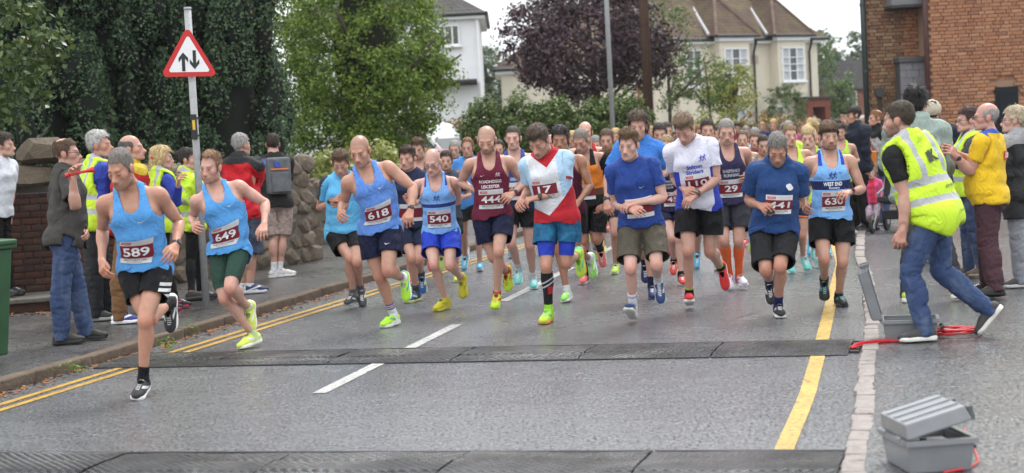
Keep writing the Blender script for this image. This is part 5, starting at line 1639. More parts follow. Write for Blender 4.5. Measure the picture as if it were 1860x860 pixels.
for k, (x, y, w, h, mt, lb) in enumerate(((7.7, 51, 1.5, .75, M_RUST, 'low rusty green hedge before the cream house'), (5.1, 43, .8, .8, M_YG, 'yellow-green bush at the foot of the telegraph pole'), (11.6, 72, .9, 1.3, M_SOFT, 'leafy climber beside the red brick porch'), (-1.2, 47, .8, 1.15, M_RUST, 'brownish shrub between green tree and hedge'))):
    b_ = empty('garden_bush', (x, y, 0), lb, 'bush'); C, N = clump_points((0, 0, 1.2 if k != 2 else 1.9), (w, .7, h), 90, 40, .24, .5); leaves('foliage', C, N, .09, mt, b_, .6); MB().tube([(0, 0, 0), (0, 0, 1.2)], [.25, .15], 8).build('stem', BARK, b_, True)
far = dict(size=.16)
M_FAR = leaf_mat('distant_leaf', (.05, .085, .05), (.11, .15, .085), .6, .2)
broad_tree('far_tree', (-1.2, 84, 0), (0, 0, 4.0), (1.6, 1.3, 2.4), 130, 34, .45, .17, M_FAR, 'hazy tree between the white house and the purple tree', .15, .4)
broad_tree('far_tree', (.2, 88, 0), (0, 0, 3.6), (1.2, 1.2, 2.2), 80, 34, .45, .17, M_FAR, 'hazy tree half hidden by the purple tree', .15, .4)
broad_tree('far_tree', (16.4, 94, 0), (0, 0, 4.6), (1.5, 1.3, 2.0), 110, 34, .45, .16, M_SOFT, 'tree rising behind the right end of the cream house', .15, .4, False)
broad_tree('far_tree', (16.2, 84, 0), (0, 0, 2.4), (.75, .8, 1.6), 70, 34, .35, .15, M_SOFT, 'tall bush between the cream house and the grey-roofed house', .1, .4)
w_ = empty('wooded_hill', (30, 150, 0)); C, N = clump_points((0, 0, 3.5), (9, 5, 6.0), 260, 40, 1.0, .6); o = leaves('trees', C, N, .5, M_FAR, w_, .6); w_['kind'] = 'stuff'; w_['label'] = 'hazy wooded hillside beyond the grey-roofed house'; MB().tube([(0, 2, -1), (0, 2, 6)], [8, 3], 12).build('filler_core', M_FAR, w_, True)
# ================================================================ poles
lp = AY(1113, 236, 36.5); lamp = empty('lamp_post', (lp[0], 36.5, 0), 'slim grey lamp post before the purple tree', 'lamp post')
MB().tube([(0, 0, 0), (0, 0, .9)], .085, 12).build('base_section', M_GALV, lamp, True); MB().tube([(0, 0, .9), (0, 0, 8.0)], [.055, .045], 12).build('shaft', M_GALV, lamp, True)
MB().tube([(0, 0, 8.0), (.1, -.2, 8.3), (.2, -.9, 8.4)], .03, 8).build('arm', M_GALV, lamp, True); MB().box((.2, -1.15, 8.4), (.11, .28, .06)).build('lantern', M_GALV, lamp, bev=.02)
tp = AY(1180, 240, 41); tel = empty('telegraph_pole', (tp[0], 41, 0), 'brown wooden telegraph pole', 'pole')
MB().tube([(0, 0, 0), (0, 0, 8.5)], [.125, .10], 12).build('pole', stone_mat('creosoted_wood', (.045, .022, .014), (.085, .045, .028), None, 8, .5), tel, True)
for z in (3.2, 3.6, 4.0, 4.4): MB().tube([(-.2, 0, z), (.2, 0, z)], .010, 6).build('step_iron', M_IRON, tel)
MB().box((0, 0, 8.2), (.6, .05, .05)).build('cross_arm', BARK, tel)
# ================================================================ houses
def render_mat(name, col):
    b = NB(name); p = b.pos(); s = b.n('SeparateXYZ'); b.l(p, s.inputs[0])
    n = b.noise(1.3, 5, .6, p); c = b.mix(b.rng(n, .35, .7, 0, .5), col, tuple(q * .86 for q in col))
    st = b.noise(2.2, 4, .6, b.vmath('MULTIPLY', p, (2.0, 2.0, .25))); c = b.mix(b.rng(st, .55, .75, 0, .35), c, tuple(q * .7 for q in col))
    b.base(c); b.bump(b.noise(70, 3, .6, p), .4, .01); b.set(rough=.9, spec=.2); return b.m
def tile_mat(name, c1, c2, c3):
    b = NB(name); u = b.obj(); p = b.pos()
    br = b.n('TexBrick'); br.inputs['Scale'].default_value = 1.0; br.inputs['Brick Width'].default_value = .22; br.inputs['Row Height'].default_value = .13; br.inputs['Mortar Size'].default_value = .012
    s = b.n('SeparateXYZ'); b.l(u, s.inputs[0]); cmb = b.n('CombineXYZ'); b.l(b.math('ADD', s.outputs[0], s.outputs[1]), cmb.inputs[0]); b.l(s.outputs[2], cmb.inputs[1]); b.l(cmb.outputs[0], br.inputs['Vector'])
    br.inputs['Color1'].default_value = (*c1, 1); br.inputs['Color2'].default_value = (*c2, 1); br.inputs['Mortar'].default_value = (*[q * .4 for q in c1], 1)
    c = b.mix(b.rng(b.noise(1.6, 5, .65, p, .4), .45, .68, 0, .8), br.outputs['Color'], c3)
    b.base(c); b.bump(b.math('ADD', br.outputs['Fac'], b.noise(30, 3, .6, p)), .5, .02); b.set(rough=.85, spec=.25); return b.m
M_CREAM, M_WHITE = render_mat('cream_render', (.66, .61, .50)), render_mat('white_render', (.72, .73, .75))
M_TILE = tile_mat('mossy_clay_tiles', (.085, .058, .045), (.12, .075, .058), (.12, .10, .045)); M_SLATE = tile_mat('slate_roof', (.055, .05, .052), (.08, .072, .075), (.07, .065, .06)); M_GREYT = tile_mat('grey_roof_tiles', (.11, .105, .11), (.15, .145, .15), (.13, .12, .11))
M_UPVC = plain('white_window_frame', (.74, .75, .76), .4, var=.04); M_GLASS = plain('window_glass', (.05, .06, .07), .06, .6, var=0); M_NET = plain('net_curtain', (.42, .45, .47), .8, var=.15, scale=8); M_GUT = plain('black_gutter', (.014, .016, .016), .4)
def window(parent, x, z, w, h, y=0.0, nx=3, ny=1, bars=(), sill=True, net=False, name='window'):
    """white framed window on a wall whose outside faces -y; each pane a piece"""
    f = MB(); t = .05
    f.box((x, y - .035, z + h / 2 - t / 2), (w / 2, .05, t / 2)); f.box((x, y - .035, z - h / 2 + t / 2), (w / 2, .05, t / 2))
    f.box((x - w / 2 + t / 2, y - .036, z), (t / 2, .05, h / 2)); f.box((x + w / 2 - t / 2, y - .036, z), (t / 2, .05, h / 2))
    for k in range(1, nx): f.box((x - w / 2 + w * k / nx, y - .034, z), (t / 2, .045, h / 2))
    for q in bars: f.box((x, y - .033, z - h / 2 + h * q), (w / 2, .042, t * .32))
    o = f.build(name, M_UPVC, parent)
    for k in range(nx):
        for j in range(ny):
            MB().box((x - w / 2 + w * (k + .5) / nx, y - .012, z - h / 2 + h * (j + .5) / ny), (w / nx / 2 - .01, .008, h / ny / 2 - .01)).build('pane', M_NET if net and k != 1 else M_GLASS, o)
    if sill: MB().box((x, y - .07, z - h / 2 - .04), (w / 2 + .08, .09, .035)).build('sill', M_UPVC, o, bev=.01)
    return o
def hip_roof(parent, x0, x1, y0, y1, z, h, inset, mat, name='roof', over=.3):
    x0 -= over; x1 += over; y0 -= over; y1 += over; ym = (y0 + y1) / 2
    V = [(x0, y0, z), (x1, y0, z), (x1, y1, z), (x0, y1, z), (x0 + inset, ym, z + h), (x1 - inset, ym, z + h)]
    m = MB().add(V, [(0, 1, 5, 4), (1, 2, 5), (2, 3, 4, 5), (3, 0, 4), (3, 2, 1, 0)]); o = m.build(name, mat, parent)
    MB().tube([(x0, y0 + .02, z - .02), (x1, y0 + .02, z - .02)], .07, 8).build('gutter', M_GUT, o); MB().tube([(x1 - .02, y0, z - .02), (x1 - .02, y1, z - .02)], .07, 8).build('gutter', M_GUT, o)
    MB().box(((x0 + x1) / 2, (y0 + y1) / 2, z - .10), ((x1 - x0) / 2 - .08, (y1 - y0) / 2 - .08, .08)).build('soffit', M_UPVC, o)
    return o
# white house on the left
wp = AY(880, 243, 60); wh = empty('white_house', (wp[0], 60, 0), 'white rendered house with dark slate hipped roof', 'house')
MB().box((-3.2, 4.0, 2.9), (3.2, 4.0, 2.9)).build('wall', M_WHITE, wh); hip_roof(wh, -6.4, 0, 0, 8, 5.86, 2.3, 3.6, M_SLATE)
window(wh, -1.05, 5.15, .74, .70, 0, 3, 1); window(wh, -.35, 2.35, .42, 1.0, 0, 2, 1); window(wh, -3.2, 5.1, .9, .8, 0, 3, 1)
MB().box((-1.1, -.35, 3.50), (.95, .40, .05), rx=-.12).build('porch_roof', M_SLATE, wh); MB().tube([(-.05, -.06, .2), (-.05, -.06, 5.7)], .05, 8).build('downpipe', M_UPVC, wh)
# cream house: front turned towards the road end
cA = AY(1236, 223, 70); ch = empty('cream_house', (cA[0], 70, 0), 'cream rendered house with mossy hipped roof and white windows', 'house'); ch.rotation_euler = (0, 0, rad(38))
CW, CDp, CEv = 8.3, 9.0, 5.05
MB().box((CW / 2, CDp / 2, CEv / 2), (CW / 2, CDp / 2, CEv / 2)).build('wall', M_CREAM, ch); rf = hip_roof(ch, 0, CW, 0, CDp, CEv, 4.2, 4.3, M_TILE, over=.35)
M_RIDGE, M_LEAD = plain('ridge_tile', (.13, .085, .065), .85, var=.3, scale=3), plain('lead_flashing', (.34, .34, .35), .6)
for k, x in enumerate((2.75, 6.15)):
    # bay gable with its own small hipped roof
    MB().box((x, -.22, 3.95), (.86, .30, 1.22)).build('bay', M_CREAM, ch)
    V = [(x - 1.25, -.75, CEv + .12), (x + 1.25, -.75, CEv + .12), (x + 1.25, 2.6, CEv + .12), (x - 1.25, 2.6, CEv + .12), (x, .55, CEv + 1.85), (x, 3.4, CEv + 1.85)]
    MB().add(V, [(0, 1, 4), (1, 2, 5, 4), (3, 0, 4, 5), (2, 3, 5), (3, 2, 1, 0)]).build('bay_roof', M_TILE, ch); MB().tube([(x - 1.25, -.76, CEv + .10), (x + 1.25, -.76, CEv + .10)], .06, 8).build('bay_gutter', M_GUT, ch)
    MB().box((x, -.3, CEv - .02), (1.0, .36, .08)).build('bay_soffit', M_UPVC, ch)
    for a_, b_2, nm, mt in ((V[0], V[4], 'hip_tiles', M_RIDGE), (V[1], V[4], 'hip_tiles', M_RIDGE), (V[4], V[5], 'ridge_tiles', M_RIDGE), ((x - 1.28, -.35, CEv + .16), (x - .1, 2.05, CEv + 1.9), 'valley_lead', M_LEAD), ((x + 1.28, -.35, CEv + .16), (x + .1, 2.05, CEv + 1.9), 'valley_lead', M_LEAD)): MB().tube([a_, b_2], .07, 6).build(nm, mt, ch)
    window(ch, x, 3.95, 1.35, 1.42, -.52, 3, 1, (.3, .5, .7), net=True); window(ch, x + (-.4 if k else .3), 1.35, 1.25, 1.75, -.02, 3, 1, (.3, .5, .7), net=True)
    MB().tube([(x + 1.45 - .0, -.35, CEv - .1), (x + 1.55, -.10, CEv - .55), (x + 1.55, -.10, .1)], .05, 8).build('downpipe', M_GUT, ch)
for x in (.0,): MB().box((x - 1.55, 1.2, 2.3), (1.55, 1.0, 2.3)).build('side_wing', M_CREAM, ch)
window(ch, .85, 3.9, .85, 1.5, 0, 2, 1, (.3, .5, .7)); MB().box((4.4, -.01, 4.2), (.22, .02, .18)).build('wall_panel', plain('stone_panel', (.42, .34, .27), .8), ch)
M_PORCH = brick_mat('porch_red_brick', [(.20, .06, .04), (.26, .09, .06), (.16, .05, .035)])
for x in (6.95, 8.05): MB().box((x, -.35, 1.05), (.16, .35, 1.05)).build('porch_pillar', M_PORCH, ch)
MB().prism([(6.79, 2.1), (8.21, 2.1), (8.21, 2.45), (6.79, 2.45)], -.72, 0).build('porch_head', M_PORCH, ch); MB().box((7.5, -.37, 2.5), (.85, .46, .05)).build('porch_coping', M_SLATE, ch)
MB().box((7.5, -.03, 1.0), (.38, .03, .98)).build('front_door', plain('green_door_paint', (.08, .22, .12), .4), ch); MB().box((2.0, 4.5, 9.0), (.4, .6, .9)).build('chimney', M_PORCH, ch)
# left wing of the cream house behind the purple tree
lw = empty('cream_wing', (AY(915, 240, 66)[0], 66, 0), 'pale wing of a house behind the purple tree', 'house')
MB().box((3.0, 3.5, 2.05), (3.0, 3.5, 2.05)).build('wall', M_CREAM, lw); hip_roof(lw, 0, 6.0, 0, 7, 4.1, 2.4, 3.2, M_TILE); MB().box((5.4, -.05, 1.6), (.25, .12, 1.6)).build('brick_pier', M_PORCH, lw); window(lw, 1.6, 2.2, 1.2, 1.1, 0, 2, 1)
# distant grey-roofed brick house
gA = AY(1478, 212, 98); gh = empty('brick_house', (gA[0], 98, 0), 'distant red brick house with grey roof and white garage', 'house'); gh.rotation_euler = (0, 0, rad(-4))
MB().box((3.6, 3, 1.55), (3.6, 3, 1.55)).build('wall', brick_mat('distant_brick', [(.24, .10, .07), (.30, .14, .10)]), gh)
MB().prism([(-.3, 3.1), (7.5, 3.1), (7.5, 3.15), (6.6, 4.75), (.6, 4.75), (-.3, 3.15)], -.3, 4).build('roof', M_GREYT, gh); window(gh, 1.95, 2.55, 1.0, .9, 0, 2, 1); MB().box((2.0, -.05, .7), (1.1, .04, .65)).build('garage_door', M_UPVC, gh); MB().box((2.0, -.08, 1.52), (1.3, .06, .10)).build('garage_lintel', M_UPVC, gh)
# ================================================================ brick building on the right
RB = 37.0; xL = AY(1577, 205, RB)[0]; xM = AY(1690, 205, 36.2)[0]
rb = empty('brick_building', (xL, RB, 0), 'tall orange-red brick building at the right with slate-hung bay', 'building')
dx = xM - xL
M_BRN = brick_mat('orange_brick', [(.35, .165, .092), (.39, .19, .105), (.32, .145, .08), (.42, .22, .13), (.26, .12, .078), (.37, .175, .095)])
M_BRO = brick_mat('weathered_brick', [(.17, .10, .06), (.24, .145, .085), (.28, .18, .11), (.13, .075, .05), (.25, .12, .07)])
M_JOINT = stone_mat('brick_joint', (.27, .17, .11), (.33, .22, .15), None, 10, .4)
bk = xL * (RB + 6) / RB - xL + .25
MB().add([(0, .06, 0), (dx + .3, .06, 0), (dx + 5, 6, 0), (bk, 6, 0), (0, .06, 7), (dx + .3, .06, 7), (dx + 5, 6, 7), (bk, 6, 7)], [(0, 1, 2, 3), (4, 7, 6, 5), (0, 4, 5, 1), (1, 5, 6, 2), (2, 6, 7, 3), (3, 7, 4, 0)]).build('wall', M_JOINT, rb)
MB().box((dx + 2.5, 1.22, 3.5), (2.5, 2.0, 3.5)).build('wall', M_JOINT, rb)
bb = [sett_mesh('brick', .2135, .10, .065, 90 + k, .0025, .004) for k in range(3)]
def brick_run(x0, x1, y, z0, z1, mat, holes=(), limit=300):
    """courses of single bricks: the ones that show largest as parts, what is past the limit joined"""
    ms = []
    for q in bb:
        c = q.copy(); c.materials.clear(); c.materials.append(mat); ms.append(c)
    cells = []
    row = 0; z = z0
    while z < z1:
        x = x0 + (.056 if row % 2 else 0); k = 0
        while x < x1 - .05:
            l = .215 if (k + row) % 3 else .1025
            if not any(h[0] - .02 < x + l / 2 < h[1] + .02 and h[2] < z < h[3] for h in holes): cells.append((x + l / 2, z, l, (k * 7 + row * 3) % 3))
            x += l + .011; k += 1
        z += .0755; row += 1
    V, F, T_ = [], [], []
    for n, (x, z, l, v) in enumerate(cells):
        if n < limit:
            o = link('brick', ms[v], rb); o.location = (x, y, z + .033); o.rotation_euler = (0, 0, rad(90)); o.scale = (1, l / .2135, 1)
        else:
            m0 = ms[v]
            if not hasattr(brick_run, 'c'): brick_run.c = {}
            if v not in brick_run.c:
                brick_run.c[v] = (np.array([q.co[:] for q in m0.vertices]), [tuple(p.vertices) for p in m0.polygons])
            a, f = brick_run.c[v]; n0 = len(V)
            V += [(x - q[1] * l / .2135, y + q[0], z + .033 + q[2]) for q in a]; F += [tuple(i + n0 for i in p) for p in f]
    if V:
        me = bpy.data.meshes.new('brick'); me.from_pydata(V, [], F); me.materials.append(M_BRN_J if mat is M_BRN else M_BRO_J); o = link('brick', me, rb); o['kind'] = 'stuff'
def joined_brick(name, cols):
    b = NB(name); g = b.n('NewGeometry'); r = b.ramp(g.outputs['Random Per Island'], [(i / (len(cols) - 1), c) for i, c in enumerate(cols)]); p = b.pos()
    c = b.mix(b.rng(b.noise(14, 5, .7, p), .35, .7, 0, .55), r, b.mix(1.0, r, (.5, .48, .47), 'MULTIPLY'))
    b.base(c); b.bump(b.noise(60, 4, .7, p), .6, .006); b.set(rough=.85, spec=.25); return b.m
M_BRN_J = joined_brick('orange_brick_field', [(.35, .165, .092), (.39, .19, .105), (.32, .145, .08), (.42, .22, .13), (.26, .12, .078), (.37, .175, .095)]); M_BRO_J = joined_brick('weathered_brick_field', [(.17, .10, .06), (.24, .145, .085), (.28, .18, .11), (.13, .075, .05), (.25, .12, .07)])
zt = 4.5
wx0 = AY(1806, 160, 36.2)[0] - xL; wx1 = AY(1848, 160, 36.2)[0] - xL; wz = AY(1826, 158, 36.2)[2]
brick_run(dx + .01, dx + 2.3, -.78, .9, zt, M_BRN, [(wx0, wx1, 0, wz), (wx0, wx1, wz, wz + .26)], 300)
bx1 = AY(1640, 205, RB)[0] - xL
brick_run(.03, bx1, .045, .9, zt, M_BRO, (), 0); brick_run(bx1 + .02, dx, .05, .9, zt, M_BRN, (), 0)
# soldier course over the dark shutter
for k in range(int((wx1 - wx0) / .076) + 1):
    o = link('brick', bb[k % 3].copy(), rb); o.data.materials.clear(); o.data.materials.append(M_BRN); o.location = (wx0 + .03 + k * .076, -.782, wz + .13 + .11); o.rotation_euler = (rad(90), 0, 0); o.scale = (.65, 1.0, 1.0)
    o.rotation_euler = (rad(90), rad(0), 0)
sd = MB().box(((wx0 + wx1) / 2, -.80, wz - .75), ((wx1 - wx0) / 2, .05, .75)).build('shutter_frame', plain('charcoal_frame', (.010, .012, .014), .6, .2), rb); MB().box(((wx0 + wx1) / 2, -.86, wz - .80), ((wx1 - wx0) / 2 - .07, .012, .70)).build('shutter_panel', plain('charcoal_panel', (.012, .015, .018), .7, .15), sd, bev=.008)
# slate-hung bay
sx0, sx1 = AY(1637, 205, 36.6)[0] - xL, AY(1683, 205, 36.6)[0] - xL; sz0, sz1 = AY(1660, 182, 36.4)[2], AY(1660, 112, 36.4)[2]
by = empty('slate_bay_tmp', (0, 0, 0)); COL.objects.unlink(by); bpy.data.objects.remove(by)
bayo = MB().box(((sx0 + sx1) / 2, -.16, (sz0 + sz1) / 2), ((sx1 - sx0) / 2, .26, (sz1 - sz0) / 2)).build('slate_bay', plain('bay_backing', (.05, .05, .055), .8), rb)
M_SLT = stone_mat('hung_slate', (.14, .135, .15), (.20, .195, .21), (.11, .105, .12), 9, .3, .5); nr_ = 5; rh = (sz1 - sz0) / nr_; sw = (sx1 - sx0) / 2.0
for r_ in range(nr_):
    for k in range(-1, 3):
        a = sx0 + (k + (.5 if r_ % 2 else 0)) * sw; c0, c1 = max(a, sx0), min(a + sw, sx1 + .02)
        if c1 - c0 < .04: continue
        MB().box(((c0 + c1) / 2, -.435, sz0 + (r_ + .5) * rh), ((c1 - c0) / 2 - .004, .010, rh * .56), rx=-.05).build('slate', M_SLT, bayo, bev=.003)
MB().box(((sx0 + sx1) / 2 + .02, -.20, sz1 + .05), ((sx1 - sx0) / 2 + .06, .30, .055)).build('bay_capping', plain('lead_sheet', (.05, .052, .056), .5), rb, bev=.01); MB().box(((sx0 + sx1) / 2, -.12, sz0 - .10), ((sx1 - sx0) / 2 - .03, .24, .09)).build('bay_soffit', plain('dark_soffit', (.02, .02, .022), .6), rb)
uz = AY(1655, 9, 36.4)[2]; MB().box(((sx0 + sx1) / 2 - .02, -.2, uz + .25), ((sx1 - sx0) / 2 + .14, .40, .25)).build('upper_bay', plain('lead_sheet', (.14, .14, .15), .5), rb, bev=.01); MB().box(((sx0 + sx1) / 2 - .02, -.2, uz - .02), ((sx1 - sx0) / 2 + .17, .43, .03)).build('upper_bay_lip', plain('dark_soffit', (.02, .02, .022), .6), rb)
M_MPIPE = plain('maroon_pipe', (.055, .018, .016), .5); px_ = AY(1645, 60, RB)[0] - xL; MB().tube([(px_, .05, sz1), (px_, .05, uz)], .045, 10).build('downpipe', M_MPIPE, rb, True)
px_ = AY(1689, 205, 36.1)[0] - xL; MB().tube([(px_, -.82, 0), (px_, -.82, 7)], .055, 10).build('downpipe', M_MPIPE, rb, True)
MB().tube([(-.04, -.06, 0), (-.04, -.06, 7)], .060, 10).build('downpipe', plain('dark_green_pipe', (.02, .028, .028), .4), rb, True)
for z in (1.2, 2.6, 4.0): MB().tube([(-.04, -.06, z), (-.04, -.06, z + .06)], .072, 10).build('pipe_collar', plain('dark_green_pipe', (.02, .028, .028), .4), rb)
vp = AY(1597, 168, RB); MB().tube([(vp[0] - xL, .02, vp[2]), (vp[0] - xL, -.10, vp[2])], .105, 16).build('vent_cowl', M_GUT, rb); MB().box((vp[0] - xL, -.012, vp[2] - .45), (.05, .004, .38)).build('soot_stain', plain('soot', (.035, .028, .022), .9), rb)
# ================================================================ the people
CA, CB, CC, CD, CE, CF = (160, 270, 1.829), (560, 240, 2.263), (820, 220, 2.15), (1080, 200, 2.096), (1330, 220, 2.262), (1580, 190, 1.868)
C1, C2 = (0, 200, 1.537), (240, 200, 1.791)
arr = lambda *v: np.array(v, float)
HANG_L, HANG_R = (arr(.22, .05, -1), arr(.10, -.25, -1)), (arr(-.22, .05, -1), arr(-.10, -.25, -1))
RUN_L, RUN_R = (arr(.35, .45, -.8), arr(-.25, -1, .05)), (arr(-.35, .45, -.8), arr(.25, -1, .05))
RUNF_L, RUNF_R = (arr(.25, -.15, -.95), arr(-.35, -.75, .55)), (arr(-.25, -.15, -.95), arr(.35, -.75, .55))
ST_L, ST_R = (arr(.03, -.02, -1), arr(.02, .05, -1)), (arr(-.03, -.02, -1), arr(-.02, .05, -1))
# plain colours
BLACK, NAVY, WHITE = (.006, .006, .007), (.007, .010, .036), (.66, .67, .70)
SKYB = srgb(88, 158, 222); MAROON = (.13, .012, .035); LIME = (.52, .78, .06); NEON = (.42, .82, .04)
BROWN, DKBR, GREY, BLOND, GINGER = (.085, .045, .022), (.030, .018, .011), (.24, .23, .215), (.48, .33, .14), (.20, .09, .035)
HAIR_S, HAIR_Q, HAIR_B = 'full:.006:.010:.0035', 'full:.007:.018:.004:quiff', 'full:.0035:.004:.002'
knit = lambda c, l=(), **k: cloth(c, l, **k)
shell = lambda c, l=(), **k: cloth(c, l, kind='shell', rough=.6, spec=.18, **k)
def piping(c, z=None): return []
def swoosh(s=.05):
    """a small curved tick, as printed on vests and shorts"""
    a = [(-.5, .05), (-.42, -.10), (-.30, -.16), (-.1, -.10), (.5, .18), (-.08, -.02), (-.26, -.06), (-.36, .0), (-.40, .12)]
    return fan([(x * s, y * s) for x, y in a])
def runner_mark(s=.07):
    """two small running figures side by side"""
    P = []
    for dx in (-.22, .2):
        P += [fan([(dx + .0, .30), (dx + .08, .42), (dx + .16, .34), (dx + .10, .24)]), fan([(dx - .08, .22), (dx + .10, .24), (dx + .06, -.05), (dx - .06, -.05)]),
              fan([(dx - .06, -.02), (dx + .02, -.05), (dx + .22, -.22), (dx + .16, -.42), (dx + .10, -.40), (dx + .13, -.24)]), fan([(dx - .06, -.03), (dx + .03, -.06), (dx - .10, -.30), (dx - .32, -.36), (dx - .33, -.30), (dx - .16, -.25)]),
              fan([(dx + .08, .20), (dx + .26, .06), (dx + .30, .10), (dx + .10, .27)]), fan([(dx - .08, .20), (dx - .22, .05), (dx - .16, -.02), (dx - .12, .04), (dx - .04, .14)])]
    V, F = merge2(P)
    return V * s, F
ink = lambda c, r=.6: plain('print_ink', c, r, .3, var=0)
def text_on(p, s, w, h, x, z, c, bold=.02, name='lettering', back=False, rot=0.0, offs=.009, shear=0.0):
    V, F = fit_text(s, w, h, bold, shear)
    return p.decal(name, V, F, ink(c), x, z, offs, p.topo, back=back, rot=rot)[0]
ROWN = 'front runners crossing the timing mat'

def P589():
    p = Person(dict(n=589, c=CA, Y=12.45, h=1.86, lean=20, N=(140, 142), Px=186, cy=4, py=-10, roll=2, head=(26, -20, 0),
        RA=((48, 268, 'b'), (46, 372, 'f'), 20), LA=((302, 243, 'b'), (290, 322, 'f'), 30), LL=((190, 572, 'f'), (183, 768, 'b'), (-8, 10)), RL=((205, 575, 'f'), (268, 512, 'b'), (5, 80)),
        shape=dict(beard=.55, hcol=(.10, .07, .05), lids=1, skin=(.44, .235, .155), hw=.96), label='leading runner in light blue vest with bib 589 and black shorts with white slashes', group=ROWN))
    p.vest(knit(SKYB, spec=.3))
    p.shorts(shell(BLACK, [((.7, .7, .7), [((1, 0, 0), .165), ((0, -.55, 1), .845 + .045 * k), ((0, .55, -1), -(.845 + .045 * k + .026)), ((0, -1, 0), -.09)]) for k in range(-3, 0)]), .70, .016)
    p.bib('589', -.01, 1.10); p.decal('logo', *swoosh(.07), ink((.5, .6, .7)), .06, 1.33, .009, p.topo)
    p.socks(knit(BLACK), .19); p.shoes((.03, .03, .033), (.74, .73, .72), tip=(.6, .6, .6), lace=(.5, .5, .5))
    p.hair(HAIR_B, (.13, .11, .09), (.22, .2, .18)); p.watch('L'); p.body()
def P649():
    p = Person(dict(n=649, c=CA, Y=14.9, h=1.80, lean=10, N=(424, 142), Px=468, cy=8, py=-12, roll=8, head=(12, -20, 4),
        RA=((350, 240, 'b'), (352, 268, 'f'), 10), LA=((590, 192, 'b'), (586, 262, 'f'), 40), LL=((472, 478, 'f'), (532, 538, 'b'), (-12, 72)), RL=((455, 512, 'f'), (548, 628, 'b'), (-32, 8)),
        shape=dict(beard=.55, hcol=(.20, .09, .04), skin=(.52, .31, .235)), label='red-haired runner in light blue vest with bib 649 and green tight shorts', group=ROWN))
    p.vest(knit(SKYB)); p.tights(knit((.022, .058, .042)), .60, 'tight_shorts'); p.bib('649', -.01, 1.10, rot=6)
    p.decal('logo', *swoosh(.05), ink((.7, .75, .8)), .07, 1.345, .009, p.topo)
    p.socks(knit((.5, .6, .3)), .13); p.shoes((.62, .72, .12), (.70, .72, .55), tip=(.7, .72, .6), lace=(.55, .75, .05))
    p.hair('receding:.006:.012:.004:quiff', (.20, .10, .05), (.34, .19, .10)); p.body()
def Ppole():
    p = Person(dict(n='pole', c=CB, Y=18.1, h=1.82, lean=8, N=(142, 188), Px=146, cy=6, py=-6, head=(26, -4, 0),
        RA=((46, 308, 'b'), (98, 280, 'f'), 30), LA=((196, 292, 'b'), (140, 292, 'f'), 30), RL=((174, 516, 'f'), (184, 665, 'b'), (-10, 5)), LL=((200, 532, 'f'), (214, 640, 'b'), (5, 40)),
        shape=dict(beard=.35, lids=1, skin=(.42, .24, .17)), label='runner in sky blue t-shirt and black shorts looking down, left of bib 618', group=ROWN))
    p.tee(knit(srgb(96, 176, 222), [((.03, .03, .035), [((.62, 0, .3), .555, 1), ((0, 1, 0), -.02), ((0, -1, 0), -.06)])]))
    text_on(p, 'POLE', .12, .032, -.06, 1.30, (.03, .05, .12)); p.shorts(shell(BLACK), .68, .016)
    p.socks(knit((.12, .12, .13)), .17); p.shoes((.05, .05, .055), (.35, .35, .35), tip=(.6, .6, .6)); p.hair(HAIR_Q, BROWN); p.watch('R'); p.body()
def P618():
    p = Person(dict(n=618, c=CB, Y=15.9, h=1.86, lean=16, N=(236, 142), Px=292, cy=2, py=-10, roll=8, head=(24, -12, -3),
        RA=((146, 284, 'b'), (130, 322, 'f'), 20), LA=((430, 218, 'b'), (420, 312, 'f'), 30), LL=((328, 566, 'f'), (388, 588, 'b'), (-6, 72)), RL=((296, 602, 'f'), (350, 742, 'b'), (-24, 4)),
        shape=dict(g=.004, beard=.4, scalp=.45, hcol=(.05, .04, .035), skin=(.45, .25, .17), hs=1.09), label='balding runner in cornflower blue vest with bib 618 and navy shorts', group=ROWN))
    p.vest(knit(srgb(92, 138, 215), col2=srgb(108, 152, 224))); p.shorts(shell(NAVY), .69, .018); p.bib('618', .0, 1.11, rot=3)
    p.decal('logo', *swoosh(.055), ink((.8, .82, .85)), .075, 1.345, .009, p.topo); p.decal('shorts_logo', *swoosh(.05), ink((.8, .82, .85)), .12, .735, .012, p.boto, tm=p.bot)
    p.socks(knit((.78, .78, .78), [((.05, .09, .35), [((0, 0, 1), .165), ((0, 0, -1), -.182)]), ((.5, .03, .04), [((0, 0, 1), .188), ((0, 0, -1), -.202)]), ((.05, .09, .35), [((0, 0, 1), .208)])]), .225)
    p.shoes(NEON, (.72, .76, .66), tip=(.10, .35, .35), lace=(.5, .85, .1)); p.watch('L'); p.body()
def Pnavy():
    p = Person(dict(n='navy', c=CB, Y=18.4, h=1.80, lean=8, N=(418, 168), Px=432, cy=-4, py=-6, head=(10, -18, 0),
        RA=((372, 262, 'b'), (392, 268, 'f')), LA=RUN_L, RL=((426, 512, 'f'), (444, 650, 'b'), (-28, 4)), LL=((452, 520, 'f'), (462, 575, 'b'), (0, 60)),
        shape=dict(beard=.3, skin=(.48, .28, .2)), label='dark-haired runner in navy t-shirt half hidden behind bib 618', group=ROWN))
    p.tee(knit((.016, .022, .06), [((.10, .012, .03), [((0, 0, 1), 1.14), ((0, 0, -1), -1.20), ((0, -1, 0), .03)])])); p.shorts(shell((.012, .018, .045)), .66, .014)
    p.socks(knit((.06, .06, .07)), .19); p.shoes((.03, .13, .42), (.65, .7, .3), tip=(.6, .7, .2)); p.hair(HAIR_Q, (.045, .026, .015)); p.bib('', 0, 1.12, digits=False); p.body()
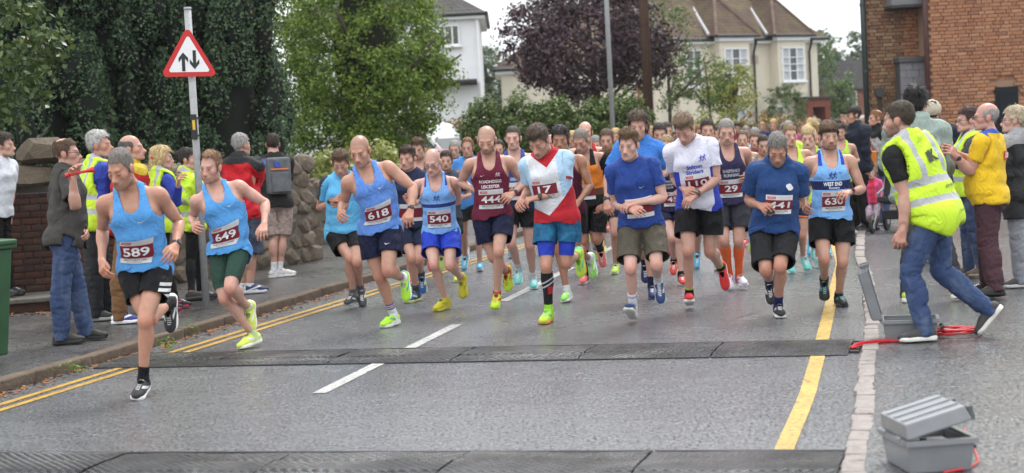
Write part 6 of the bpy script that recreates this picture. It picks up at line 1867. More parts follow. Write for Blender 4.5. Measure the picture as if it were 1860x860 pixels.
def P540():
    p = Person(dict(n=540, c=CB, Y=17.4, h=1.78, lean=10, N=(524, 188), Px=544, cy=-2, py=-8, head=(24, -14, 0),
        RA=((416, 288, 'b'), (478, 284, 'f'), 50), LA=((616, 288, 'b'), (534, 268, 'f'), 60), RL=((516, 546, 'f'), (564, 688, 'b'), (-28, 6)), LL=((582, 552, 'f'), (628, 598, 'b'), (-10, 62)),
        shape=dict(g=-.003, beard=.25, scalp=.3, hcol=(.16, .13, .11), skin=(.52, .32, .25), lids=1), label='bald runner in glasses and pale blue vest with bib 540 and royal blue shorts', group=ROWN))
    p.vest(knit(srgb(122, 172, 232), [((.02, .035, .16), [((0, 0, 1), 1.225), ((0, 0, -1), -1.262)]), ((.03, .07, .40), [((1, 0, 0), .095, 1), ((0, 0, 1), 1.44)])]))
    p.decal('emblem', *runner_mark(.075), ink((.03, .04, .25)), .0, 1.325, .009, p.topo); p.shorts(shell((.018, .05, .46)), .68, .018); p.bib('540', .01, 1.105)
    p.socks(knit((.5, .45, .05)), .12); p.shoes((.52, .46, .02), (.50, .46, .06), tip=(.3, .28, .02), lace=(.5, .5, .05)); p.glasses((.05, .05, .05)); p.watch('R'); p.body()
def P444():
    p = Person(dict(n=444, c=CC, Y=17.0, h=1.82, lean=6, N=(146, 142), Px=160, cy=0, py=-4, head=(24, -8, 0), air=.03,
        RA=((36, 240, 'b'), (98, 272, 'f'), 20), LA=((286, 236, 'b'), (240, 284, 'f'), 30), LL=((184, 512, 'f'), (178, 672, 'b'), (-14, 22)), RL=((166, 545, 'f'), (213, 582, 'b'), (8, 72)),
        shape=dict(beard=.75, scalp=.35, hcol=(.07, .05, .035), skin=(.47, .28, .20), lids=1), label='shaven-headed runner in maroon vest with bib 444 and navy shorts', group=ROWN))
    p.vest(knit(MAROON)); p.shorts(shell(NAVY), .67, .018); p.bib('444', .0, 1.11)
    text_on(p, 'ROADHOGGS', .215, .030, 0, 1.285, (.75, .72, .73)); text_on(p, 'LEICESTER', .175, .030, 0, 1.237, (.75, .72, .73)); p.decal('logo', *swoosh(.05), ink((.7, .6, .62)), -.07, 1.345, .009, p.topo); p.decal('emblem', *runner_mark(.05), ink((.6, .5, .52)), .075, 1.35, .009, p.topo)
    p.socks(knit((.4, .05, .04)), .12); p.shoes((.48, .68, .04), (.40, .55, .05), tip=(.6, .05, .03), lace=(.55, .05, .04)); p.watch('L'); p.body()
def Pbluev():
    p = Person(dict(n='bluev', c=CC, Y=19.0, h=1.84, lean=6, N=(246, 122), Px=262, cy=-2, py=-4, head=(6, -8, 0),
        RA=((204, 210, 'b'), (226, 255, 'f')), LA=((322, 236, 'b'), (300, 290, 'f')), RL=((232, 472, 'f'), (262, 562, 'b'), (-5, 35)), LL=((306, 482, 'f'), (318, 602, 'b'), (-5, 8)),
        shape=dict(beard=.2, skin=(.5, .31, .24), hw=.95, hcol=(.05, .035, .025)), label='tall runner in blue and navy vest and black shorts just behind bib 444', group=ROWN))
    p.vest(knit((.03, .07, .30), [((.012, .016, .05), [((0, 0, -1), -1.20)])])); p.shorts(shell(BLACK), .72, .016); p.bib('', .0, 1.13, digits=False)
    text_on(p, 'UREA RUNNER', .17, .035, .02, 1.265, (.6, .62, .66)); p.socks(knit(WHITE), .18); p.shoes((.16, .56, .53), (.55, .66, .64), tip=(.5, .7, .68)); p.hair(HAIR_B, (.04, .028, .02)); p.body()
def P17():
    red = (.50, .018, .03)
    p = Person(dict(n=17, c=CC, Y=15.7, h=1.84, lean=10, N=(368, 132), Px=412, cy=-6, py=-8, head=(38, -28, 0),
        RA=((304, 262, 'b'), (268, 304, 'f'), 40), LA=((440, 270, 'b'), (334, 292, 'f'), 70), RL=((370, 560, 'f'), (380, 735, 'b'), (-14, 4)), LL=((446, 576, 'f'), (492, 512, 'b'), (-10, 80)),
        shape=dict(beard=.35, hcol=(.05, .03, .02), skin=(.46, .26, .18), lids=1), label='runner in white, red and pale blue t-shirt with bib 17 checking his watch', group=ROWN))
    pale = srgb(176, 208, 232)
    p.tee(knit((.74, .75, .79), [(pale, [((1, 0, 0), .155, 1)]), (pale, [((1, 0, 0), .09), ((-.5, 0, 1), 1.10)]), (red, [((1, 0, -1), -1.04)]), (pale, [((1, 0, -1.2), -1.02), ((-1, 0, 0), .02)]), (red, [((-.55, 0, -1), -.965)]), (red, [((-.9, 0, 1), 1.432, 1)])]))
    p.tights(knit((.02, .045, .42)), .60, 'under_shorts'); p.shorts(shell((.012, .075, .17), col2=(.02, .16, .30)), .72, .020); p.bib('17', -.05, 1.25, .22, .18)
    p.socks(knit((.012, .012, .014), [((.45, .45, .47), [((.55, 0, 1), .43), ((-.55, 0, -1), -.445)]), ((.45, .45, .47), [((.55, 0, 1), .39), ((-.55, 0, -1), -.405)]), ((.4, .02, .03), [((-1, 0, 0), -.10), ((0, 0, 1), .26), ((0, 0, -1), -.33), ((0, -1, 0), -.01)]), ((.35, .75, .05), [((0, 0, -1), -.16)])]), .455, 'compression_sock', 'R')
    p.socks(knit((.35, .75, .05)), .16, 'sock', 'L')
    p.shoes((.55, .78, .06), (.75, .30, .08), tip=(.06, .5, .4), lace=(.1, .5, .4)); p.hair(HAIR_Q, (.055, .033, .02)); p.watch('L'); p.body()
def Pmar2():
    p = Person(dict(n='mar2', c=CC, Y=17.6, h=1.76, lean=10, N=(432, 138), Px=452, cy=-6, py=-4, head=(12, -8, 0),
        RA=RUN_R, LA=((546, 268, 'b'), (498, 312, 'f'), 30), RL=((418, 560, 'f'), (452, 668, 'b'), (-12, 4)), LL=((482, 560, 'f'), (538, 536, 'b'), (0, 76)),
        shape=dict(skin=(.33, .17, .10), hcol=(.02, .015, .012)), label='dark-haired runner in maroon vest mostly hidden behind bib 17', group=ROWN))
    p.vest(knit((.075, .01, .028))); p.shorts(shell(BLACK), .70, .014); p.socks(knit(WHITE), .15); p.shoes((.30, .75, .12), (.75, .78, .74), tip=(.8, .8, .8)); p.hair('full:.012:.012:.006', (.015, .012, .011)); p.body()
def Porange():
    p = Person(dict(n='orange', c=CC, Y=19.3, h=1.78, lean=12, N=(520, 152), Px=545, cy=-8, py=-6, head=(28, -22, 0),
        RA=RUN_R, LA=((600, 252, 'b'), (592, 340, 'f'), 20), RL=((514, 522, 'f'), (522, 622, 'b'), (-8, 4)), LL=((566, 505, 'f'), (582, 520, 'b'), (0, 70)),
        shape=dict(beard=.45, scalp=.6, hcol=(.14, .12, .10), skin=(.40, .22, .15), lids=1), label='grizzled runner in orange and black vest with black arm sleeve', group=ROWN))
    p.vest(knit((.70, .20, .02), [(BLACK, [((0, 0, -1), -1.04)]), (BLACK, [((1, 0, 0), .06, 1), ((0, 0, 1), 1.40)]), ((.10, .05, .02), [((0, 0, -1), -1.12), ((0, 0, 1), 1.04)])])); p.shorts(shell(BLACK), .60, .004); p.bib('', -.05, 1.10, digits=False)
    p.wear('longtee', knit(BLACK), 'arm_sleeve', lambda V: np.minimum(.012 - np.abs(0) + (V[:, 0] - .215), (V[:, 2] - 1.16)))
    p.socks(knit(BLACK), .40); p.shoes((.75, .16, .14), (.55, .5, .5)); p.hair('full:.003:.003:.002', (.15, .13, .11)); p.watch('L', (.2, .2, .2)); p.body()
def Predbald():
    p = Person(dict(n='redbald', c=CC, Y=21.0, h=1.84, lean=4, N=(526, 108), Px=535, cy=2, py=0, head=(4, -6, 0), RA=RUN_R, LA=RUN_L, RL=((520, 430, 'f'), (528, 540, 'b'), (0, 20)), LL=((552, 420, 'f'), (556, 480, 'b'), (0, 60)),
        shape=dict(beard=.2, skin=(.5, .3, .22), hcol=(.10, .06, .035)), label='runner with receding hair in plain red vest at the back of the front group', group='runners packed behind the front row'))
    p.vest(knit((.50, .015, .025))); p.shorts(shell(BLACK), .70); p.hair('horseshoe:.006:.0:.003', BROWN); p.socks(knit(WHITE), .16); p.shoes((.5, .5, .5), (.6, .6, .6)); p.body()
def Pblue():
    p = Person(dict(n='bluetee', c=CD, Y=15.35, h=1.82, lean=14, N=(140, 196), Px=176, cy=-4, py=-6, head=(16, -22, 3), air=.02,
        RA=((78, 346, 'b'), (134, 366, 'f'), 60), LA=((264, 330, 'b'), (158, 344, 'f'), 60), RL=((136, 592, 'f'), (146, 742, 'b'), (-10, -24)), LL=((236, 582, 'f'), (242, 640, 'b'), (-5, 48)),
        shape=dict(beard=.25, hcol=(.10, .06, .03), skin=(.53, .33, .26)), label='runner in royal blue t-shirt and khaki shorts with forearms crossed over his bib', group=ROWN))
    p.tee(knit((.014, .045, .22), col2=(.018, .055, .26))); p.shorts(shell((.085, .075, .055)), .60, .016); p.bib('', .01, 1.14, digits=False)
    p.decal('logo', *swoosh(.055), ink((.45, .5, .6)), .06, 1.33, .010, p.topo)
    p.socks(knit((.72, .72, .76), [((.25, .22, .5), [((0, 0, 1), .21), ((0, 0, -1), -.222)])]), .245); p.shoes((.018, .05, .16), (.55, .55, .5), tip=(.5, .5, .5)); p.hair(HAIR_Q, (.095, .05, .022), (.17, .09, .04)); p.body()
def Pcurly():
    p = Person(dict(n='curly', c=CD, Y=17.4, h=1.84, lean=8, N=(170, 136), Px=165, cy=4, py=-4, head=(12, -10, 0),
        RA=((44, 268, 'b'), (46, 350, 'f'), 20), LA=RUN_L, LL=((204, 560, 'f'), (218, 676, 'b'), (-8, 8)), RL=((175, 545, 'f'), (192, 580, 'b'), (0, 66)),
        shape=dict(beard=.5, hcol=(.045, .03, .02), skin=(.47, .28, .2)), label='tall wavy-haired runner in bright blue t-shirt behind the royal blue one', group=ROWN))
    p.tee(knit((.045, .19, .58)), kind='teeloose'); p.shorts(shell((.014, .02, .06)), .62, .012); p.socks(knit(NAVY), .2); p.shoes((.02, .035, .13), (.1, .12, .2)); p.hair('full:.018:.016:.008:curls', (.07, .045, .028)); p.watch('R'); p.body()
def P45():
    p = Person(dict(n=45, c=CD, Y=19.0, h=1.70, lean=6, N=(280, 190), Px=292, cy=-6, py=-4, head=(6, -12, 0),
        RA=((252, 285, 'b'), (300, 302, 'f'), 60), LA=RUNF_L, RL=((296, 482, 'f'), (302, 562, 'b'), (-6, 30)), LL=((318, 480, 'f'), (330, 632, 'b'), (-4, 6)),
        shape=dict(fem=1, beard=0, hcol=(.2, .13, .06), skin=(.52, .33, .26), g=-.004, hw=.95), label='fair-haired woman in dark club vest with bib 45 left of bib 110', group=ROWN))
    p.vest(knit((.022, .02, .05))); text_on(p, 'SHEPSHED', .15, .026, 0, 1.30, (.55, .55, .6)); text_on(p, 'RUNNING', .14, .024, 0, 1.265, (.55, .55, .6)); text_on(p, 'CLUB', .08, .022, 0, 1.232, (.55, .55, .6)); p.shorts(shell((.014, .016, .05)), .74, .008); p.bib('45', .02, 1.09, .21, .17)
    p.hair('full:.006:.007:.003:bun', (.30, .20, .10), (.46, .33, .18)); p.socks(knit(BLACK), .14); p.shoes((.62, .05, .05), (.7, .6, .5), tip=(.6, .4, .05)); p.body()
def P110():
    blue = (.025, .05, .42)
    p = Person(dict(n=110, c=CD, Y=16.25, h=1.91, lean=12, N=(362, 116), Px=396, cy=-4, py=-4, head=(38, -26, 0), air=.02,
        RA=((304, 246, 'b'), (342, 290, 'f'), 40), LA=((468, 276, 'b'), (384, 310, 'f'), 60), RL=((356, 526, 'f'), (360, 690, 'b'), (-2, -12)), LL=((440, 542, 'f'), (480, 584, 'b'), (2, 66)),
        shape=dict(beard=.4, hcol=(.12, .075, .04), skin=(.49, .29, .21), lids=1, hw=.95), label='tall runner in white club t-shirt with bib 110 bowing over his watch', group=ROWN))
    p.tee(knit((.70, .70, .80), [(blue, [((1, 0, 0), .135, 1), ((0, 0, -1), -1.30), ((0, -1, 0), -.05)])]))
    text_on(p, 'Stilton', .135, .038, 0, 1.335, blue, .03); text_on(p, 'Striders', .15, .038, 0, 1.288, blue, .03); p.decal('emblem', *runner_mark(.07), ink(blue), .085, 1.40, .010, p.topo)
    p.shorts(shell(BLACK), .67, .02); p.bib('110', .01, 1.185, .21, .17); p.socks(knit(BLACK, [((.35, .5, .05), [((0, 0, 1), .15)])]), .165); p.shoes((.60, .025, .03), (.72, .70, .68), tip=(.55, .02, .02), lace=(.6, .05, .05)); p.hair('full:.007:.022:.004:quiff', (.13, .085, .045), (.24, .16, .09)); p.watch('L'); p.body()
def P29():
    p = Person(dict(n=29, c=CD, Y=17.8, h=1.80, lean=8, N=(504, 158), Px=515, cy=2, py=0, head=(16, -4, 0),
        RA=RUN_R, LA=((600, 232, 'b'), (588, 262, 'f')), LL=((548, 512, 'f'), (550, 640, 'b'), (4, 6)), RL=((494, 512, 'f'), (512, 632, 'b'), (-4, 30)),
        shape=dict(beard=.45, goatee=True, hcol=(.2, .18, .16), skin=(.46, .27, .2)), label='grey cropped runner in purple-navy vest with bib 29 and orange knee socks', group=ROWN))
    p.vest(knit((.030, .026, .075))); text_on(p, 'SHEPSHED', .18, .034, 0.01, 1.295, (.45, .45, .5)); text_on(p, 'RUNNING', .16, .032, 0.01, 1.25, (.45, .45, .5)); p.shorts(shell((.025, .025, .035)), .65, .016); p.bib('29', .0, 1.11)
    p.socks(knit((.78, .13, .03)), .445, 'knee_sock'); p.shoes((.62, .58, .66), (.70, .68, .72), tip=(.25, .15, .55)); p.hair('full:.004:.005:.002', (.20, .18, .16), (.32, .30, .27)); p.body()
def P441():
    p = Person(dict(n=441, c=CE, Y=15.3, h=1.84, lean=8, N=(184, 170), Px=172, cy=0, py=-4, head=(34, -10, 2),
        RA=((68, 306, 'b'), (112, 328, 'f'), 50), LA=((278, 318, 'b'), (196, 338, 'f'), 50), LL=((196, 578, 'f'), (188, 738, 'b'), (-6, 2)), RL=((138, 598, 'f'), (152, 636, 'b'), (0, 55)),
        shape=dict(g=.004, beard=.75, hcol=(.11, .095, .08), skin=(.40, .22, .15), lids=1), label='grey-bearded runner in petrol blue t-shirt with bib 441 looking at a phone', group=ROWN))
    p.tee(knit((.012, .045, .155), col2=(.015, .055, .18)), kind='teeloose'); p.shorts(shell((.014, .014, .016)), .58, .014); p.bib('441', .005, 1.205, .23, .17); p.decal('logo', *fan([(.03 * math.cos(a) * (1 - .35 * math.sin(2 * a)), .03 * math.sin(a)) for a in np.linspace(0, 6.0, 14)]), ink((.7, .72, .76)), .085, 1.36, .010, p.topo)
    p.socks(knit((.012, .02, .09)), .20); p.shoes((.02, .02, .022), (.62, .62, .6), tip=(.5, .5, .5)); p.hair(HAIR_S, (.12, .11, .10), (.26, .25, .23)); p.body()
    ph = p.hand_point('L', .10, .035); q = p.hand_point('R', .10, .03); c = .5 * (ph + q) + arr(.0, -.03, .02)
    o = empty('mobile_phone', c, 'black phone held in both hands by the runner with bib 441', 'phone'); o.rotation_euler = (rad(35), 0, rad(10))
    box_part('case', o, (0, 0, 0), (.038, .075, .005), plain('phone_black', (.01, .01, .012), .25, var=0)); box_part('screen', o, (0, 0, .0062), (.034, .068, .001), plain('phone_glass', (.02, .025, .03), .08, var=0))
def P630():
    sky = srgb(128, 182, 240)
    p = Person(dict(n=630, c=CE, Y=15.7, h=1.78, lean=3, N=(398, 146), Px=405, cy=0, py=0, head=(6, 0, 0),
        RA=((306, 272, 'b'), (298, 340, 'f'), 20), LA=((534, 282, 'b'), (484, 294, 'f'), 50), LL=((454, 582, 'f'), (438, 716, 'b'), (-2, 4)), RL=((378, 572, 'f'), (378, 648, 'b'), (-4, 52)),
        shape=dict(beard=.7, hcol=(.09, .055, .03), skin=(.47, .28, .2)), label='runner in pale blue West End vest with navy band and bib 630', group=ROWN))
    p.vest(knit(sky, [((.012, .02, .10), [((0, 0, 1), 1.205), ((0, 0, -1), -1.285)]), ((.02, .06, .42), [((1, 0, 0), .085, 1), ((0, 0, 1), 1.425)])]))
    text_on(p, 'WEST END', .17, .036, 0, 1.258, (.72, .75, .8), .03); text_on(p, 'Runners', .10, .022, .01, 1.224, (.72, .75, .8), .01, shear=.3); p.decal('emblem', *runner_mark(.085), ink((.02, .03, .2)), .0, 1.335, .009, p.topo); p.decal('logo', *swoosh(.055), ink((.02, .03, .2)), .085, 1.36, .009, p.topo)
    p.shorts(shell(BLACK), .68, .018); p.bib('630', .005, 1.10, .21, .185); p.socks(knit(BLACK), .12); p.shoes((.02, .02, .022), (.05, .05, .055), tip=(.05, .3, .3), lace=(.2, .5, .5)); p.hair('full:.010:.014:.005', (.10, .06, .032), (.17, .10, .05)); p.cap('band', knit((.02, .012, .01)), 'headband'); p.watch('L', (.05, .01, .03)); p.body()
def Plime():
    p = Person(dict(n='lime', c=CE, Y=19.2, h=1.72, lean=5, N=(240, 150), Px=262, cy=2, py=2, head=(2, 4, 0), RA=RUN_R, LA=RUN_L, LL=((288, 494, 'f'), (292, 578, 'b'), (2, 30)), RL=((248, 512, 'f'), (240, 606, 'b'), (0, 10)),
        shape=dict(fem=1, beard=0, hcol=(.16, .09, .04), skin=(.46, .27, .19), g=-.003, hw=.95), label='smiling woman in lime vest and navy shorts between bibs 441 and 630', group=ROWN))
    p.vest(knit(LIME)); p.shorts(shell((.014, .018, .05), [((.75, .2, .08), [((0, 0, -1), -.735)])]), .72, .010); p.hair('full:.006:.007:.003:pony', (.17, .10, .05), (.3, .2, .1)); p.socks(knit(WHITE), .12); p.shoes((.16, .60, .55), (.5, .7, .66), tip=(.4, .7, .66)); p.bib('', .02, 1.08, digits=False); p.body()
def Pblonde():
    p = Person(dict(n='blonde', c=CE, Y=19.8, h=1.66, lean=8, N=(318, 140), Px=335, cy=-6, py=0, head=(18, -16, 0), RA=RUN_R, LA=RUNF_L, LL=((348, 500, 'f'), (352, 582, 'b'), (0, 8)), RL=((330, 490, 'f'), (336, 520, 'b'), (0, 60)),
        shape=dict(fem=1, beard=0, hcol=(.4, .27, .12), skin=(.53, .34, .27), g=-.003, hw=.95), label='blonde woman with high ponytail in yellow-green vest behind bib 630', group=ROWN))
    p.vest(knit((.45, .70, .08))); p.shorts(shell(BLACK), .72, .010); p.hair('full:.008:.010:.004:highpony', BLOND, (.7, .55, .3)); p.socks(knit(WHITE), .12); p.shoes((.16, .60, .55), (.5, .7, .66)); p.body()
def box_part(name, parent, c, h, mat, bev=.003):
    me = bpy.data.meshes.new(name); bm = bmesh.new(); bmesh.ops.create_cube(bm, size=1.0)
    for v in bm.verts: v.co = Vector((c[0] + v.co.x * 2 * h[0], c[1] + v.co.y * 2 * h[1], c[2] + v.co.z * 2 * h[2]))
    if bev: bmesh.ops.bevel(bm, geom=list(bm.edges), offset=min(bev, min(h) * .9), segments=2, affect='EDGES', profile=.5)
    bm.to_mesh(me); bm.free(); me.materials.append(mat)
    return link(name, me, parent)
# ================================================================ timing cases and their red cable
M_CASE = plain('grey_case_plastic', (.16, .168, .178), .4, var=.10, scale=8); M_CASED = plain('dark_case_lining', (.05, .053, .056), .7); M_RED = plain('red_cable', (.55, .02, .03), .4, var=0); M_BLK = plain('black_plastic', (.012, .012, .013), .45, var=0)
def case_shell(w, d, h, z0, flare, t=.012):
    """a tub open at the top"""
    V, F = [], []
    for zz, f in ((z0, 1 - flare), (z0 + h, 1.0)):
        for sx, sy in ((-1, -1), (1, -1), (1, 1), (-1, 1)): V.append((sx * w * f, sy * d * f, zz))
    for zz, f in ((z0 + h, 1.0), (z0 + t, 1 - flare)):
        for sx, sy in ((-1, -1), (1, -1), (1, 1), (-1, 1)): V.append((sx * (w * f - t), sy * (d * f - t), zz))
    F = [(3, 2, 1, 0)]
    for lv in range(3):
        for k in range(4): F.append((lv * 4 + k, lv * 4 + (k + 1) % 4, lv * 4 + 4 + (k + 1) % 4, lv * 4 + 4 + k))
    F.append((12, 13, 14, 15))
    return V, F
def timing_case(loc, rz, open_deg, w, d, label, mat):
    r = empty('equipment_case', loc, label, 'case', 'grey timing cases on the pavement'); r.rotation_euler = (0, 0, rad(rz))
    V, F = case_shell(w, d, .145, .0, .10); MB().add(V, F).build('tub', mat, r, bev=.008)
    m = MB(); t = .018
    for sx in (-1, 1): m.box((sx * (w + .004), 0, .150), (t / 2 + .004, d + .012, .012))
    for sy in (-1, 1): m.box((0, sy * (d + .004), .150), (w - .004, t / 2 + .004, .012))
    m.build('rim', mat, r)
    MB().box((0, 0, .10), (w - .03, d - .03, .006)).build('control_plate', plain('case_panel', (.32, .33, .34), .5), r, bev=.002)
    for k in range(3): MB().tube([(-w * .5 + k * w * .4, 0, .106), (-w * .5 + k * w * .4, 0, .125)], .018, 10).build('socket', M_BLK, r)
    # the lid turns about the hinge along the back (+y) edge
    M = Matrix.Translation((0, d, .165)) @ Matrix.Rotation(rad(-open_deg), 4, 'X')
    V, F = case_shell(w, d, .075, .0, .08); V2 = [M @ Vector((x, y - d, .075 - z)) for x, y, z in V]
    lid = MB().add(V2, F).build('lid', mat, r, bev=.008)
    for k in (-1, 0, 1): MB().add(*(lambda b: ([M @ Vector(v) for v in b.V], b.F))(MB().box((k * w * .55, -d, .078), (.012, d * .86, .004)))).build('lid_rib', mat, lid)
    MB().add(*(lambda b: ([M @ Vector(v) for v in b.V], b.F))(MB().box((0, -d, .008), (w * .8, d * .75, .004)))).build('lid_lining', M_CASED, lid)
    for sx in (-1, 1): MB().add(*(lambda b: ([M @ Vector(v) for v in b.V], b.F))(MB().box((sx * w * .55, -2 * d - .022, .02), (.032, .014, .035)))).build('latch', plain('case_latch', (.10, .105, .11), .5), lid, bev=.004)
    for sx in (-1, 1): MB().tube([(sx * w * .55 - .03, d + .012, .160), (sx * w * .55 + .03, d + .012, .160)], .012, 8).build('hinge', mat, r)
    MB().tube([(-.08, -d - .015, .09), (-.08, -d - .04, .095), (.08, -d - .04, .095), (.08, -d - .015, .09)], .011, 8).build('handle', M_BLK, r)
    return r
c1 = G(1654, 616, .03); timing_case(c1, 78, 104, .165, .20, 'grey plastic case standing open at the foot of the man in hi-vis vest', M_CASE)
c2 = G(1686, 846, .03); timing_case(c2, 96, 14, .20, .165, 'grey plastic case with its lid ajar in the bottom right corner', plain('pale_case_plastic', (.20, .21, .225), .28, var=.08, scale=8))
def cable(name, pts, r, label):
    P = resample(np.array(pts, float), .06); o = MB().tube(P, r, 7).build(name, M_RED, None, True); return tag(o, label, 'cable')
e0 = G(1552, 632, .03)
for k in range(3):
    pts = [e0 + (-.02, .02 * k, 0)] + [lerp(e0, c1, t) + np.array((0, .03 * k + .04 * math.sin(5 * t + k), .006 + .008 * k)) for t in np.linspace(.1, .55, 5)] + [c1 + (-.08, -.14 + .02 * k, .01)]
    cable('red_cable', pts, .007, ('upper', 'middle', 'lower')[2 - k] + ' strand of red cable running from the far mat to the open case')
cc = c1 + (.36, .02, .008); cl = []
for t in np.linspace(0, 1, 120):
    a = t * 2 * math.pi * 6; cl.append(cc + np.array((.155 * math.cos(a) * (1 + .25 * math.sin(a * .37)), .10 * math.sin(a) * (1 + .2 * math.cos(a * .29)), .008 + .055 * t + .01 * math.sin(a * 1.7))))
o = MB().tube(cl, .0065, 6).build('cable_coil', M_RED, None, True); tag(o, 'coil of red cable heaped behind the open grey case', 'cable')
cable('red_cable', [c2 + (.02, -.22, .008), c2 + (.16, -.15, .01), c2 + (.24, -.02, .012), c2 + (.25, .10, .05), c2 + (.22, .16, .14)], .006, 'thin red cable trailing from the nearest grey case')
# ================================================================ vehicles glimpsed behind the green tree
def car(loc, rz, L_, W, H, paint, label, van=False):
    r = empty('parked_van' if van else 'parked_car', loc, label, 'van' if van else 'car'); r.rotation_euler = (0, 0, rad(rz))
    if van: prof = [(-L_ / 2, .35), (-L_ / 2, H - .12), (-L_ / 2 + .15, H), (L_ * .12, H), (L_ * .22, H - .10), (L_ * .36, H * .58), (L_ * .47, H * .50), (L_ / 2, H * .36), (L_ / 2, .35)]
    else: prof = [(-L_ / 2, .35), (-L_ / 2, .85), (-L_ * .44, .95), (-L_ * .30, H - .06), (-L_ * .18, H), (L_ * .05, H), (L_ * .12, H - .05), (L_ * .27, .98), (L_ * .46, .82), (L_ / 2, .65), (L_ / 2, .35)]
    b = MB().prism(prof, -W / 2, W / 2).build('body', paint, r, bev=.05)
    gl = plain('car_glass', (.03, .035, .04), .05, .6, var=0)
    wz0, wz1 = (H * .60, H - .22) if van else (.98, H - .10)
    for sy in (-1, 1):
        P = [(L_ * .02 if van else -L_ * .30, wz0), (L_ * .33 if van else L_ * .22, wz0), (L_ * .22 if van else L_ * .10, wz1), (L_ * .02 if van else -L_ * .20, wz1)]
        MB().prism(P, sy * (W / 2 + .002), sy * (W / 2 + .008)).build('side_window', gl, r)
        o = MB().box((L_ * .28, sy * (W / 2 + .12), wz0 + .10), (.06, .10, .09)).build('wing_mirror', paint if not van else plain('mirror_black', (.02, .02, .022), .4), r, bev=.03)
        for x in (-L_ * .31, L_ * .32):
            w = MB().tube([(x, sy * (W / 2 - .16), .32), (x, sy * (W / 2 + .01), .32)], .32, 24).build('wheel', plain('tyre', (.015, .015, .015), .8), r); MB().tube([(x, sy * (W / 2 + .01), .32), (x, sy * (W / 2 + .02), .32)], .20, 18).build('hub', plain('alloy', (.4, .4, .42), .3, metal=.8), w)
        MB().box((L_ / 2 - .05, sy * W * .36, H * .40 if van else .70), (.06, .16, .09)).build('headlight', plain('lamp_glass', (.6, .62, .65), .15), r, bev=.02)
    a, c = ((L_ * .215, H - .12), (L_ * .355, H * .60)) if van else ((L_ * .125, H - .06), (L_ * .262, 1.0))
    nx, nz = c[1] - a[1], -(c[0] - a[0]); ln = -math.hypot(nx, nz); o_ = (nx / ln * .012, nz / ln * .012)
    MB().add([(a[0] + o_[0], -W * .43, a[1] + o_[1]), (a[0] + o_[0], W * .43, a[1] + o_[1]), (c[0] + o_[0], W * .46, c[1] + o_[1]), (c[0] + o_[0], -W * .46, c[1] + o_[1])], [(0, 1, 2, 3)]).build('windscreen', gl, r)
    MB().box((L_ / 2 + .005, 0, .45), (.02, W * .28, .10)).build('bumper_grille', M_BLK, r); MB().box((L_ / 2 + .02, 0, .48), (.008, .26, .055)).build('number_plate', plain('plate_white', (.7, .7, .68), .4), r)
    return r
vp_ = AY(792, 250, 41); car((vp_[0] - .9, 41, .1), -22, 4.6, 1.85, 2.0, plain('white_van_paint', (.66, .68, .70), .3, var=.03), 'white van half hidden behind the green tree', True)
vp_ = AY(772, 275, 37); car((vp_[0] - .2, 37.6, 0), -20, 4.0, 1.7, 1.46, plain('red_car_paint', (.36, .03, .06), .3, var=.03), 'red car parked in front of the white van')
# ================================================================ pushchair by the girl
pc = G(1630, 420, .03); pu = empty('pushchair', pc, 'black pushchair standing beside the girl in pink', 'pushchair'); pu.rotation_euler = (0, 0, rad(150))
MB().tube([(-.2, .25, .55), (-.2, -.05, .62), (-.2, -.35, .98)], .014, 8).build('frame_bar', M_GALV, pu); MB().tube([(.2, .25, .55), (.2, -.05, .62), (.2, -.35, .98)], .014, 8).build('frame_bar', M_GALV, pu); MB().tube([(-.2, -.35, .98), (.2, -.35, .98)], .018, 8).build('push_bar', M_BLK, pu)
for sx in (-1, 1):
    MB().tube([(sx * .2, -.05, .62), (sx * .22, .38, .12)], .012, 7).build('leg', M_GALV, pu); MB().tube([(sx * .2, .2, .55), (sx * .24, -.28, .13)], .012, 7).build('leg', M_GALV, pu)
    for y, r_ in ((.38, .10), (-.28, .13)):
        w = MB().tube([(sx * .24 - .02, y, r_), (sx * .24 + .02, y, r_)], r_, 18).build('wheel', plain('tyre', (.015, .015, .015), .8), pu); MB().tube([(sx * .24 - .025, y, r_), (sx * .24 + .025, y, r_)], r_ * .4, 12).build('hub', M_GALV, w)
fab = plain('black_pushchair_fabric', (.014, .014, .016), .85)
MB().box((0, .12, .45), (.19, .19, .04), rx=.15).build('seat', fab, pu, bev=.02); MB().box((0, -.10, .68), (.19, .035, .24), rx=.35).build('backrest', fab, pu, bev=.02); MB().tube([(-.21, -.05, .82), (-.21, .05, .92), (.21, .05, .92), (.21, -.05, .82)], .05, 8).build('hood', fab, pu); MB().box((0, -.02, .24), (.17, .2, .06)).build('basket', fab, pu, bev=.02)
# ================================================================ weeds and leaf litter along the left kerb
M_WEED = leaf_mat('weed_leaf', (.06, .12, .015), (.14, .24, .03), .5, .3); M_LITTER = leaf_mat('fallen_leaf', (.13, .055, .02), (.28, .12, .04), .8, .0)
for k, (x, y, lb) in enumerate(((345, 604, 'small tuft of weed in the left kerb below bib 649'), (300, 633, 'patch of weed at the kerb by the leading runner'), (133, 678, 'small weed on the kerb nearest the bin'))):
    g_ = G(x, y, .03); w = empty('weed', g_, lb, 'weed'); C = rng.normal(0, 1, (40, 3)) * (.06, .05, .03) + (0, 0, .045); leaves('leaf', C, np.tile((0, 0, 1.0), (40, 1)), .045, M_WEED, w, .4, kind='stuff'); MB().tube([(0, 0, 0), (.01, 0, .06)], .004, 5).build('stem', M_WEED, w)
pts = []
for t in rng.random(520):
    y = 12.5 + 8.5 * t; pts.append((kerbL(y) + abs(rng.normal(0, .10)) + .01, y + rng.normal(0, .05), .012))
for t in rng.random(160): pts.append((-5.2 + rng.normal(0, .5), 18.2 + rng.normal(0, .18), PZ + .012))
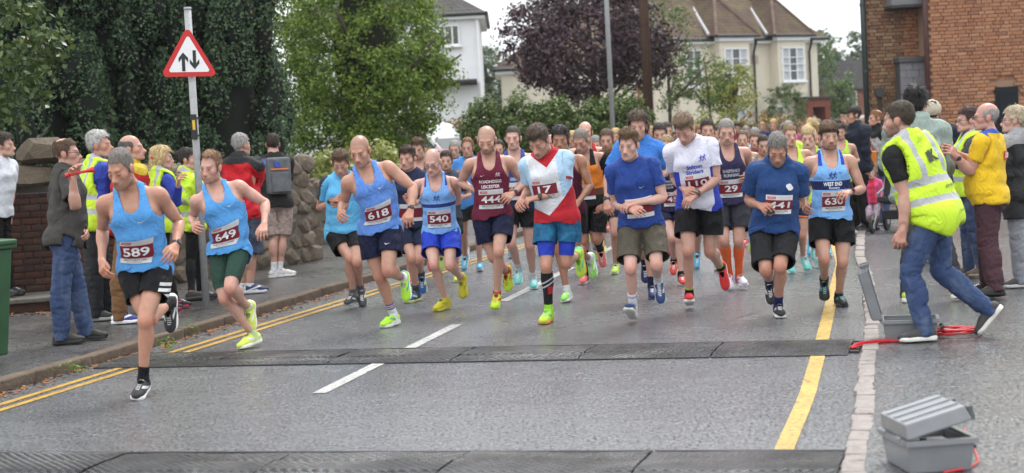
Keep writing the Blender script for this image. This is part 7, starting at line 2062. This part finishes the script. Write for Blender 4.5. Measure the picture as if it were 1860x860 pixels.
o = leaves('fallen_leaves', np.array(pts), np.tile((0, 0, 3.0), (len(pts), 1)), .045, M_LITTER, None, .7, kind='stuff'); o['label'] = 'brown leaf litter along the left kerb'
# ================================================================ spectators
HV = srgb(205, 245, 40); SIL = (.42, .43, .45)
def hv_mat(belt=True):
    return cloth((.56, .80, .04), [(SIL, [((0, 0, 1), 1.03), ((0, 0, -1), -1.085)]), (SIL, [((0, 0, 1), 1.17), ((0, 0, -1), -1.225)]), (SIL, [((1, 0, 0), .085, 1), ((-1, 0, 0), -.135, 1), ((0, 0, 1), 1.225)])], kind='shell', rough=.55)
def hv_mat_back():
    return cloth((.56, .80, .04), [(SIL, [((-.18, 0, 1), 1.02), ((.18, 0, -1), -1.075)]), (SIL, [((-.18, 0, 1), 1.17), ((.18, 0, -1), -1.225)]), (SIL, [((1, 0, 0), .085, 1), ((-1, 0, 0), -.135, 1), ((0, 0, 1), 1.225)])], kind='shell', rough=.55)
JEANS = lambda c=(.022, .045, .12): cloth(c, kind='denim')
WL = 'spectators on the left pavement'; WR = 'spectators on the right pavement'
def stand(x, w=.0): return None
def P_polo():
    p = Person(dict(n='polo', c=C1, Y=15.35, h=1.79, lean=0, gz=PZ, N=(180, 196), Px=182, cy=115, py=108, head=(2, 92, 0),
        RA=((212, 288, 'f'), (203, 208, 'f'), 60), LA=((205, 300, 'b'), (236, 346, 'f'), 10), RL=((172, 525, 'f'), (170, 650, 'f'), (100, 0)), LL=((222, 525, 'b'), (240, 648, 'b'), (85, 0)),
        shape=dict(g=.008, belly=.03, beard=.1, skin=(.47, .27, .2), hcol=(.09, .05, .03)), label='man in grey polo shirt and jeans holding a red horn to his ear', group=WL))
    p.tee(knit((.055, .052, .048)), 'polo_shirt', 'teeloose', .86); p.trousers(JEANS(), .008, 'jeans'); p.shoes((.025, .023, .022), (.03, .03, .03), name='shoe', lace=(.03, .03, .03)); p.hair('crown:.007:.006:.003', (.075, .04, .02)); p.glasses(); p.body()
    hp = p.hand_point('R', .05, .03); r = empty('horn', hp, 'red plastic horn held up by the man in the polo shirt', 'horn'); d = np.array((1, .25, .18)); d = nrm(d)
    M_H = plain('red_horn_plastic', (.60, .02, .02), .3, var=.04)
    MB().tube([-.05 * d, .03 * d, .10 * d, .15 * d, .17 * d], [.009, .010, .013, .024, .034], 14).build('trumpet', M_H, r, True); MB().tube([-.08 * d, -.05 * d], [.020, .022], 12).build('mouthpiece', M_H, r, True)
    q = p.hand_point('L', .085, .03); mic = empty('microphone', q, 'black hand microphone held by the man in the polo shirt', 'microphone'); MB().tube([(0, 0, -.12), (0, 0, .06)], [.014, .018], 10).build('handle', M_BLK, mic, True); MB().tube([(0, 0, .06), (0, 0, .085), (0, 0, .12)], [.024, .028, .012], 12).build('head', plain('mic_mesh', (.03, .03, .03), .6), mic, True)
def P_greyhv():
    p = Person(dict(n='greyhv', c=C1, Y=17.3, h=1.86, lean=0, gz=PZ, N=(272, 150), Px=262, cy=118, py=110, head=(0, 82, 0), RA=ST_R[:2], LA=ST_L[:2], RL=((262, 480, 'f'), (262, 590, 'f'), (100, 0)), LL=((300, 480, 'b'), (300, 590, 'b'), (80, 0)),
        shape=dict(g=.01, belly=.03, beard=.2, brow=.4, hcol=(.4, .39, .37), skin=(.45, .24, .17)), label='white-haired steward in hi-vis vest over blue jacket behind the polo man', group=WL))
    p.tee(shell((.03, .055, .34), [((.3, .02, .02), [((0, -1, 0), .08), ((0, 0, 1), 1.3), ((1, 0, 0), -.04), ((-1, 0, 0), -.04)])]), 'jacket', 'longtee'); p.wear('hivis', hv_mat(), 'hi_vis_vest', inflate=.006); p.trousers(cloth((.02, .021, .024)), .01); p.shoes((.02, .02, .02), (.3, .3, .28), name='shoe'); p.hair('full:.010:.014:.004', (.38, .37, .35), (.6, .6, .58)); p.body()
def P_brown():
    p = Person(dict(n='brown', c=C1, Y=16.9, h=1.82, lean=0, gz=PZ, N=(362, 168), Px=350, cy=125, py=115, head=(0, 88, 0), RA=ST_R[:2], LA=ST_L[:2], RL=((332, 500, 'f'), (330, 612, 'f'), (95, 0)), LL=((385, 505, 'b'), (415, 606, 'b'), (85, 0)),
        shape=dict(g=.008, belly=.02, beard=.15, scalp=.15, hcol=(.12, .11, .10), skin=(.48, .27, .2)), label='balding man in red jacket and brown trousers behind the leading runner', group=WL))
    p.tee(shell((.48, .02, .025), [((.5, .36, .03), [((0, 0, 1), 1.50)])]), 'jacket', 'jacket'); p.trousers(cloth((.17, .085, .035)), .008); p.shoes((.03, .05, .20), (.72, .72, .74), tip=(.7, .7, .72)); p.hair('horseshoe:.006:.0:.003', (.10, .095, .09)); p.body()
def P_blondehv():
    p = Person(dict(n='blondehv', c=C2, Y=18.0, h=1.68, lean=0, gz=PZ, N=(92, 218), Px=90, cy=128, py=115, head=(2, 100, 0), RA=((142, 312, 'f'), (150, 250, 'f'), 30), LA=ST_L[:2], RL=((95, 560, 'f'), (105, 668, 'f'), (95, 0)), LL=((125, 560, 'b'), (140, 665, 'b'), (80, 0)),
        shape=dict(fem=1, beard=0, skin=(.5, .3, .23)), label='blonde woman in hi-vis vest over blue jacket clapping, red bobble in her hair', group=WL))
    p.tee(shell((.03, .055, .36)), 'jacket', 'longtee'); p.wear('hivis', hv_mat(), 'hi_vis_vest', inflate=.006); p.trousers(cloth(BLACK), .0); p.socks(knit((.5, .05, .2)), .16); p.shoes((.02, .02, .022), (.5, .05, .12), tip=(.5, .05, .15)); p.hair('full:.014:.014:.006:bob', BLOND, (.72, .56, .30)); i = BI['head']
    q = (np.array((-.045, .10, 1.70)) * p.s) @ p.R[i].T + p.t[i] - p.base; bm = bmesh.new(); bmesh.ops.create_icosphere(bm, subdivisions=2, radius=.026); me = bpy.data.meshes.new('hair_bobble'); bm.to_mesh(me); bm.free(); me.materials.append(plain('red_bobble', (.5, .02, .02), .8)); link('hair_bobble', me, p.root, q); p.body()
def P_darkhv():
    p = Person(dict(n='darkhv', c=C2, Y=18.7, h=1.66, lean=0, gz=PZ, N=(180, 238), Px=200, cy=100, py=105, head=(4, 78, 0), RA=((172, 330, 'f'), (168, 262, 'b'), 20), LA=((215, 320, 'b'), (180, 265, 'f'), 20), RL=((192, 520, 'f'), (195, 622, 'f'), (100, 0)), LL=((225, 520, 'b'), (222, 618, 'b'), (85, 0)),
        shape=dict(fem=1, beard=0, skin=(.47, .27, .2)), label='dark-haired woman in hi-vis jacket and black leggings clapping beside the sign pole', group=WL))
    p.tee(hv_mat(), 'hi_vis_jacket', 'jacket'); p.tights(knit(BLACK), .12, 'leggings'); p.shoes((.015, .015, .016), (.05, .05, .05)); p.hair('full:.010:.010:.004:bun', (.022, .015, .012)); p.body()
def P_red():
    p = Person(dict(n='red', c=C2, Y=19.5, h=1.78, lean=0, gz=PZ, N=(352, 196), Px=360, cy=160, py=150, head=(4, 140, 0), RA=((405, 262, 'b'), (420, 215, 'b'), 30), LA=((330, 265, 'b'), (380, 225, 'b')), RL=((400, 510, 'o'), (385, 588, 'o'), (100, 0)), LL=((360, 510, 'o'), (362, 580, 'o'), (150, 0)),
        shape=dict(g=.012, beard=.1, skin=(.44, .25, .18)), label='man in red rain jacket and denim shorts holding up a phone', group=WL))
    p.tee(shell((.50, .012, .022), [((.025, .025, .028), [((0, 0, 1), 1.485)]), ((.025, .025, .028), [((0, 0, 1), 1.475), ((0, 1, 0), .02), ((1, 0, 0), -.12), ((-1, 0, 0), -.12)])]), 'rain_jacket', 'jacket'); p.shorts(JEANS((.018, .024, .05)), .46, .012, 'denim_shorts'); p.socks(knit(WHITE), .22); p.shoes((.02, .03, .12), (.6, .6, .62), tip=(.6, .6, .62)); p.hair(HAIR_S, (.26, .25, .24), (.42, .41, .4)); p.body()
    q = p.hand_point('R', .10, .02); o = empty('mobile_phone', q, 'phone with a bright screen held up by the man in the red jacket', 'phone'); o.rotation_euler = (rad(90), 0, rad(40)); box_part('case', o, (0, 0, 0), (.075, .040, .005), M_BLK); box_part('screen', o, (0, 0, .0062), (.068, .035, .001), plain('phone_picture', (.10, .16, .45), .2, var=.5, scale=60)); box_part('back', o, (0, 0, -.0062), (.07, .037, .001), plain('phone_back', (.08, .10, .3), .2))
def P_pack():
    p = Person(dict(n='pack', c=C2, Y=21.6, h=1.78, lean=2, gz=PZ, N=(462, 168), Px=470, cy=-158, py=-160, head=(8, -165, 0), RA=((512, 232, 'b'), (490, 180, 'b'), 20), LA=((450, 225, 'b'), (460, 180, 'b')), RL=((486, 460, 'o'), (480, 535, 'o'), (110, 0)), LL=((470, 460, 'o'), (462, 530, 'o'), (120, 0)),
        shape=dict(g=.004, beard=.1, skin=(.48, .29, .22)), label='man in black top and patterned shorts with a grey rucksack filming', group=WL))
    p.tee(knit((.02, .018, .018)), 'jumper', 'longtee'); p.shorts(cloth((.23, .19, .17), col2=(.36, .27, .24), kind='camo'), .54, .014); p.socks(knit(WHITE), .20); p.shoes((.55, .54, .52), (.62, .62, .6), name='trainer'); p.hair(HAIR_S, DKBR); p.body()
    # rucksack follows the back
    i = BI['chest']
    def bk(P): return (np.asarray(P) * p.s) @ p.R[i].T + p.t[i] - p.base
    M_RK = cloth((.11, .12, .13), kind='shell', rough=.7); m = MB(); m.box((0, .20, 1.28), (.15, .075, .23)); me_ = m.build('rucksack', plain('rucksack_nylon', (.10, .11, .12), .75, var=.25, scale=14), p.root, bev=.03); me_.data.transform(Matrix([[*(p.R[i] * p.s)[r], float((p.t[i] - p.base)[r])] for r in range(3)] + [[0, 0, 0, 1]]))
    for nm, c, h_, mt in (('front_pocket', (0, .285, 1.20), (.11, .025, .12), plain('rucksack_nylon', (.10, .11, .12), .75, var=.25, scale=14)), ('orange_trim', (0, .283, 1.36), (.115, .008, .010), plain('orange_trim', (.6, .15, .04), .6)), ('round_badge', (.03, .285, 1.42), (.035, .006, .035), plain('badge_blue', (.03, .06, .35), .5))):
        o = MB().box(c, h_).build(nm, mt, me_, bev=.004); o.data.transform(Matrix([[*(p.R[i] * p.s)[r], float((p.t[i] - p.base)[r])] for r in range(3)] + [[0, 0, 0, 1]]))
    for sx in (-1, 1):
        o = MB().tube([(sx * .09, .14, 1.45), (sx * .10, .04, 1.53), (sx * .11, -.11, 1.44), (sx * .13, -.13, 1.28), (sx * .13, .1, 1.1)], .016, 7).build('strap', plain('rucksack_strap', (.03, .03, .033), .8), me_); o.data.transform(Matrix([[*(p.R[i] * p.s)[r], float((p.t[i] - p.base)[r])] for r in range(3)] + [[0, 0, 0, 1]]))
    q = p.hand_point('L', .10, .02); o = empty('mobile_phone', q, 'small phone held high by the man with the rucksack', 'phone'); o.rotation_euler = (rad(85), 0, rad(20)); box_part('case', o, (0, 0, 0), (.038, .072, .005), M_BLK); box_part('screen', o, (0, 0, .0062), (.033, .065, .001), plain('phone_picture', (.10, .16, .45), .2, var=.5, scale=60))
def P_edge():
    p = Person(dict(n='edge', c=C1, Y=18.9, h=1.76, lean=0, gz=.24, N=(2, 125), Px=-6, cy=70, py=80, head=(4, 85, 0), RA=ST_R[:2], LA=ST_L[:2], RL=((-4, 470, 'o'), (0, 560, 'o'), (90, 0)), LL=((20, 470, 'o'), (25, 560, 'o'), (80, 0)),
        shape=dict(beard=.1, skin=(.48, .29, .22)), label='person in white shirt on the step at the left edge', group=WL))
    p.tee(knit((.62, .64, .70)), 'shirt', 'tee'); p.trousers(cloth(BLACK), .004); p.shoes((.02, .02, .02), (.03, .03, .03), name='shoe'); p.hair('full:.014:.014:.005', (.028, .018, .013)); p.body()
# ---- right pavement
def P_hivis():
    p = Person(dict(n='hivis', c=CF, Y=12.95, h=1.84, lean=4, gz=.03, N=(128, 128), Px=214, cy=-140, py=-120, pb=.7, head=(8, -118, 0),
        LA=((132, 330, 'f'), (110, 440, 'f'), 10), RA=ST_R[:2], LL=((122, 590, 'f'), (192, 762, 'b'), (-95, 2)), RL=((240, 612, 'b'), (424, 700, 'f'), (-105, 50)),
        shape=dict(g=.010, belly=.03, beard=.75, hcol=(.035, .025, .018), skin=(.47, .28, .21)), label='bearded steward in hi-vis vest and jeans stepping over the open case', group=WR))
    p.tee(knit((.012, .012, .013)), 'polo_shirt', 'tee'); v = p.wear('hivis', hv_mat_back(), 'hi_vis_vest', inflate=.010); p.top, p.topo = T('hivis'), v
    text_on(p, 'iK', .11, .09, -.02, 1.37, (.05, .06, .05), .06, 'logo', back=True, offs=.022); text_on(p, 'timing', .13, .035, -.03, 1.13, (.05, .06, .05), .01, 'lettering', back=True, shear=.3, offs=.022); text_on(p, 'www.iktiming', .20, .026, -.03, .94, (.05, .06, .05), .0, 'lettering', back=True, offs=.022)
    p.trousers(JEANS((.020, .045, .125)), -.002, 'jeans'); p.shoes((.045, .045, .048), (.62, .60, .56), name='trainer', lace=(.03, .03, .03)); p.hair('full:.006:.008:.003', (.042, .028, .018)); p.body()
def P_yellow():
    p = Person(dict(n='yellow', c=CF, Y=15.7, h=1.74, lean=0, gz=.03, N=(408, 132), Px=405, cy=-128, py=-118, head=(2, -95, 0),
        LA=((338, 252, 'f'), (292, 198, 'f'), 20), RA=((330, 235, 'b'), (285, 185, 'f'), 20), LL=((400, 510, 'f'), (430, 640, 'f'), (-80, 0)), RL=((395, 510, 'b'), (408, 630, 'b'), (-100, 0)),
        shape=dict(g=.014, belly=.07, beard=.1, scalp=.12, hcol=(.3, .28, .26), skin=(.47, .26, .2)), label='bald man in bright yellow charity t-shirt and plum trousers clapping', group=WR))
    p.tee(knit((.72, .46, .015), [((.04, .10, .42), [((0, 0, 1), 1.532)])]), kind='tee'); p.decal('logo_patch', *sheet(.15, .085, 4, 3), plain('logo_red', (.48, .015, .03), .6, var=0), -.10, 1.33, .010, p.topo, back=True); text_on(p, 'LOROS', .125, .05, -.10, 1.335, (.75, .75, .75), .03, 'lettering', back=True, offs=.016)
    p.trousers(cloth((.060, .026, .034)), .012); p.shoes((.03, .026, .024), (.02, .02, .02), name='shoe'); p.hair('horseshoe:.004:.0:.002', (.26, .25, .24)); p.glasses(); p.watch('L'); p.body()
def P_coat():
    p = Person(dict(n='coat', c=CF, Y=16.4, h=1.68, lean=0, gz=.03, N=(502, 132), Px=505, cy=-140, py=-125, head=(2, -105, 0), LA=ST_L[:2], RA=ST_R[:2], LL=((500, 510, 'o'), (515, 620, 'o'), (-90, 0)), RL=((520, 510, 'o'), (540, 612, 'o'), (-100, 0)),
        shape=dict(fem=.6, g=.01, beard=0, skin=(.5, .31, .25)), label='blonde woman in long dark padded coat at the right edge', group=WR))
    p.tee(shell((.022, .023, .026), [((.32, .32, .33), [((0, 0, 1), 1.45)])]), 'padded_coat', 'jacket'); p.shorts(shell((.022, .023, .026)), .70, .03, 'coat_skirt'); p.trousers(cloth((.22, .23, .25), kind='denim'), .0); p.shoes((.05, .05, .05), (.5, .5, .5)); p.hair('full:.012:.012:.005:pony', (.42, .34, .22), (.6, .52, .38)); p.glasses(); p.body()
def P_hvwoman():
    p = Person(dict(n='hvwoman', c=CF, Y=17.6, h=1.70, lean=0, gz=.03, N=(345, 138), Px=345, cy=-95, py=-95, head=(4, -85, 0), LA=((300, 235, 'f'), (280, 190, 'f'), 20), RA=ST_R[:2], LL=((350, 480, 'o'), (385, 580, 'o'), (-80, 0)), RL=((325, 480, 'o'), (340, 575, 'o'), (-100, 0)),
        shape=dict(fem=1, beard=0, skin=(.48, .29, .22)), label='woman in glasses and hi-vis waistcoat behind the yellow t-shirt', group=WR))
    p.tee(shell((.07, .075, .08)), 'jacket', 'longtee'); p.wear('hivis', hv_mat(), 'hi_vis_vest', inflate=.006); p.trousers(JEANS((.018, .032, .085)), .004, 'jeans'); p.shoes((.09, .06, .035), (.2, .18, .15), name='boot'); p.hair('full:.009:.010:.004:bun', (.035, .016, .012)); p.glasses(); p.body()
def P_green():
    p = Person(dict(n='green', c=CF, Y=15.6, h=1.90, lean=0, gz=.03, N=(160, 92), Px=165, cy=175, py=175, head=(0, 160, 0), LA=((62, 210, 'b'), (85, 260, 'b')), RA=((258, 215, 'b'), (262, 250, 'b')), LL=((150, 520, 'o'), (128, 680, 'o'), (150, 0)), RL=((255, 520, 'o'), (305, 672, 'o'), (120, 0)),
        shape=dict(g=.006, beard=.1, skin=(.36, .20, .13)), label='tall dark-haired man in pale green top with his back turned', group=WR))
    p.tee(shell((.30, .37, .335)), 'jacket', 'jacket'); p.trousers(cloth((.045, .047, .052)), .006); p.shoes((.55, .58, .52), (.68, .68, .66), tip=(.5, .6, .1), name='trainer'); p.hair('full:.012:.026:.008', (.014, .012, .011)); p.body()
def P_cap():
    p = Person(dict(n='cap', c=CF, Y=19.5, h=1.80, lean=0, gz=.03, N=(214, 92), Px=218, cy=170, py=175, head=(0, 165, 0), LA=ST_L[:2], RA=ST_R[:2], LL=((205, 400, 'o'), (205, 520, 'o'), (170, 0)), RL=((235, 400, 'o'), (235, 520, 'o'), (170, 0)), shape=dict(g=.01, beard=.2), label='man in beige cap and navy padded jacket seen from behind', group=WR))
    p.tee(shell((.014, .018, .035)), 'padded_jacket', 'jacket'); p.trousers(cloth((.03, .03, .035)), .006); p.shoes((.03, .03, .03), (.2, .2, .2)); p.hair(HAIR_S, DKBR); p.cap('beanie', knit((.50, .44, .34)), 'cap'); p.body()
def P_blackcap():
    p = Person(dict(n='blackcap', Y=25.5, h=1.80, lean=0, gz=.03, N=(1556, 258), Px=1560, cy=-60, py=-70, head=(4, -75, 0), LA=ST_L[:2], RA=ST_R[:2], LL=((1566, 372, 'o'), (1572, 418, 'o'), (-60, 0)), RL=((1552, 372, 'o'), (1556, 420, 'o'), (-70, 0)), shape=dict(g=.012, beard=.3), label='man in black baseball cap and navy jacket beside the drainpipe', group=WR), lo=True)
    p.tee(shell((.012, .016, .03)), 'jacket', 'jacket'); p.trousers(cloth(BLACK), .006); p.shoes((.03, .03, .03), (.1, .1, .1)); p.hair(HAIR_S, DKBR); p.cap('cap', knit((.012, .012, .014)), 'baseball_cap'); p.body()
def P_clapper():
    p = Person(dict(n='clapper', Y=26.4, h=1.74, lean=0, gz=.03, N=(1596, 252), Px=1602, cy=-80, py=-85, head=(2, -80, 0), LA=((1592, 290, 'f'), (1580, 272, 'f')), RA=((1590, 290, 'b'), (1580, 274, 'b')), LL=((1600, 365, 'o'), (1604, 408, 'o'), (-80, 0)), RL=((1608, 365, 'o'), (1610, 410, 'o'), (-90, 0)), shape=dict(beard=.2), label='person in pale grey jacket clapping behind the girl', group=WR), lo=True)
    p.tee(shell((.40, .39, .38), [(BLACK, [((0, 0, 1), 1.38)])]), 'jacket', 'jacket'); p.trousers(JEANS(), .004); p.shoes((.03, .03, .03), (.3, .3, .3)); p.hair('crown:.007:.008:.003', GINGER); p.body()
    q = AY(1578, 282, 26.1); b = empty('carrier_bag', (q[0], q[1], q[2]), 'orange carrier bag held beside the girl', 'bag'); b.rotation_euler = (0, 0, .3); frustum(MB(), .05, .09, .06, .17, -.22, .06).build('bag_body', plain('orange_plastic', (.75, .22, .02), .4), b, bev=.02); MB().tube([(0, -.08, .05), (0, -.05, .17), (0, .05, .17), (0, .08, .05)], .008, 6).build('handle', plain('orange_plastic', (.75, .22, .02), .4), b)
def P_girl():
    p = Person(dict(n='girl', Y=25.4, h=1.02, lean=0, gz=.03, N=(1583, 331), Px=1585, cy=-10, py=-5, head=(0, -12, 0), LA=ST_L[:2], RA=((1572, 342, 'o'), (1570, 322, 'f')), LL=((1592, 392, 'f'), (1592, 412, 'b'), (-5, 0)), RL=((1578, 392, 'f'), (1578, 412, 'b'), (-10, 0)), shape=dict(beard=0, hs=1.34, g=.016, skin=(.54, .35, .28), brow=.4), label='small girl in bright pink padded jacket and patterned leggings', group=WR), lo=True)
    p.tee(shell((.75, .10, .26), [((.70, .05, .09), [((1, 0, 0), -.06), ((-1, 0, 0), -.06), ((0, -1, 0), .02)])]), 'padded_jacket', 'jacket'); p.tights(knit((.35, .18, .28), col2=(.6, .5, .58)), .18, 'leggings'); p.socks(knit(BLACK), .30, 'boot_leg'); p.shoes((.015, .015, .016), (.03, .03, .03), name='boot'); p.hair('full:.012:.012:.005:bob', (.36, .22, .09), (.52, .36, .18)); p.body()
# ================================================================ the pack behind the front row
POSES = []
def from_person(ps):
    """bone directions of a solved front-row figure, to be reused in the pack"""
    R, t, s, q = solve(ps)
    return None
LEGSETS = [((arr(.04, -.55, -.85), arr(.0, .35, -.94)), (arr(-.03, .12, -1), arr(0, .95, -.3)), (0, 5), (0, 70)), ((arr(.03, .10, -1), arr(0, .9, -.4)), (arr(-.04, -.45, -.9), arr(0, .2, -.98)), (0, 65), (0, 5)),
           ((arr(.04, -.25, -.97), arr(0, .15, -1)), (arr(-.03, .15, -1), arr(0, .6, -.8)), (0, 0), (0, 45)), ((arr(.03, .2, -1), arr(0, .55, -.85)), (arr(-.04, -.3, -.95), arr(0, .1, -1)), (0, 40), (0, 0))]
TOPS = [(.03, .09, .34), (.40, .02, .03), (.55, .56, .58), (.03, .03, .035), (.10, .33, .55), (.45, .68, .06), (.25, .02, .05), (.02, .03, .09), (.65, .24, .03), (.13, .30, .13), (.30, .31, .33), (.60, .10, .25), (.09, .05, .16), (.62, .62, .66), (.03, .20, .22)]
TNAME = ['blue', 'red', 'white', 'black', 'sky blue', 'lime', 'maroon', 'navy', 'orange', 'green', 'grey', 'pink', 'purple', 'pale', 'teal']
HCOL = [BROWN, DKBR, GREY, BLOND, GINGER, (.02, .014, .01)]; HNAME = ['brown', 'dark', 'grey', 'blond', 'ginger', 'black']
HST = ['full:.006:.010:.0035', 'full:.007:.018:.004:quiff', 'receding:.006:.009:.003', 'full:.004:.005:.002', 'horseshoe:.006:.0:.003', 'full:.012:.012:.005']
def pack_runner(px, py, Y, k, label, fem=False, tee=None, top=None, hc=None, hst=None, hy=None, h=None, lo=True):
    """(px, py) = where the base of the neck shows"""
    r = np.random.default_rng(1000 + k); h = h or float(np.clip(AY(px, py, Y)[2] * 1.8 / 1.425, 1.58, 1.9))
    ls = LEGSETS[k % 4]; yaw = float(r.uniform(-14, 8)); al, ar = [(RUN_L, RUN_R), (RUNF_L, RUN_R), (RUN_L, RUNF_R)][k % 3]
    z = AY(px, py, Y)[2]
    p = Person(dict(n='pack%d' % k, Y=Y, h=h, lean=float(r.uniform(2, 9)), N=(px, py), Px=px + r.uniform(-3, 3), cy=yaw, py=yaw * .5, head=(float(r.uniform(0, 14)), hy if hy is not None else yaw + float(r.uniform(-10, 10)), 0), LA=al, RA=ar, LL=(ls[0][0], ls[0][1], (yaw + ls[2][0], ls[2][1])), RL=(ls[1][0], ls[1][1], (yaw + ls[3][0], ls[3][1])),
        shape=dict(fem=1.0 if fem else 0, beard=0 if fem else float(r.choice([.15, .3, .6])), skin=tuple(np.array((.47, .28, .20)) * r.uniform(.8, 1.1)), hcol=hc or HCOL[k % 6], hw=float(r.uniform(.94, 1.02)), scalp=0.0), label=label, group='runners packed behind the front row'), lo=lo)
    c = top or TOPS[k % 15]
    (p.tee if (tee if tee is not None else k % 2) else p.vest)(knit(c))
    p.shorts(shell([BLACK, NAVY, (.03, .03, .035)][k % 3]), .70, .014); p.hair(hst or (HST[k % 6] if not fem else 'full:.008:.009:.004:pony'), hc or HCOL[k % 6])
    p.shoes([(.5, .7, .1), (.6, .1, .1), (.1, .4, .6), (.6, .6, .6)][k % 4], (.6, .6, .6)); p.body()
    return p
def build_pack():
    E_L = [  # neck pixel, distance, options, label
        (812, 318, 20.6, dict(tee=1, top=(.05, .06, .08), hc=(.03, .02, .015), hst=HAIR_S), 'dark-haired runner in charcoal t-shirt right of bib 540'),
        (762, 302, 20.8, dict(tee=0, top=(.05, .05, .06), hc=BROWN), 'runner in dark vest peering out between the navy t-shirt and bib 540'),
        (852, 304, 22.0, dict(tee=1, top=(.06, .22, .55), hc=GINGER, hst='receding:.006:.009:.003'), 'ginger runner in blue t-shirt left of bib 444'),
        (828, 305, 23.5, dict(tee=1, top=(.07, .30, .62), hc=GREY), 'grey-haired runner in sky blue t-shirt beyond bib 540'),
        (1104, 284, 20.6, dict(tee=1, top=(.03, .03, .035), hc=(.10, .06, .035), hst=HAIR_S), 'short-haired runner in black t-shirt left of the wavy-haired one'),
        (1200, 276, 20.8, dict(tee=0, top=(.04, .04, .05), hc=(.028, .018, .013), hst=HAIR_S), 'bearded runner in black vest behind the fair-haired woman'),
        (1286, 276, 20.3, dict(tee=1, top=(.03, .035, .05), hc=DKBR, hst=HAIR_S), 'dark-haired runner just behind the shoulder of bib 110'),
        (1351, 290, 22.5, dict(tee=0, top=(.03, .03, .06), hc=(.10, .08, .06), hst='receding:.005:.006:.003'), 'lean runner in dark vest between bibs 29 and 441'),
        (1386, 288, 20.6, dict(tee=0, top=(.22, .23, .25), hc=DKBR, hst=HAIR_B), 'dark-haired runner in grey vest behind bib 441'),
        (1371, 283, 24.0, dict(tee=1, top=(.25, .03, .04), hc=BROWN), 'brown-haired runner in red t-shirt far behind bib 441'),
        (1484, 288, 21.4, dict(tee=1, top=(.03, .05, .15), hc=BROWN), 'runner in navy t-shirt half hidden behind bib 630'),
        (1528, 276, 25.0, dict(tee=0, top=(.45, .68, .06), hc=DKBR), 'runner in lime vest right of bib 630'),
        (1083, 286, 24.0, dict(tee=1, top=(.45, .45, .47), hc=GREY), 'grey-haired runner in light t-shirt behind the red vest'),
        (1042, 282, 25.0, dict(tee=1, fem=True, top=(.5, .12, .25), hc=BLOND), 'blonde woman in pink t-shirt far behind bib 17'),
        (908, 300, 24.0, dict(tee=1, top=(.03, .03, .04), hc=(.02, .015, .012)), 'black-haired runner in dark t-shirt between bib 444 and the blue vest')]
    for k, (x, y, Y, kw, lb) in enumerate(E_L): pack_runner(x, y, Y, k, lb, **kw)
    r = np.random.default_rng(5); near = []; k = 100
    for Y in (24.5, 26, 27.4, 29, 30.6, 32.4):
        a, b = kerbL(Y) + .5, onR(min(Y, 130)) - .5
        for q in range(3):
            X = a + (b - a) * (q + r.uniform(.25, .75)) / 3; h = r.uniform(1.58, 1.76); fem = r.random() < .3
            px, py = project((X, Y - .04, 1.45 * h / 1.8))
            if px > 1560 or px < 850: continue
            kk = k - 100
            p = pack_runner(px, py, Y, k, f"{'woman' if fem else 'runner'} in {TNAME[kk % 15]} {'t-shirt' if k % 2 else 'vest'} with {HNAME[kk % 6]} hair further back in the pack", fem=fem, h=h, top=TOPS[kk % 15], hc=HCOL[kk % 6]); near.append(p); k += 1
    n = 0
    for Y in np.arange(34, 70, 1.9):
        a, b = kerbL(Y) + .3, onR(Y) - .3
        for q in range(4):
            X = a + (b - a) * (q + r.uniform(.2, .8)) / 4
            if project((X, Y, 1.6))[0] > 1572: continue
            src = near[int(r.integers(len(near)))].root; d = np.array((X - src.location.x, Y - src.location.y, 0))
            c = src.copy(); COL.objects.link(c); c.location = (X, Y + r.uniform(-.5, .5), 0); c.rotation_euler = (0, 0, r.uniform(-.25, .1)); c['label'] = 'blurred runner far back in the pack'; c['group'] = 'distant runners at the back of the pack'; s = r.uniform(.90, 1.02); c.scale = (s, s, s)
            for ch in src.children:
                o = ch.copy(); COL.objects.link(o); o.parent = c
                if ch.name.split('.')[0] in ('running_vest', 't_shirt'):
                    o.material_slots[0].link = 'OBJECT'; o.material_slots[0].material = knit(TOPS[int(r.integers(15))])
                for g_ in ch.children:
                    o2 = g_.copy(); COL.objects.link(o2); o2.parent = o
            n += 1
for f_ in (P589, P649, Ppole, P618, Pnavy, P540, P444, Pbluev, P17, Pmar2, Porange, Predbald, Pblue, Pcurly, P45, P110, P29, P441, P630, Plime, Pblonde): f_()
for f_ in (P_polo, P_greyhv, P_brown, P_blondehv, P_darkhv, P_red, P_pack, P_edge, P_hivis, P_yellow, P_coat, P_hvwoman, P_green, P_cap, P_blackcap, P_clapper, P_girl): f_()
build_pack()
# ================================================================ damp air
hz = MB().box((15, 84, 4.6), (75, 92, 5.6)).build('haze', bpy.data.materials.new('damp_air')); hz['kind'] = 'stuff'; hz['label'] = 'thin damp haze over the street'
_m = hz.data.materials[0]; _m.use_nodes = True; _m.node_tree.nodes.clear()
_v = _m.node_tree.nodes.new('ShaderNodeVolumePrincipled'); _v.inputs['Density'].default_value = .00028; _v.inputs['Color'].default_value = (.92, .95, 1.0, 1); _v.inputs['Anisotropy'].default_value = .35
_o = _m.node_tree.nodes.new('ShaderNodeOutputMaterial'); _m.node_tree.links.new(_v.outputs[0], _o.inputs['Volume'])
